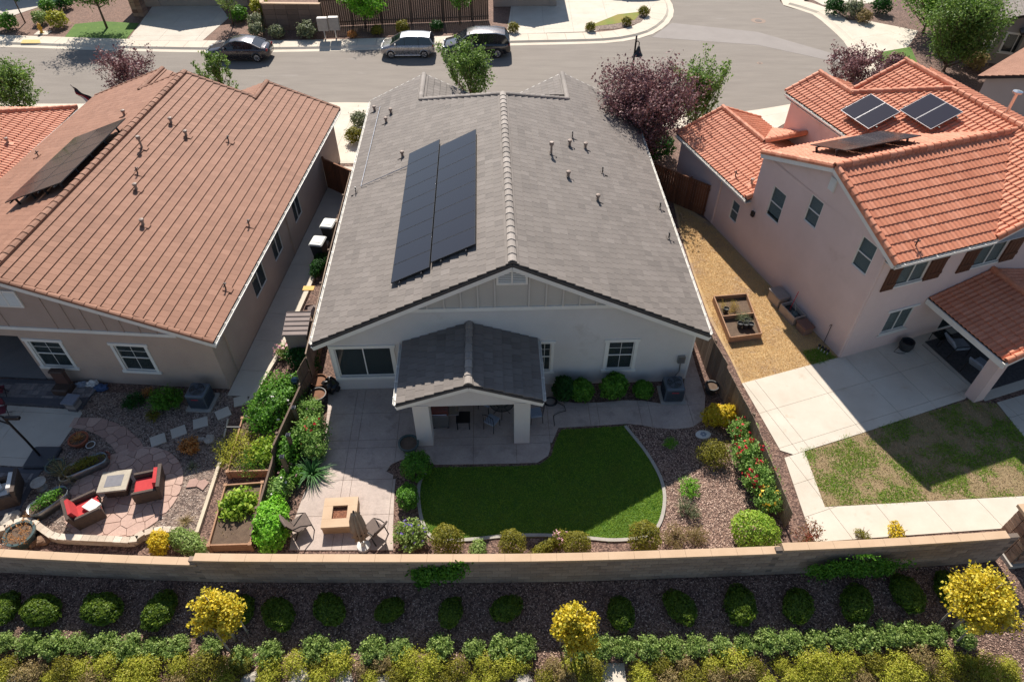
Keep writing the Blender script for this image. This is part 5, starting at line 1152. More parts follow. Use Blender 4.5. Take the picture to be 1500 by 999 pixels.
scatter('bark_chips', PX((-30, 842), (380, 855), (760, 856), (1100, 845), (1480, 824), (1540, 1010), (-40, 1010)), 26000, .055, CHIP, 'brown bark chips covering the strip below the block wall', 'bark chips', .012, 1)
scatter('bark_chips', PX((918, 622), (1035, 618), (1060, 640), (1120, 740), (1150, 800), (960, 806), (975, 760), (978, 720), (960, 675)), 9000, .055, CHIP, 'reddish bark chips in the bed right of the lawn', 'bark chips', .012, 2)
scatter('pebbles', gravel, 14000, .05, PEB, 'grey-brown gravel around the flagstone circle', 'gravel', .014, 3, .8)
GRS = leafmat('grass_blade', [(70, 108, 26), (92, 130, 34), (118, 152, 46), (148, 170, 62)], .45, patch=(128, 142, 54)); STRB = leafmat('straw_blade', [(204, 168, 108), (216, 182, 122), (194, 158, 102), (180, 148, 102)], .2)
scatter('short_grass', lawn, 60000, .055, GRS, 'short mown green grass of the kidney-shaped lawn', 'grass', .012, 4, .45, upright=True)
pd = lambda x, y: max(0.0, min(1, .5 + 2.2*mnoise.noise(Vector((x*.7, y*.9, 3.1))) + .9*mnoise.noise(Vector((x*2.3, y*2.3, 1)))))
scatter('patchy_grass', rlawn, 42000, .06, GRS, 'patchy half-dead grass beside the concrete path', 'grass', .01, 5, .5, upright=True, dens=pd)
scatter('patchy_straw', rlawn, 16000, .05, leafmat('dead_blade', [(150, 126, 94), (170, 146, 112), (130, 108, 80)], .1), 'dead straw-coloured grass in the patchy lawn', 'dry grass', .01, 6, .5, upright=True, dens=lambda x, y: 1 - pd(x, y))
scatter('dry_grass', PX((990, 300), (1045, 335), (1228, 525), (1180, 538), (1090, 560), (1075, 530), (1045, 470), (1018, 400), (997, 335)), 46000, .045, STRB, 'golden dry grass in the side yard of the pink house', 'dry grass', .01, 7, .4, upright=True)
scatter('green_grass', PX((1175, 515), (1205, 510), (1225, 525), (1190, 536)), 1500, .08, GRS, 'small green grass patch at the pink house corner', 'grass', .012, 8, .4, upright=True)
# ================================================================== garden furniture and small things
WICK = mat('brown_wicker', (92, 76, 66), (74, 60, 52), 14, .8, 90, .4, .5); REDC = mat('red_cushion', (190, 58, 58), (172, 46, 50), 5, .9, 60, .12); WHC = mat('white_cushion', (224, 220, 212), (208, 204, 198), 5, .9)
TERRA = mat('terracotta', (168, 92, 62), (146, 78, 54), 6, .85); GALV = gloss('galvanised_steel', (150, 152, 152), .35, .85); ACM = gloss('ac_cabinet', (84, 92, 100), .45, .1); ACG = gloss('ac_grille', (48, 54, 62), .5, .2)
TIMB = mat('raised_bed_timber', (176, 136, 104), (150, 112, 86), 4, .85, 40, .25, .2, stretch=(2, 2, 8)); TIMB2 = mat('pale_timber', (206, 192, 166), (188, 172, 148), 3, .85); SHEDM = mat('shed_resin', (142, 126, 118), (130, 114, 107), 2, .7, 60, .08)
SHEDD = mat('shed_resin_dark', (92, 76, 70), (84, 68, 63), 2, .7); BIN = mat('bin_plastic', (44, 46, 46), (54, 56, 56), 3, .6); LID = mat('bin_lid', (206, 206, 200), (190, 190, 184), 3, .55); POTG = mat('green_glaze', (78, 94, 92), (62, 78, 76), 4, .35); POTD = mat('dark_pot', (52, 54, 56), (40, 42, 44), 4, .5)
SLING = mat('sling_fabric', (112, 96, 86), (98, 84, 76), 8, .8); TAUPE = mat('umbrella_cloth', (172, 152, 130), (150, 132, 112), 6, .9, 60, .2, .2); PITM = mat('fire_pit_stone', (196, 168, 138), (184, 155, 125), 1.5, .8, 60, .1); LAVA = chipmat('lava_rock', [(110, 66, 44), (140, 88, 60), (92, 56, 40), (164, 110, 80)], 26)
IRON = gloss('wrought_iron', (38, 34, 34), .5, .5); MAROON = mat('maroon_cloth', (110, 34, 48), (92, 28, 40), 5, .85); BARREL_W = mat('barrel_wood', (132, 88, 58), (106, 70, 48), 5, .85, 50, .2); ROCK = mat('boulder', (186, 178, 166), (158, 148, 136), 3, .9, 20, .3, .4); ROCKB = mat('brown_boulder', (150, 118, 92), (126, 98, 78), 4, .9, 20, .3, .4)
GREYC = mat('grey_cushion', (148, 156, 168), (132, 140, 152), 4, .85); RUG = mat('dark_rug', (52, 50, 52), (84, 80, 80), 9, .95, 30, .2); LTWALL = tonemat('low_wall_block', [(186, 168, 148), (204, 188, 168), (216, 202, 184)], .9, None, .4)
def at(u, v, z=0):
    if v > 855: return GS(u, v, z)
    p = G(u, v, z); p.z = 0; return p
def ringm(mb, c, R_, r, n=24, k=5, M=None):
    vs = []; fs = []
    for i in range(n):
        a = 2*math.pi*i/n
        for j in range(k):
            b = 2*math.pi*j/k; p = Vector((c[0] + (R_ + r*math.cos(b))*math.cos(a), c[1] + (R_ + r*math.cos(b))*math.sin(a), c[2] + r*math.sin(b))); vs.append(M @ p if M is not None else p)
    for i in range(n):
        for j in range(k): fs.append((i*k + j, ((i+1) % n)*k + j, ((i+1) % n)*k + (j+1) % k, i*k + (j+1) % k))
    mb.add(vs, fs)
def rbox(mb, x0, y0, z0, x1, y1, z1, b=.03):   # box with chamfered upright and top edges
    pl = lambda i: [(x0+b-i, y0-i+i), (x1-b+i, y0), (x1, y0+b-i), (x1, y1-b+i), (x1-b+i, y1), (x0+b-i, y1), (x0, y1-b+i), (x0, y0+b-i)]
    o8 = [(x0+b, y0), (x1-b, y0), (x1, y0+b), (x1, y1-b), (x1-b, y1), (x0+b, y1), (x0, y1-b), (x0, y0+b)]; cx, cy = (x0+x1)/2, (y0+y1)/2
    i8 = [(cx + (x-cx)*(1 - 2*b/(x1-x0)), cy + (y-cy)*(1 - 2*b/(y1-y0))) for x, y in o8]; vs = [(x, y, z0) for x, y in o8] + [(x, y, z1-b) for x, y in o8] + [(x, y, z1) for x, y in i8]
    mb.add(vs, [list(range(8))[::-1], list(range(16, 24))] + [(k*8 + i, k*8 + (i+1) % 8, (k+1)*8 + (i+1) % 8, (k+1)*8 + i) for k in range(2) for i in range(8)]); return mb
def ac_unit(label, u, v, rz):
    t = thing('air_conditioner', label, 'air conditioner', at(u, v), rz); MB().box(-.5, -.5, -.02, .5, .5, .07).build('pad', EDGE, t)
    rbox(MB(), -.38, -.38, .08, .38, .38, .82, .05).build('cabinet', ACM, t)
    for i in range(9):
        m_ = MB(); z = .16 + i*.062
        for s in (-1, 1): m_.box(-.34, s*.385 - .006, z, .34, s*.385 + .006, z + .022); m_.box(s*.385 - .006, -.34, z, s*.385 + .006, .34, z + .022)
        m_.build('louvre', ACG, t, kind='stuff')
    g = MB(); MB().lathe([(.30, .822), (.30, .826), (.0, .826)], n=24).build('fan_opening', POTD, t)
    for q in (.1, .16, .22, .29): ringm(g, (0, 0, .85), q, .007)
    for a in range(6): g.tube([(.05*math.cos(a*1.047), .05*math.sin(a*1.047), .853), (.3*math.cos(a*1.047), .3*math.sin(a*1.047), .85)], .006, 4)
    gr = g.build('fan_grille', ACM, t); f = MB()
    for a in range(3): f.face([Matrix.Rotation(a*2.094, 4, 'Z') @ Vector(p) for p in ((.03, -.02, .832), (.26, -.09, .83), (.27, .07, .842), (.03, .03, .836))])
    f.build('fan_blade', ACM, gr, kind='stuff'); MB().box(-.14, -.392, .6, .14, -.388, .63).build('nameplate', F_RED, t); return t
ac_unit('grey air conditioner unit on a pad at the brown house corner', 298, 590, R(-4)); ac_unit('dark grey air conditioner unit under the right end of the grey house', 983, 580, R(2))
for i, (u, v) in enumerate(((232, 645), (262, 633), (294, 620), (327, 606), (353, 588))):
    MB().box(-.27, -.25, -.02, .27, .25, .045).build('stepping_stone', CONC, loc=at(u, v), rz=rnd.uniform(.3, .6), label='square concrete stepping stone, %s from the flagstone circle' % ORD[i], cat='paving slab', group='stepping stones to the side walk')
for i, (u, v) in enumerate(((283, 708), (297, 710))):
    MB().prism([(-.18, -.2), (.15, -.16), (.2, .08), (.05, .2), (-.16, .14)], -.02, .05).build('stepping_stone', FLAG, loc=at(u, v), rz=i*1.1, label='small pinkish flagstone in the sunny gravel, %s one' % ('left', 'right')[i], cat='flagstone')
def wicker_chair(label, u, v, rz, cush, pillow=False, sc=1.0):
    t = thing('wicker_armchair', label, 'armchair', at(u, v, .3), rz); t.scale = (sc,)*3
    rbox(MB(), -.42, -.42, .04, .42, .42, .3, .03).build('seat_base', WICK, t); 
    for s in (-1, 1): rbox(MB(), s*.42 - .07, -.44, .04, s*.42 + .07, .42, .6, .03).build('arm', WICK, t)
    b = MB(); M = Matrix.Translation((0, .42, .3)) @ Matrix.Rotation(R(-10), 4, 'X'); b.box(-.49, -.05, -.26, .49, .07, .52, M); b.build('backrest', WICK, t)
    rbox(MB(), -.34, -.42, .3, .34, .34, .44, .05).build('seat_cushion', cush, t); b = MB(); M = Matrix.Translation((0, .33, .44)) @ Matrix.Rotation(R(-12), 4, 'X'); b.box(-.33, -.07, 0, .33, .05, .42, M); b.build('back_cushion', cush, t)
    for x in (-.38, .38):
        for y in (-.38, .38): MB().box(x - .03, y - .03, 0, x + .03, y + .03, .04).build('leg', WICK, t)
    if pillow: MB().cbox((-.12, -.2, .5), (.46, .4, .09), .5, .12).build('pillow', WHC, t)
    return t
wicker_chair('wicker armchair with red cushions and a white pillow, left of the fire table', 128, 746, R(125), REDC, True); wicker_chair('wicker armchair with red cushions, right of the fire table', 217, 712, R(-75), REDC); wicker_chair('wicker armchair with white cushions at the left edge of the terrace', 6, 722, R(-70), WHC, True, 1.05)
t = thing('fire_table', 'square stone-topped fire table between the two red armchairs', 'table', at(170, 708, .4), R(8)); rbox(MB(), -.36, -.32, 0, .36, .32, .5, .02).build('base', WICK, t); rbox(MB(), -.5, -.44, .5, .5, .44, .57, .015).build('table_top', mat('travertine', (178, 166, 146), (158, 146, 128), 3, .6, 20, .25), t); MB().box(-.29, -.24, .565, .29, .24, .576).build('burner_lid', mat('grey_lid', (120, 118, 122), (104, 102, 108), 5, .5), t)
def oval_tub(label, u, v, L, W, h, rz, leaf, seed):
    t = thing('metal_tub', label, 'planter', at(u, v, h/2), rz); m_ = MB(); n = 28; pr = [(.93, 0), (.96, h*.5), (1, h), (.965, h), (.94, h*.6), (.93, h - .1)]; vs = []
    for f, z in pr:
        for j in range(n):
            a = 2*math.pi*j/n; cx = math.copysign((L - W)/2, math.cos(a)); vs.append((cx + W/2*f*math.cos(a), W/2*f*math.sin(a), z))
    m_.add(vs, [list(range(n))[::-1]] + [(k*n + j, k*n + (j+1) % n, (k+1)*n + (j+1) % n, (k+1)*n + j) for k in range(5) for j in range(n)]); m_.build('tub', GALV, t, smooth=True)
    m_ = MB(); m_.add([(v_[0]*.95, v_[1]*.95, h - .09) for v_ in vs[2*n:3*n]], [list(range(n))]); m_.build('soil', SOIL, t)
    sm_ = shrubmesh('foliage', (L*.4, W*.4, .16), 1100, .06, leaf, seed, .4, .7); o = link('foliage', sm_, t); o.location = (0, 0, h - .1); return t
oval_tub('oval galvanised tub full of green plants near the curved wall', 73, 737, 1.35, .62, .42, R(50), L_GRN, 1); oval_tub('long galvanised trough with dry herbs behind the fire table', 127, 684, 1.5, .55, .4, R(33), L_OLV, 2)
def pot(label, u, v, r, h, m, soil=True, leaf=None, seed=0, name='plant_pot', cat='pot', lh=.25, rim=1.1, lf=.05, z=None, strap=False):
    t = thing(name, label, cat, at(u, v, h*.6 if z is None else z)); MB().lathe([(r*.72, 0), (r*.95, h*.7), (r*rim, h*.86), (r*rim, h), (r*.92, h), (r*.85, h*.8)], n=20).build('pot', m, t, smooth=False); MB().lathe([(r*.9, h*.86), (.001, h*.88)], n=16).build('soil', SOIL, t)
    if leaf: o = link('foliage', strapmesh('foliage', 60, lh*1.6, .012, leaf, seed, .6) if strap else sprigmesh('foliage', 26, lh, r*1.5, 18, lf, leaf, seed, .5, .4, .03), t); o.location = (0, 0, h*.85)
    return t
pot('wide terracotta pot with succulents at the flagstone path', 116, 645, .33, .3, TERRA, leaf=L_ORG, seed=1, strap=True, lh=.2); pot('small terracotta pot beside the long trough', 153, 670, .2, .2, TERRA, leaf=L_PLUM, seed=2, lh=.15); pot('blue-grey round pot beside the umbrella base', 82, 685, .3, .35, POTG, leaf=L_GREY, seed=3, lh=.2); pot('tan pot with a dried spiky plant', 97, 700, .2, .28, TIMB2, leaf=L_DRY, seed=4, lh=.5, strap=True); pot('small white dish pot lying in the dark gravel', 133, 652, .16, .1, WHC); pot('big grey-green pot with dry twigs by the curved wall', 32, 785, .45, .5, POTG, leaf=L_ORG, seed=5, lh=.25)
t = thing('bird_bath', 'small white stone ornament beside the oval tub', 'ornament', at(62, 714)); MB().lathe([(.2, 0), (.12, .06), (.09, .2), (.24, .28), (.26, .33), (.2, .3)], n=18).build('basin', ROCK, t)
def rock(label, u, v, r, m=ROCK, seed=0, sc=(1, .8, .6), name='boulder'): o = MB().blob((0, 0, r*.3), (r*sc[0], r*sc[1], r*sc[2]), 12, 8, .22, seed, 1.6, -.02).build(name, m, label=label, cat='rock', loc=at(u, v), rz=seed); return o
for i, (lb, u, v, r, m_) in enumerate((('pale boulder behind the grey-green pot', 18, 762, .32, ROCK), ('pale round boulder beside the peach shrub', 308, 645, .24, ROCK), ('small pale rock left of the round boulder', 296, 645, .15, ROCK), ('brown rock in front of the curved wall', 65, 792, .25, ROCKB), ('small brown rock left of the brown one', 50, 796, .18, ROCKB), ('tan rock beside the oval tub', 45, 752, .22, ROCKB), ('white boulder at the bottom edge, left of centre', 440, 992, .36, ROCK), ('white boulder at the bottom edge, second from left of centre', 505, 1000, .32, ROCK), ('half hidden white boulder on the bottom edge', 560, 1001, .3, ROCK), ('grey boulder at the bottom edge near the left golden tree', 366, 996, .25, ROCK), ('grey boulder near the bottom left corner', 20, 1000, .25, ROCK), ('pale boulder at the bottom edge under the middle golden tree', 768, 1000, .3, ROCK))): rock(lb, u, v, r, m_, i + 1)
MB().box(-.36, -.45, -.02, .36, .5, .05).build('concrete_pad', CONC2, label='small white concrete pad among the lowest shrubs', cat='paving slab', loc=at(898, 985))
cw = smooth_path(PX((-40, 786), (0, 786), (22, 775), (45, 772), (62, 782), (82, 794), (120, 797), (165, 799), (196, 800), (210, 792), (230, 786), (255, 785), (268, 788)), 6); cw = resample(cw, .27)
t = thing('low_block_wall', 'low curving garden wall of pale blocks behind the block wall', 'wall', cw[0])
for r_ in range(2):
    for i in range(len(cw)-1):
        a, b = cw[i] - cw[0], cw[i+1] - cw[0]; d = (b - a).normalized(); n = Vector((-d.y, d.x, 0)); f = .5*(r_ % 2); o = d*.27*f
        MB().prism([(p.x, p.y) for p in (a + o + d*.004 - n*.02, b + o - d*.004 - n*.02, b + o - d*.004 + n*.2, a + o + d*.004 + n*.2)], r_*.15, r_*.15 + .146, tone=rnd.random()).build('block', LTWALL, t, tones=True)
t = thing('parasol_stand', 'black cantilever parasol frame on a square weighted base', 'parasol', at(64, 672)); rbox(MB(), -.52, -.48, 0, .52, .48, .16, .05).build('base', mat('base_plastic', (62, 64, 70), (52, 54, 60), 3, .5), t)
MB().tube([(-.1, .05, .15), (-.16, .06, 1.0), (-.35, .1, 2.35)], .04, 8).build('pole', IRON, t); MB().tube([(-.28, .1, 1.9), (-.75, .2, 2.05), (-1.6, .3, 2.2)], .032, 6).build('arm', IRON, t); MB().tube([(-.35, .1, 2.35), (-1.0, .2, 2.5), (-1.8, .35, 2.5)], .03, 6).build('arm', IRON, t); MB().box(-.25, .0, 2.28, .25, .12, 2.38).build('crank_housing', IRON, t)
def folding_chair(label, u, v, rz):
    t = thing('folding_chair', label, 'chair', at(u, v), rz)
    for x in (-.24, .24):
        MB().tube([(x, -.24, 0), (x, .2, .86)], .014, 6).build('leg', IRON, t); MB().tube([(x*.9, .24, 0), (x*.9, -.2, .45)], .014, 6).build('leg', IRON, t)
    MB().box(-.24, -.22, .44, .24, .2, .475).build('seat', MAROON, t); MB().box(-.25, .14, .6, .25, .19, .88).build('backrest', MAROON, t)
folding_chair('maroon chair at the left edge, nearer the terrace', 4, 583, R(200)); folding_chair('maroon chair at the left edge, lower one', 8, 612, R(20))
t = thing('garden_fountain', 'dark brown tiered garden fountain against the brown house', 'fountain', at(97, 575), R(-4)); rbox(MB(), -.34, -.28, .12, .34, .28, .42, .05).build('basin', mat('fountain_stone', (74, 56, 48), (60, 46, 40), 4, .6), t); b = MB(); b.box(-.26, .1, .42, .26, .28, 1.05); b.build('back_panel', mat('fountain_panel', (92, 64, 56), (80, 56, 50), 4, .5), t); rbox(MB(), -.3, .06, 1.05, .3, .32, 1.13, .03).build('top_lip', _M['fountain_stone'], t)
for i, (u, v, m_, lb) in enumerate(((122, 566, GREYC, 'grey-blue bundle'), (136, 565, WHC, 'white bundle'), (150, 570, mat('blue_bag', (60, 84, 124), (50, 70, 104), 4, .6), 'blue bag'))): MB().blob((0, 0, .1), (.26, .18, .14), 12, 8, .3, i + 4, 2.4, .0).build('cloth_bundle', m_, label='%s lying by the brown house wall' % lb, cat='bag', loc=at(u, v))
t = thing('paver_pillar', 'low paver pillar with flat cap at the terrace corner', 'pillar', at(112, 598), R(-8))
for r_ in range(3): MB().box(-.2, -.2, r_*.17, .2, .2, r_*.17 + .165, tone=rnd.random()).build('block', PAVER, t, tones=True)
MB().box(-.26, -.26, .51, .26, .26, .57).build('cap', mat('pillar_cap', (130, 132, 142), (118, 120, 130), 3, .7), t)
def raised_bed(label, pts, h, m, label2=None, seed=0, leafs=()):
    P = [G(u, v, h) for u, v in pts]; c = sum(P, Vector())/4; c.z = 0; P = [p - c for p in P]; t = thing('raised_bed', label, 'raised bed', c)
    for i in range(4):
        a, b = P[i].copy(), P[(i+1) % 4].copy()
        for r_ in range(2): a.z = b.z = h*(.25 + .5*r_); MB().beam(a, b, .05 + .002*(i % 2), h*.49).build('plank', m, t)
        MB().cbox((P[i].x, P[i].y, h*.52), (.12, .12, h*1.05), .1).build('corner_post', m, t)
    MB().prism([(p.x*.97, p.y*.97) for p in P], 0, h*.72).build('soil', SOIL, t); return t, P, h*.72
RB1 = raised_bed('upper raised timber bed overflowing with herbs', ((355, 612), (408, 609), (398, 688), (333, 690)), .4, TIMB)
RB2 = raised_bed('lower raised timber bed with yellowing vegetables', ((330, 710), (384, 706), (366, 796), (305, 798)), .4, TIMB)
plant('herb_clump', sprigmesh('foliage', 160, .75, .75, 26, .05, L_CHART, 120, .4, .5, .05), 'feathery herbs filling the left of the upper raised bed', 348, 655, .6, sc=(1.25, 1.5, 1.15)); plant('herb_clump', sprigmesh('foliage', 100, .6, .55, 24, .09, L_LIME, 121, .7, .5, .06), 'broad-leaved lime plant in the right of the upper raised bed', 388, 655, .6, sc=1.25); plant('herb_clump', sprigmesh('foliage', 110, .6, .6, 24, .05, L_GRN, 122, .4, .5, .05), 'green herbs at the lower edge of the upper raised bed', 368, 672, .5, sc=1.15)
plant('vegetable_plant', sprigmesh('foliage', 80, .55, .5, 24, .1, L_LIME, 123, .75, .5, .06), 'yellowing vegetable plant in the lower raised bed', 347, 735, .5, sc=1.35); plant('vegetable_plant', sprigmesh('foliage', 30, .45, .3, 22, .07, L_GRN, 124, .6, .4, .05), 'small green seedling in the lower raised bed, below the yellowing plant', 340, 752, .5, sc=.8)
plant('vegetable_plant', sprigmesh('foliage', 40, .3, .4, 18, .05, L_DRY, 125, .5, .5, .05), 'dried stalks in the near end of the lower raised bed', 332, 776, .4, sc=.9)
plant('vegetable_plant', sprigmesh('foliage', 30, .35, .35, 18, .06, L_GRN, 126, .5, .5, .05), 'low green leaves in the right of the lower raised bed', 364, 762, .4, sc=.8)
def plank(label, u0, v0, u1, v1, w=.12, h=.14, m=TIMB2, z=.07, name='timber_edging'): a, b = G(u0, v0), G(u1, v1); c = (a + b)/2; MB().beam(a - c + Z*z, b - c + Z*z, w, h).build(name, m, label=label, cat='timber', loc=c)
plank('pale timber edging beside the raised beds', 325, 675, 290, 782); plank('pale timber lying near the upper raised bed', 329, 642, 335, 616, .06, .06); plank('grey pipe laid across the herbs', 337, 646, 361, 646, .05, .05, POTD, .85, 'metal_pipe')
plank('red-brown timber under the upper raised bed', 333, 696, 396, 692, .1, .2, WOODR); plank('yellow board leaning behind the grey shed', 448, 437, 464, 437, .3, .05, mat('yellow_board', (222, 176, 84), (206, 160, 74), 3, .7), .6, 'board')
# shed, bins, barrels
sp = FM.W(-8.75, 2.0); t = thing('garden_shed', 'tall grey-brown resin shed with ribbed roof beside the fence', 'shed', sp, FM.a)
MB().box(-.42, -.55, 0, .42, .55, 1.75).build('wall', SHEDM, t)
for i in range(5): MB().box(-.4 + i*.165, -.556, .05, -.4 + i*.165 + .15, -.551, 1.7).build('panel', SHEDM, t)
MB().extr([(-.5, -.62, 1.74), (.5, -.62, 1.74), (.5, .62, 1.95), (-.5, .62, 1.95)], (0, 0, .05)).build('roof', SHEDM, t)
for i in range(6): y = -.6 + i*.235; MB().extr([(-.49, y, 1.797 + (y + .6)*.169), (.49, y, 1.797 + (y + .6)*.169), (.49, y + .03, 1.797 + (y + .63)*.169), (-.49, y + .03, 1.797 + (y + .63)*.169)], (0, 0, .02)).build('rib', SHEDD, t)
def bin_(label, u, v, rz):
    t = thing('wheelie_bin', label, 'waste bin', at(u, v, .6), rz); vs = []
    for z, a, b in ((.06, .24, .27), (.95, .29, .36), (1.02, .31, .38)): vs += [(-a, -b, z), (a, -b, z), (a, b, z), (-a, b, z)]
    MB().add(vs, [(3, 2, 1, 0), (8, 9, 10, 11)] + [(k*4 + i, k*4 + (i+1) % 4, (k+1)*4 + (i+1) % 4, (k+1)*4 + i) for k in range(2) for i in range(4)]).build('body', BIN, t)
    l = rbox(MB(), -.34, -.42, 1.022, .34, .4, 1.1, .05).build('lid', LID, t); MB().box(-.2, -.2, 1.098, .2, .16, 1.115).build('lid_emboss', LID, l); MB().tube([(-.26, .42, 1.0), (.26, .42, 1.0)], .02, 6).build('handle', BIN, t)
    for x in (-.24, .24): MB().tube([(x - .02, .28, .1), (x + .02, .28, .1)], .1, 12).build('wheel', BLACK, t)
bin_('dark waste bin with white lid, the nearer of the two', 468, 364, R(-8)); bin_('dark waste bin with white lid, the farther of the two', 483, 338, R(-8))
t = thing('birdhouse', 'grey peaked box standing in the narrow bed behind the shed', 'box', FM.W(-8.6, 4.1), .2); MB().box(-.2, -.2, 0, .2, .2, .7).build('post_box', POTG, t); MB().add([(-.32, -.3, .7), (.32, -.3, .7), (.32, .3, .7), (-.32, .3, .7), (0, -.05, 1.0), (0, .05, 1.0)], [(0, 1, 4), (1, 2, 5, 4), (2, 3, 5), (3, 0, 4, 5)]).build('roof', SHEDM, t)
for i, (u, v, lb) in enumerate(((468, 560, 'half barrel of soil nearer the grey house corner'), (466, 580, 'half barrel of soil farther from the house, beside the rose bush'))):
    t = thing('half_barrel', lb, 'planter', at(u, v, .3)); MB().lathe([(.26, 0), (.33, .25), (.34, .45), (.31, .45), (.3, .36)], n=20).build('staves', POTD if i else BARREL_W, t); ringm_ = MB(); ringm(ringm_, (0, 0, .43), .335, .014); ringm_.build('hoop', BARREL_W, t); MB().lathe([(.305, .38), (.001, .39)], n=18).build('soil', BARREL_W, t)
MB().blob((0, 0, .3), (.35, .3, .38), 14, 10, .22, 3, 2.6, 0).build('rubbish_sack', gloss('black_plastic', (26, 27, 29), .35), label='black plastic sack beside the half barrels', cat='sack', loc=at(487, 572))
t = thing('gazing_ball', 'dark glass gazing ball on a stand at the fence end', 'ornament', at(441, 585)); MB().tube([(0, 0, 0), (0, 0, .95)], .04, 8).build('stand', POTD, t); MB().blob((0, 0, 1.12), (.17, .17, .17), 16, 10, 0).build('ball', gloss('dark_glass_ball', (40, 60, 74), .08, .6), t, smooth=True)
for i, (u, v) in enumerate(((431, 600), (423, 640), (414, 672))):
    t = thing('post_lamp', 'small square solar lamp on the low fence, %s from the house' % ORD[i], 'lamp', at(u, v, 1.2)); MB().box(-.06, -.06, 0, .06, .06, 1.3).build('post', WOODD, t); MB().box(-.075, -.075, 1.3, .075, .075, 1.35).build('cap', POTG, t); MB().box(-.06, -.06, 1.36, .06, .06, 1.375).build('solar_cell', PANEL, t)
# ------------------------------------------------------------------ patio of the grey house
t = thing('fire_pit_table', 'square tan fire pit with a recessed bed of lava rock', 'fire pit', FM.W(-6.1, -5.97), FM.a + .03); a_, b_, h_ = .58, .25, .46
for q in ((-a_, -a_, a_, -b_), (-a_, b_, a_, a_), (-a_, -b_, -b_, b_), (b_, -b_, a_, b_)): MB().box(q[0] + .002, q[1] + .002, h_ - .1, q[2] - .002, q[3] - .002, h_).build('top_slab', PITM, t)
for q in ((-.56, -.56, .56, -.3), (-.56, .3, .56, .56), (-.56, -.3, -.3, .3), (.3, -.3, .56, .3)): MB().box(q[0], q[1], 0, q[2], q[3], h_ - .102).build('plinth', mat('pit_base', (180, 150, 118), (166, 136, 106), 2, .85), t)
MB().box(-.3, -.3, 0, .3, .3, h_ - .12).build('lava_bed', LAVA, t)
def sling_chair(label, u, v, rz):
    t = thing('patio_chair', label, 'chair', at(u, v, .3), rz)
    for x in (-.29, .29):
        MB().tube([(x, -.33, 0), (x, -.3, .36), (x, .05, .62), (x, .3, .64)], .02, 6).build('arm', IRON, t); MB().tube([(x, .36, 0), (x, .18, .38), (x, .34, .66), (x*.9, .46, .98)], .02, 6).build('leg', IRON, t)
    MB().extr([(-.27, -.3, .42), (.27, -.3, .42), (.27, .22, .36), (-.27, .22, .36)], (0, 0, -.03)).build('seat', SLING, t); b = MB(); b.extr([(-.27, .22, .4), (.27, .22, .4), (.25, .44, .96), (-.25, .44, .96)], (0, .025, 0)); b.build('backrest', SLING, t)
    MB().tube([(-.27, .46, .98), (0, .5, 1.02), (.27, .46, .98)], .035, 6).build('head_rail', SLING, t); MB().tube([(-.29, -.33, .04), (.29, -.33, .04)], .014, 5).build('stretcher', IRON, t)
sling_chair('brown sling patio chair left of the fire pit', 440, 768, R(125)); sling_chair('brown sling patio chair right of the fire pit', 548, 776, R(-128))
up_ = at(533, 800); t = thing('closed_parasol', 'closed taupe parasol on a white base beside the fire pit', 'parasol', up_); MB().lathe([(.24, 0), (.22, .08), (.08, .12), (.05, .3)], n=18).build('base', WHC, t); MB().tube([(0, 0, .1), (0, 0, 2.15)], .022, 8).build('pole', IRON, t)
m_ = MB(); n = 18; pr = [(.02, 2.1), (.1, 2.02), (.17, 1.7), (.2, 1.35), (.22, 1.0), (.16, .92), (.2, .8), (.24, .68), (.12, .7)]; vs = [(r_*(1 + .28*(-1)**j)*math.cos(2*math.pi*j/n), r_*(1 + .28*(-1)**j)*math.sin(2*math.pi*j/n), z + (.05*(-1)**j if z < .8 else 0)) for r_, z in pr for j in range(n)]
m_.add(vs, [(k*n + j, k*n + (j+1) % n, (k+1)*n + (j+1) % n, (k+1)*n + j) for k in range(len(pr)-1) for j in range(n)]); m_.build('folded_canopy', TAUPE, t); MB().lathe([(.17, .9), (.185, .93), (.17, .96)], n=14).build('tie_strap', IRON, t); MB().blob((0, 0, 2.17), (.035, .035, .05), 8, 6, 0).build('finial', IRON, t)
pot('dark green round pot of dry soil left of the patio pier', 599, 652, .36, .42, POTG); pot('black pot with pale gravel at the foot of the right fence', 1042, 568, .26, .4, POTD)
t = thing('barbecue', 'dark gas barbecue with side shelf under the patio roof', 'barbecue', FM.W(-2.75, -1.9), FM.a); rbox(MB(), -.4, -.28, .12, .25, .28, .82, .03).build('cabinet', GALV, t); m_ = MB(); m_.extr([(-.4, -.3, .83), (-.4, .3, .83), (-.4, .26, 1.1), (-.4, -.1, 1.14), (-.4, -.28, 1.0)], (.65, 0, 0)); m_.build('hood', mat('bbq_hood', (110, 48, 34), (70, 40, 34), 6, .5), t); MB().box(.26, -.26, .8, .66, .26, .84).build('side_shelf', ALU, t); MB().tube([(-.35, -.34, .95), (.2, -.34, .95)], .018, 6).build('handle', ALU, t)
for x in (-.34, .2):
    for y in (-.22, .22): MB().tube([(x, y, 0), (x, y, .12)], .04, 8).build('caster', BLACK, t)
t = thing('side_table', 'small black side table next to the barbecue', 'table', FM.W(-1.95, -2.0), FM.a); MB().box(-.27, -.27, .46, .27, .27, .5).build('table_top', BLACK, t)
for x in (-.23, .23):
    for y in (-.23, .23): MB().box(x - .02, y - .02, 0, x + .02, y + .02, .46).build('leg', BLACK, t)
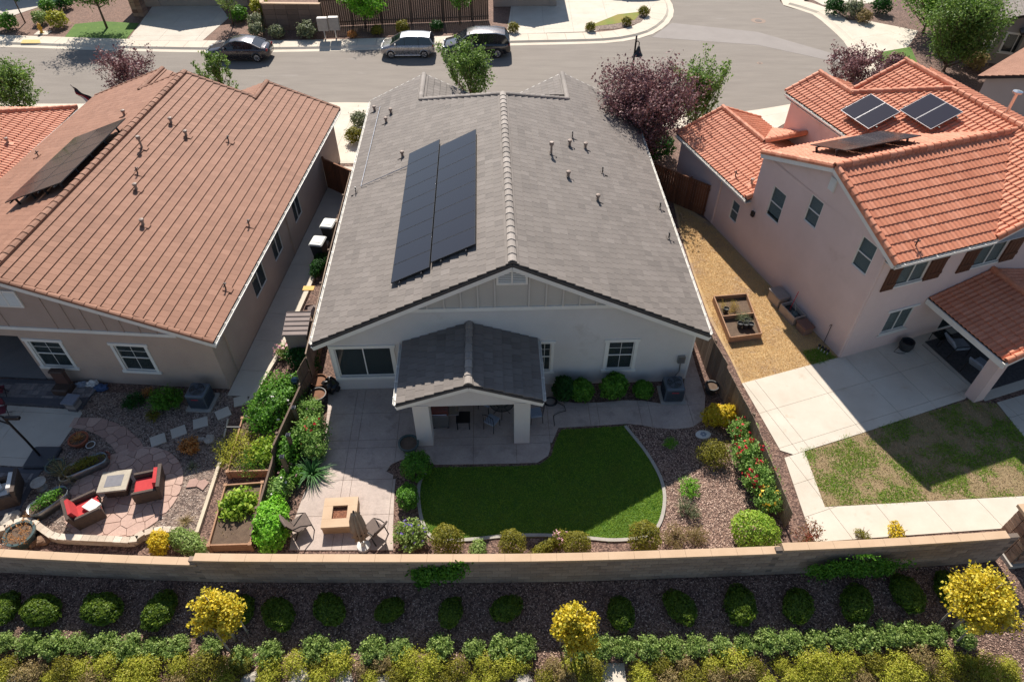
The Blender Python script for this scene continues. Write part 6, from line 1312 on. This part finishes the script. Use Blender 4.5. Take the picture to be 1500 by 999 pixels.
t = thing('bistro_table', 'round black iron table under the patio roof', 'table', FM.W(-.45, -1.5)); m_ = MB(); ringm(m_, (0, 0, .72), .48, .018, 28, 6); ringm(m_, (0, 0, .72), .24, .01, 24, 5); m_.build('rim', IRON, t, kind=None); MB().lathe([(.47, .712), (.47, .72), (.001, .72)], n=24).build('glass_top', glassmat('table_glass', (40, 46, 48), .7), t)
for a in range(4): MB().tube([(.34*math.cos(a*1.571), .34*math.sin(a*1.571), 0), (.1*math.cos(a*1.571), .1*math.sin(a*1.571), .4), (.36*math.cos(a*1.571), .36*math.sin(a*1.571), .71)], .014, 6).build('leg', IRON, t)
def iron_chair(label, p, rz):
    t = thing('iron_chair', label, 'chair', p, rz); rbox(MB(), -.23, -.23, .43, .23, .23, .5, .02).build('seat_cushion', GREYC, t)
    for x in (-.22, .22): MB().tube([(x, -.22, 0), (x, -.21, .44)], .014, 6).build('leg', IRON, t); MB().tube([(x, .26, 0), (x, .22, .44), (x, .28, .95)], .014, 6).build('leg', IRON, t)
    MB().tube([(-.22, .28, .93), (-.1, .3, 1.02), (.1, .3, 1.02), (.22, .28, .93)], .014, 6).build('back_rail', IRON, t)
    for x in (-.11, 0, .11): MB().tube([(x, .23, .46), (x*1.1, .29, .98)], .008, 5).build('spindle', IRON, t)
iron_chair('iron chair with pale cushion behind the round table', FM.W(-1.05, -1.2), R(60)); iron_chair('iron chair with pale cushion in front of the round table', FM.W(-.85, -2.15), R(150)); iron_chair('iron chair standing outside the right patio pier', FM.W(.85, -1.85), R(-80))
hp = at(806, 590); t = thing('garden_hose', 'coiled black garden hose on the path beside the shrubs', 'hose', hp); m_ = MB(); m_.tube([(.25*(1 - .05*(i % 7)/7)*math.cos(i*.45) + .03*math.sin(i*.13), .22*math.sin(i*.45), .05 + .012*(i//14)) for i in range(84)], .016, 5); m_.tube([(.25, 0, .05), (.55, -.2, .045), (.6, -.45, .045), (.3, -.55, .045), (.1, -.7, .045), (.12, -1.2, .045)], .014, 5); m_.build('coil', BLACK, t)
t = thing('stone_plaque', 'oval white plaque lying in the bark bed by the path end', 'plaque', at(1030, 637), .1); MB().lathe([(.3, 0), (.3, .04), (.27, .055), (.001, .055)], n=24, sy=.68).build('disc', WHC, t)
fl_ = MB()
for i in range(6): a = i*1.047; fl_.lathe([(.05, .0555), (.001, .06)], (.08*math.cos(a), .07*math.sin(a), 0), 8)
fl_.build('motif', GREYC, t)
t = thing('meter_box', 'small grey electrical box with conduit on the wall by the air conditioner', 'electrical box', FM.W(6.75, -.02), FM.a); MB().box(-.14, -.12, 1.2, .14, -.003, 1.55).build('box', GALV, t); MB().tube([(0, -.06, 1.2), (.02, -.08, .7), (-.2, -.15, .35), (-.45, -.25, .5)], .025, 6).build('conduit', GALV, t)
t = thing('fence_stake_lamp', 'small black garden lamp near the lower right fence', 'lamp', at(1135, 735)); MB().tube([(0, 0, 0), (0, 0, .6)], .012, 6).build('stake', BLACK, t); MB().lathe([(.11, .6), (.09, .64), (.001, .68)], n=14).build('shade', BLACK, t)
# ------------------------------------------------------------------ yard of the pink house
P = [G(u, v, .35) for u, v in ((1046, 434), (1094, 430), (1116, 488), (1070, 494))]; c = sum(P, Vector())/4; c.z = 0; t = thing('planter_box', 'two-part timber planter box with black pots in the dry grass', 'planter', c); P = [p - c for p in P]; mid = [(P[0] + P[3])/2, (P[1] + P[2])/2]
for a, b in ((P[0], P[1]), (P[1], P[2]), (P[2], P[3]), (P[3], P[0]), tuple(mid)): MB().beam((a.x, a.y, .18), (b.x, b.y, .18), .045, .34).build('plank', TIMB, t)
MB().prism([(p.x*.98, p.y*.98) for p in P], 0, .14).build('soil', SOIL, t); g_ = link('dry_weeds', sprigmesh('dry_weeds', 60, .4, .55, 20, .05, leafmat('straw_leaf', [(190, 150, 70), (170, 140, 70), (130, 130, 60)]), 130, .3, .5, .05), t); g_.location = (-.25, .55, .15)
g_ = link('weeds', sprigmesh('weeds', 40, .45, .4, 20, .06, L_GREY, 131, .3, .5, .06), t); g_.location = (.2, -.25, .15)
for i, (x, y) in enumerate(((-.05, -.62), (.18, -.66), (.42, -.66), (.3, -.4), (-.45, .35))): MB().lathe([(.1, .1), (.13, .36), (.115, .36), (.11, .3), (.001, .3)], (x, y, .05), 14).build('nursery_pot', POTD, t)
TAUP = mat('storage_plastic', (176, 160, 148), (160, 144, 132), 3, .6)
t = thing('storage_box', 'tan lidded plastic storage box against the pink wall', 'storage box', FR.W(-.4, 4.0), FR.a); rbox(MB(), -.28, -.4, 0, .28, .4, .5, .04).build('body', TAUP, t); rbox(MB(), -.31, -.43, .5, .31, .43, .58, .03).build('lid', mat('storage_lid', (150, 138, 130), (138, 126, 118), 3, .6), t)
t = thing('open_tub', 'open tan tub with garden tools beside the storage box', 'tub', FR.W(-.42, 2.9), FR.a)
for q in ((-.3, -.52, .3, -.48), (-.3, .48, .3, .52), (-.3, -.48, -.26, .48), (.26, -.48, .3, .48)): MB().box(q[0], q[1], 0, q[2], q[3], .46).build('side', TAUP, t)
MB().box(-.26, -.48, .02, .26, .48, .26).build('contents', POTD, t); MB().tube([(0, .2, .2), (.18, .25, 1.25)], .016, 6).build('rake_handle', F_RED, t); MB().tube([(.1, -.1, .2), (.22, .3, .95)], .014, 6).build('tool_handle', TIMB2, t); MB().blob((.0, -.15, .3), (.18, .22, .1), 10, 7, .3, 5).build('green_bag', POTG, t)
t = thing('storage_box', 'brown lidded box at the end of the row by the pink wall', 'storage box', FR.W(-.42, 1.95), FR.a); rbox(MB(), -.24, -.3, 0, .24, .3, .38, .04).build('body', mat('brown_plastic', (150, 122, 106), (132, 106, 92), 3, .6), t); rbox(MB(), -.27, -.33, .38, .27, .33, .44, .03).build('lid', mat('brown_lid', (120, 84, 72), (104, 72, 62), 3, .6), t)
t = thing('irrigation_valves', 'cluster of white irrigation valves at the pink house corner', 'valves', FR.W(-.3, .55), FR.a)
for i in range(4): MB().tube([(-.1 - .05*i, -.2 + .13*i, 0), (-.1 - .05*i, -.2 + .13*i, .22)], .022, 6).build('pipe', WHC, t); MB().lathe([(.05, .2), (.06, .24), (.05, .3), (.02, .32)], (-.1 - .05*i, -.2 + .13*i, 0), 10).build('valve', BLACK, t)
t = thing('hose_pipe_stand', 'thin black standpipe against the pink side wall', 'pipe', FR.W(-.06, 1.0)); MB().tube([(0, 0, 0), (0, 0, 1.1), (-.05, -.03, 1.14), (-.12, -.06, 1.08)], .014, 6).build('pipe', BLACK, t)
t = thing('hose_pot', 'black pot with trailing hose under the pink house window', 'hose pot', FR.W(3.0, -.45)); MB().lathe([(.22, 0), (.3, .25), (.28, .48), (.25, .48), (.24, .3), (.001, .3)], n=18).build('pot', POTD, t); MB().tube([(-.2, -.05, .4), (-.4, -.1, .15), (-.55, -.2, .045), (-.35, -.3, .045), (-.1, -.3, .045)], .014, 5).build('hose', BLACK, t)
rp_ = [FR.W(4.05, -.55), FR.W(7.6, -.5), FR.W(7.6, -5.2), FR.W(4.05, -3.3)]
sheet('covered_patio_floor', [FR.W(3.95, -.05), FR.W(9.2, -.05), FR.W(9.2, -3.9), FR.W(3.98, -3.9)], -.03, .018, CONC)
MB().prism([(p[0], p[1]) for p in ((-1.6, -1.6), (1.7, -1.6), (1.7, 1.5), (-1.6, 1.5))], 0, .015).build('outdoor_rug', RUG, label='dark patterned rug under the pink house patio roof', cat='rug', loc=FR.W(5.75, -1.9, .02), rz=FR.a)
def lounge(label, x, y, rz):
    t = thing('lounge_chair', label, 'chair', FR.W(x, y, .035), FR.a + rz); b = MB(); b.extr([(-.3, -.55, .34), (.3, -.55, .34), (.3, .1, .38), (-.3, .1, .38)], (0, 0, .1)); b.build('seat_cushion', GREYC, t); b = MB(); b.extr([(-.3, .08, .44), (.3, .08, .44), (.28, .5, .98), (-.28, .5, .98)], (0, .06, -.06)); b.build('back_cushion', GREYC, t)
    for s in (-.33, .33): MB().tube([(s, -.5, 0), (s, -.48, .55), (s, .2, .6), (s, .4, 0)], .02, 6).build('frame_side', IRON, t)
lounge('grey cushioned lounge chair nearer the pink house wall', 4.75, -1.25, R(80)); lounge('grey cushioned lounge chair nearer the patio pier', 4.7, -2.55, R(100))
t = thing('patio_table', 'low dark glass table by the sliding door', 'table', FR.W(4.75, -.55), FR.a); MB().box(-.35, -.25, .4, .35, .25, .43).build('table_top', PANE2, t)
for x in (-.32, .32):
    for y in (-.22, .22): MB().tube([(x, y, 0), (x, y, .4)], .015, 6).build('leg', IRON, t)
# ================================================================== across the street
def car(name, label, pos_, rz, L, Wd, H_, paint, prof, belt, roof, seats, cat='car', glass=None, roofm=None, wheelr=.32, rack=False):
    """front at -x. prof: (x, top z) of the lower body; belt z; roof: (x, z) points from windscreen foot to rear window foot"""
    t = thing(name, label, cat, pos_, rz); hw = Wd/2; mb = MB(); st = []
    xs = sorted({p[0] for p in prof} | {i*L/16 for i in range(17)})
    def ip(pts, x):
        for a, b in zip(pts, pts[1:]):
            if a[0] <= x <= b[0]: return a[1] + (b[1]-a[1])*(x-a[0])/max(1e-6, b[0]-a[0])
        return pts[-1][1] if x > pts[-1][0] else pts[0][1]
    rings = []
    for x in xs:
        e = min(x, L - x); f = 1 - .2*max(0, 1 - e/.55)**2; w = hw*f; zt = ip(prof, x); zb = .22 + .12*max(0, 1 - e/.5); sh = min(belt, zt)
        rings.append([(x, s*w*k, z) for s, k, z in ((1, .0, zb), (1, .88, zb), (1, .97, zb + .1), (1, 1.0, (zb + sh)*.52), (1, .975, sh - .06), (1, .9, sh if zt > belt - .02 else zt - .02), (1, .45, zt + .02), (1, 0, zt + .03), (-1, .45, zt + .02), (-1, .9, sh if zt > belt - .02 else zt - .02), (-1, .975, sh - .06), (-1, 1.0, (zb + sh)*.52), (-1, .97, zb + .1), (-1, .88, zb))])
    n = len(rings[0]); vs = [p for r_ in rings for p in r_]; fs = [(i*n + j, (i+1)*n + j, (i+1)*n + (j+1) % n, i*n + (j+1) % n) for i in range(len(rings)-1) for j in range(n)] + [list(range(n)), list(range((len(rings)-1)*n, len(rings)*n))[::-1]]
    mb.add(vs, fs); body = mb.build('body', paint, t, smooth=True)
    # glasshouse and roof
    g = MB(); x0, x1 = roof[0][0], roof[-1][0]; rx = [p[0] for p in roof]; top = []
    for x, z in roof:
        k = min(1, (z - belt)/(H_ - belt)); top.append((x, z, hw*(.93 - .2*k)))
    vs = []
    for x, z, w in top: vs += [(x, -w, z), (x, w, z)]
    low = [(x, s*hw*.93, belt - .03) for x, z, w in top for s in (-1, 1)]; m_ = len(top); vs += low
    fs = []
    for i in range(m_-1): a = 2*i; fs += [(a, a+1, a+3, a+2), (a, a+2, 2*m_ + a+2, 2*m_ + a), (a+1, 2*m_ + a+1, 2*m_ + a+3, a+3)]
    g.add(vs, fs); g.build('glasshouse', glass or CARGL, t)
    hi = [q for q in top if q[1] > H_ - .17]; rf = MB(); vs = []
    for x, z, w in hi: vs += [(x, -w*1.02, z - .03), (x, -w*.8, z + .012), (x, 0, z + .03), (x, w*.8, z + .012), (x, w*1.02, z - .03)]
    rf.add(vs, [(i*5 + j, i*5 + j + 1, (i+1)*5 + j + 1, (i+1)*5 + j) for i in range(len(hi)-1) for j in range(4)]); rf.build('roof', roofm or paint, t, smooth=True)
    ei = [i for i, q in enumerate(top) if q[1] > H_ - .17]
    for s in (-1, 1):
        for i, j in ((0, ei[0]), (m_-1, ei[-1])): a, b = top[i], top[j]; MB().beam((a[0], s*a[2], a[1]), (b[0], s*b[2], b[1] - .02), .07, .06).build('pillar', paint, t)
        for f in seats: x = x0 + (x1-x0)*f; z = ip([(q[0], q[1]) for q in top], x); w = hw*(.93 - .2*min(1, (z - belt)/(H_-belt))); MB().beam((x, s*hw*.935, belt - .03), (x, s*(w + .008), z - .03), .07, .02, up=(1, 0, 0)).build('pillar', BLACK, t)
        a = [(q[0], s*(q[2] + .006), q[1] - .015) for q in top if q[1] > H_ - .17]; MB().tube(a, .02, 5).build('roof_rail', paint if not rack else ALU, t)
        for f in (.36, .6): MB().box(L*f, s*(hw + .004) - .012, belt - .16, L*f + .16, s*(hw + .004) + .012, belt - .12).build('door_handle', roofm or paint, t)
        for f in (.3, .52, .72): MB().box(L*f, s*hw*.992 - .006, .4, L*f + .012, s*hw*.992 + .006, belt - .08).build('door_gap', BLACK, t)
        mi = MB(); rbox(mi, x0 + .35, s*(hw + .1) - .09, belt, x0 + .5, s*(hw + .1) + .09, belt + .13, .03); mi.build('mirror', paint, t)
        hl = MB(); hl.blob((.14, s*hw*.66, prof[1][1] - .12), (.12, .16, .07), 10, 6, 0); hl.build('headlight', LAMPG, t, smooth=True)
        tl = MB(); tl.blob((L - .09, s*hw*.76, belt - .12), (.07, .14, .11), 10, 6, 0); tl.build('tail_light', TAILR, t, smooth=True)
        MB().box(L*.24, s*hw*.985 - .02, .2, L*.76, s*hw*.985 + .02, .27).build('sill', roofm or paint if not rack else BLACK, t)
        for x in (L*.19, L*.81):
            w_ = MB(); w_.tube([(x, s*(hw - .22), wheelr), (x, s*(hw + .015), wheelr)], wheelr, 22); wo = w_.build('wheel', TYRE, t); rm = MB(); y = s*(hw + .017)
            rm.tube([(x, y - s*.01, wheelr), (x, y + s*.006, wheelr)], wheelr*.66, 20); rm.build('rim', RIM, wo); sp_ = MB()
            for k in range(5): a = k*1.2566 + .6; sp_.beam((x + .1*wheelr*math.cos(a), y + s*.009, wheelr + .1*wheelr*math.sin(a)), (x + .5*wheelr*math.cos(a), y + s*.009, wheelr + .5*wheelr*math.sin(a)), .035, .12*wheelr, up=(0, 1, 0))
            sp_.build('spoke_gaps', BLACK, wo, kind='stuff'); ar = MB(); ar.tube([(x + wheelr*1.13*math.cos(a), s*(hw*.995), wheelr + wheelr*1.13*math.sin(a)) for a in [math.pi*i/12 for i in range(13)]], .035, 5); ar.build('wheel_arch', BLACK if rack else paint, t)
    MB().box(.0, -.3, .46, .06, .3, .58).build('number_plate', WHC, t); MB().box(-.005, -hw*.5, .62, .1, hw*.5, .72).build('grille', BLACK, t); MB().box(L - .07, -.26, .62, L + .005, .26, .74).build('number_plate', WHC, t)
    return t
CARGL = gloss('car_glass', (22, 28, 34), .05, 0, .6); TYRE = mat('tyre', (30, 30, 31), (38, 38, 39), 9, .85); RIM = gloss('alloy_rim', (188, 190, 194), .25, .8); LAMPG = gloss('headlamp', (206, 212, 218), .1, .2, .5); TAILR = gloss('tail_lamp', (150, 24, 26), .15, 0, .5)
GREYP = gloss('grey_car_paint', (74, 70, 72), .28, .55, .8); SILV = gloss('silver_car_paint', (158, 156, 156), .28, .6, .8); BLKP = gloss('black_car_paint', (30, 30, 34), .2, .3, 1.0); WHTP = gloss('white_car_paint', (222, 222, 224), .25, .1, .8)
RZ = -.115
def carpos(u, v): p = G(u, v); p.z = -.12; return p
car('sedan', 'dark grey sedan parked at the far kerb', carpos(308, 82), -.01, 4.75, 1.8, 1.46, GREYP, [(0, .55), (.25, .76), (1.25, .95), (3.9, 1.0), (4.5, .98), (4.75, .72)], .95, [(1.15, .93), (1.95, 1.36), (2.5, 1.46), (3.1, 1.43), (3.6, 1.3), (4.25, 1.0)], (.36, .6), wheelr=.32)
car('hatchback', 'silver hatchback with white roof at the far kerb', carpos(560, 77.5), .02, 4.05, 1.7, 1.52, SILV, [(0, .55), (.2, .8), (.85, .98), (3.75, 1.02), (4.0, .98), (4.05, .7)], .98, [(.75, .96), (1.55, 1.42), (2.1, 1.52), (3.2, 1.5), (3.75, 1.42), (4.0, 1.02)], (.34, .66), roofm=WHTP, wheelr=.29)
car('minivan', 'black minivan parked in front of the far garage', carpos(649, 76.5), .025, 5.15, 1.98, 1.75, BLKP, [(0, .6), (.25, .86), (1.2, 1.06), (4.8, 1.1), (5.1, 1.05), (5.15, .75)], 1.06, [(1.05, 1.04), (1.9, 1.6), (2.5, 1.74), (4.1, 1.74), (4.75, 1.62), (5.08, 1.1)], (.3, .52, .78), roofm=gloss('dark_grey_paint', (92, 86, 86), .3, .4, .6), wheelr=.34, rack=True)
p = G(1398, 40); car('parked_car', 'dark car with pale roof on the far right driveway', (p.x, p.y, .02), R(-60), 4.6, 1.85, 1.6, BLKP, [(0, .6), (.25, .86), (1.2, 1.02), (4.2, 1.05), (4.6, .9)], 1.02, [(1.0, 1.0), (1.8, 1.5), (2.4, 1.6), (3.7, 1.57), (4.4, 1.1)], (.35, .62), roofm=SILV)
p = G(888, -8); car('parked_car', 'car mostly out of view on the far driveway above the kerbside lawn', (p.x, p.y, .03), R(5), 4.6, 1.85, 1.5, BLKP, [(0, .6), (.25, .86), (1.2, 1.0), (4.2, 1.02), (4.6, .9)], 1.0, [(1.0, .98), (1.8, 1.4), (2.4, 1.5), (3.7, 1.47), (4.4, 1.06)], (.35, .62))
# pickup half hidden behind the brown roof, with flag on the house corner
p = FL.W(-14.0, 21.5, .02); car('pickup_truck', 'dark pickup truck half hidden behind the brown roof', (p.x, p.y, .02), R(15), 5.6, 1.95, 1.85, BLKP, [(0, .8), (.3, 1.05), (1.5, 1.12), (5.4, 1.15), (5.6, 1.0)], 1.12, [(1.4, 1.1), (2.0, 1.7), (2.5, 1.85), (3.3, 1.83), (3.75, 1.15)], (.4,), cat='truck', roofm=SILV, wheelr=.38)
p = G(118, 150, 2.2); t = thing('wall_flag', 'dark striped flag on an angled pole at the brown house corner', 'flag', (p.x, p.y, 0)); MB().tube([(.35, .2, 1.9), (-.12, -.02, 3.3)], .02, 6).build('pole', ALU, t); fm_ = MB(); n = 10
cl = [mat('flag_dark', (34, 32, 44), (28, 27, 38), 4, .8), mat('flag_red', (150, 28, 48), (132, 24, 42), 4, .8), mat('flag_white', (214, 208, 204), (200, 194, 190), 4, .8)]
for r_ in range(7):
    f_ = MB()
    for i in range(n):
        q = lambda a, b: (-.1 + a*.95/n + b*.02, -.02 + .07*math.sin(a*.9 + b), 3.2 - b*.09 - a*.075); f_.face([q(i, r_), q(i+1, r_), q(i+1, r_+1), q(i, r_+1)])
    f_.build('stripe', cl[(0, 0, 0, 1, 1, 2, 0)[r_]] if r_ != 6 else cl[2], t)
# mailboxes, hydrant, lamp, manholes
for i, (u, v, lb) in enumerate(((477, 58, 'left one of two grey cluster mailboxes'), (493, 57, 'right one of two grey cluster mailboxes'))):
    t = thing('cluster_mailbox', lb, 'mailbox', at(u, v), .05); MB().tube([(0, 0, 0), (0, 0, .75)], .06, 8).build('pedestal', ALU, t); rbox(MB(), -.4, -.22, .7, .4, .24, 1.65, .03).build('cabinet', mat('mailbox_paint', (176, 168, 158), (162, 154, 145), 3, .5), t)
    for a in range(3):
        for b in range(5): MB().box(-.37 + a*.25, -.228, .75 + b*.17, -.37 + a*.25 + .235, -.221, .75 + b*.17 + .155).build('door', _M['mailbox_paint'], t)
t = thing('fire_hydrant', 'yellow fire hydrant on a concrete pad across the street', 'hydrant', at(62, 49)); HYD = mat('hydrant_paint', (212, 160, 44), (196, 146, 38), 4, .5); MB().box(-.5, -.4, 0, .6, .4, .03).build('pad', CONC2, t); MB().lathe([(.17, .03), (.17, .08), (.11, .1), (.11, .55), (.14, .57), (.14, .62), (.1, .72), (.03, .78)], n=14).build('barrel', HYD, t); MB().tube([(-.2, 0, .42), (.2, 0, .42)], .055, 8).build('outlet', HYD, t); MB().tube([(0, -.2, .38), (0, .0, .38)], .07, 8).build('outlet', HYD, t)
lp = G(922, 163); t = thing('street_lamp', 'black street lamp with bell shade rising from the plum tree', 'street lamp', (7.0, 39.3, 0)); MB().tube([(0, 0, 0), (0, 0, .5), (0, 0, 6.3)], [.1, .07, .05], 8).build('pole', BLACK, t); MB().tube([(0, 0, 5.9), (.1, 0, 6.0), (.2, 0, 5.9), (.2, 0, 5.6)], .03, 6).build('bracket_arm', BLACK, t); MB().lathe([(.06, 5.7), (.09, 5.6), (.16, 5.4), (.27, 5.22), (.28, 5.18), (.22, 5.18)], (.2, 0, 0), 16).build('shade', BLACK, t); MB().blob((.2, 0, 5.18), (.12, .12, .08), 10, 6, 0).build('lamp_glass', LAMPG, t)
MAN = mat('manhole_patch', (150, 128, 112), (138, 118, 104), 4, .85); IRONC = mat('manhole_iron', (110, 96, 86), (96, 84, 76), 8, .7)
for i, (u, v, r_, lb) in enumerate(((1000, 108, .75, 'manhole with round patch in the street behind the green tree'), (1111, 31, .6, 'manhole patch in the cul-de-sac'), (1113, 93, .22, 'small valve cover in the cul-de-sac'))):
    q = G(u, v, -.12); t = thing('manhole', lb, 'manhole', q); MB().lathe([(r_, .0), (r_, .006), (.001, .006)], n=28).build('patch', MAN, t); MB().lathe([(r_*.5, .006), (r_*.48, .016), (.001, .016)], n=24).build('cover', IRONC, t)
sheet('road_patch', [Vector((p.x, p.y, 0)) for p in PX((985, 32), (1110, 45), (1240, 82), (1240, 92), (1110, 64), (955, 53))], -.125, -.114, mat('asphalt_patch', (146, 138, 132), (138, 130, 124), .7, .92, 70, .15))
sheet('kerb_lawn_ground', PX((858, 41), (880, 32), (905, 22), (940, 18), (930, 30), (900, 36)), -.01, .03, mat('dry_lawn', (150, 128, 62), (108, 128, 44), .6, .95, 40, .3, .3)); sheet('kerb_gravel', PX((857, 46), (858, 41), (900, 36), (930, 30), (940, 18), (951, 20), (938, 34), (905, 43)), -.01, .025, GRAVEL)
sheet('far_lawn_ground', PX((95, 55), (185, 58), (204, 35), (150, 32), (110, 36)), -.01, .02, TURF); sheet('far_lawn_ground', PX((1288, 88), (1290, 72), (1334, 70), (1345, 95), (1310, 100)), -.01, .02, TURF)
sheet('ramp_pad', PX((30, 64), (60, 64), (58, 59), (34, 59)), -.01, .022, mat('tactile_yellow', (214, 182, 112), (202, 170, 104), 2, .8))
# ------------------------------------------------------------------ far houses, fences
FARW = mat('far_stucco', (176, 156, 138), (166, 147, 130), .8, .92, 80, .1); FARW2 = mat('far_grey_stucco', (160, 150, 140), (150, 140, 131), .8, .92, 80, .1); DOORM = mat('garage_door', (168, 154, 140), (158, 145, 132), 1, .6)
def simple_house(name, label, x, y, rz, W_, D_, h, wallm, roofm, style, sl=.38, door=None, wins=()):
    fr = Frame((x, y), math.degrees(rz)); hs = House(name, label, fr, style, roofm, wallm)
    w2 = W_/2; LLs = math.hypot(1, sl)
    for sg in (-1, 1): hs.plane((sg*(w2 + .4), 0, h), Y, (-sg, 0, sl), [[(-.4, 0), (D_ + .4, 0), (D_ + .4, (w2 + .4)*LLs), (-.4, (w2 + .4)*LLs)]])
    zt = h + (w2 + .4)*sl; hs.ridge((0, -.42, zt), (0, D_ + .42, zt)); hol = [door] if door else []
    hs.wall((-w2, 0, 0), X, -Y, W_, 0, h - .05, hol + list(wins), top=[(0, h - .05), (W_, h - .05), (w2, h - .05 + w2*sl)]); hs.wall((w2, 0, 0), Y, X, D_, 0, h); hs.wall((-w2, D_, 0), -Y, -X, D_, 0, h); hs.wall((w2, D_, 0), -X, Y, W_, 0, h - .05, top=[(0, h - .05), (W_, h - .05), (w2, h - .05 + w2*sl)])
    if door:
        a0, z0, a1, z1 = door; dr = hs.add('garage_door', MB().box(a0 - w2, .06, z0, a1 - w2, .09, z1), DOORM)
        for i in range(4):
            for j in range(4): hs.add('door_panel', MB().box(a0 - w2 + (a1-a0)*j/4 + .06, .045, z0 + (z1-z0)*i/4 + .05, a0 - w2 + (a1-a0)*(j+1)/4 - .06, .06, z0 + (z1-z0)*(i+1)/4 - .05), DOORM, dr)
    for q in wins: hs.window((-w2, 0, 0), X, -Y, *q, split='v', trim=.1)
    hs.finish(); return hs
p = G(275, 10); simple_house('far_house', 'far house with tan garage door above the shaded driveway', p.x + .5, p.y, .02, 9.5, 12, 3.0, FARW, TILE_L, FLATL, door=(1.9, 0, 7.0, 2.3))
q0 = G(207, 22); t = thing('stone_column', 'stone-clad porch column beside the far garage', 'column', (q0.x, q0.y, 0))
for r_ in range(10):
    for s in range(2): MB().box(-.45 + s*.45 + .01, -.46 - .02*((r_ + s) % 2), r_*.28, s*.45 - .01, .44, r_*.28 + .265, tone=rnd.random()).build('stone', STONE, t, tones=True)
p = G(20, -2); simple_house('far_house', 'far grey house cut off by the upper left corner', p.x, p.y + 2.5, .1, 10, 10, 3.0, FARW2, TILE_M, FLAT, wins=((6.5, .9, 8.6, 2.2),))
p = G(735, 12); simple_house('far_house', 'far pale house end behind the black minivan', p.x + 2.0, p.y + .3, .02, 5.5, 12, 3.0, FARW2, TILE_M, FLAT, door=(2.2, 0, 4.9, 2.2))
t = fence('far_wall_fence', 'tall brown board fence across the street behind the mailboxes', [G(474, 40), G(560, 36), G(650, 33), G(716, 30)], 2.3, WOODD, -1, bw=.17)
t = thing('far_garden_wall', 'brown garden wall with pale cap behind the left kerb shrubs', 'wall', G(393, 44)); a, b, c_ = Vector(), G(476, 45) - G(393, 44), G(388, 0) - G(393, 44)
WALLB = tonemat('far_block', [(112, 92, 78), (122, 102, 88), (132, 110, 95)], .9)
for p0, p1 in ((a, b), (a, c_)):
    d = (p1 - p0); Lf = d.length; d.normalize(); kk = int(Lf/.8)
    for i in range(kk):
        for r_ in range(5): e0, e1 = p0 + d*(Lf*i/kk + .01), p0 + d*(Lf*(i+1)/kk - .01); MB().beam(e0 + Z*(r_*.4 + .2), e1 + Z*(r_*.4 + .2), .2, .385, tone=rnd.random()).build('block', WALLB, t, tones=True)
    MB().beam(p0 + Z*2.04, p1 + Z*2.04, .32, .08).build('cap', CAPM, t)
# orange-roofed house at the left edge
FE = Frame((-25.4, 26.0), 0); HE = House('orange_roof_house', 'orange barrel-tiled house cut off by the left edge', FE, BARREL, TILE_D, FARW2)
LLe = math.hypot(1, .38); HE.plane((.45, 0, 3.0), Y, (-1, 0, .38), [[(-3, 0), (11.3, 0), (5.3, 6*LLe), (-3, 6*LLe)]]); HE.plane((0, 11.3, 3.0), X, (0, -1, .38), [[(.45, 0), (-11.5, 0), (-5.55, 6*LLe)]])
HE.ridge((.45, 11.3, 3.02), (-5.55, 5.3, 3.0 + 6*.38), **CAP); HE.ridge((-5.55, -3, 3 + 6*.38), (-5.55, 5.3, 3 + 6*.38), **CAP); HE.wall((0, -3, 0), Y, X, 13.9, 0, 3.0); HE.wall((0, 10.9, 0), -X, Y, 11, 0, 3.0); HE.gutter((.46, -3, 2.97), (.46, 11.2, 2.97), (1, 0, 0)); HE.add('soffit', MB().box(0, -3, 2.76, .45, 11.2, 2.78), WHITE); HE.add('eave_board', MB().box(.43, -3, 2.78, .455, 11.2, 2.96), WHITE); HE.vent(12, 210, (.45, 0, 3.0), (.38, 0, 1), 'hood'); HE.finish()
# grey house and tan-roofed house at the right edge
p = G(1432, 112, 3.0); simple_house('tan_roof_house', 'tan-roofed house with grey board siding behind the pink house', p.x + 4.9*.643 + .4*.766, p.y - 4.9*.766 + .4*.643, R(-50), 9.0, 12, 3.0, SIDING, TILE_L, FLATL, .36)
p = G(1442, 92); simple_house('grey_roof_house', 'grey tiled house with entry porch at the upper right corner', p.x + 2.55, p.y - 1.03, R(-22), 5.5, 10, 3.1, FARW2, TILE_M, FLATL, .4, wins=((.6, .9, 2.0, 2.2),)); 
p = G(1474, 100); simple_house('entry_porch', 'small grey-tiled entry porch projecting from the grey tiled house', p.x + 1.4, p.y - .6, R(-22), 2.8, 3, 2.6, FARW2, TILE_M, FLATL, .4, door=(.7, 0, 2.1, 2.1))
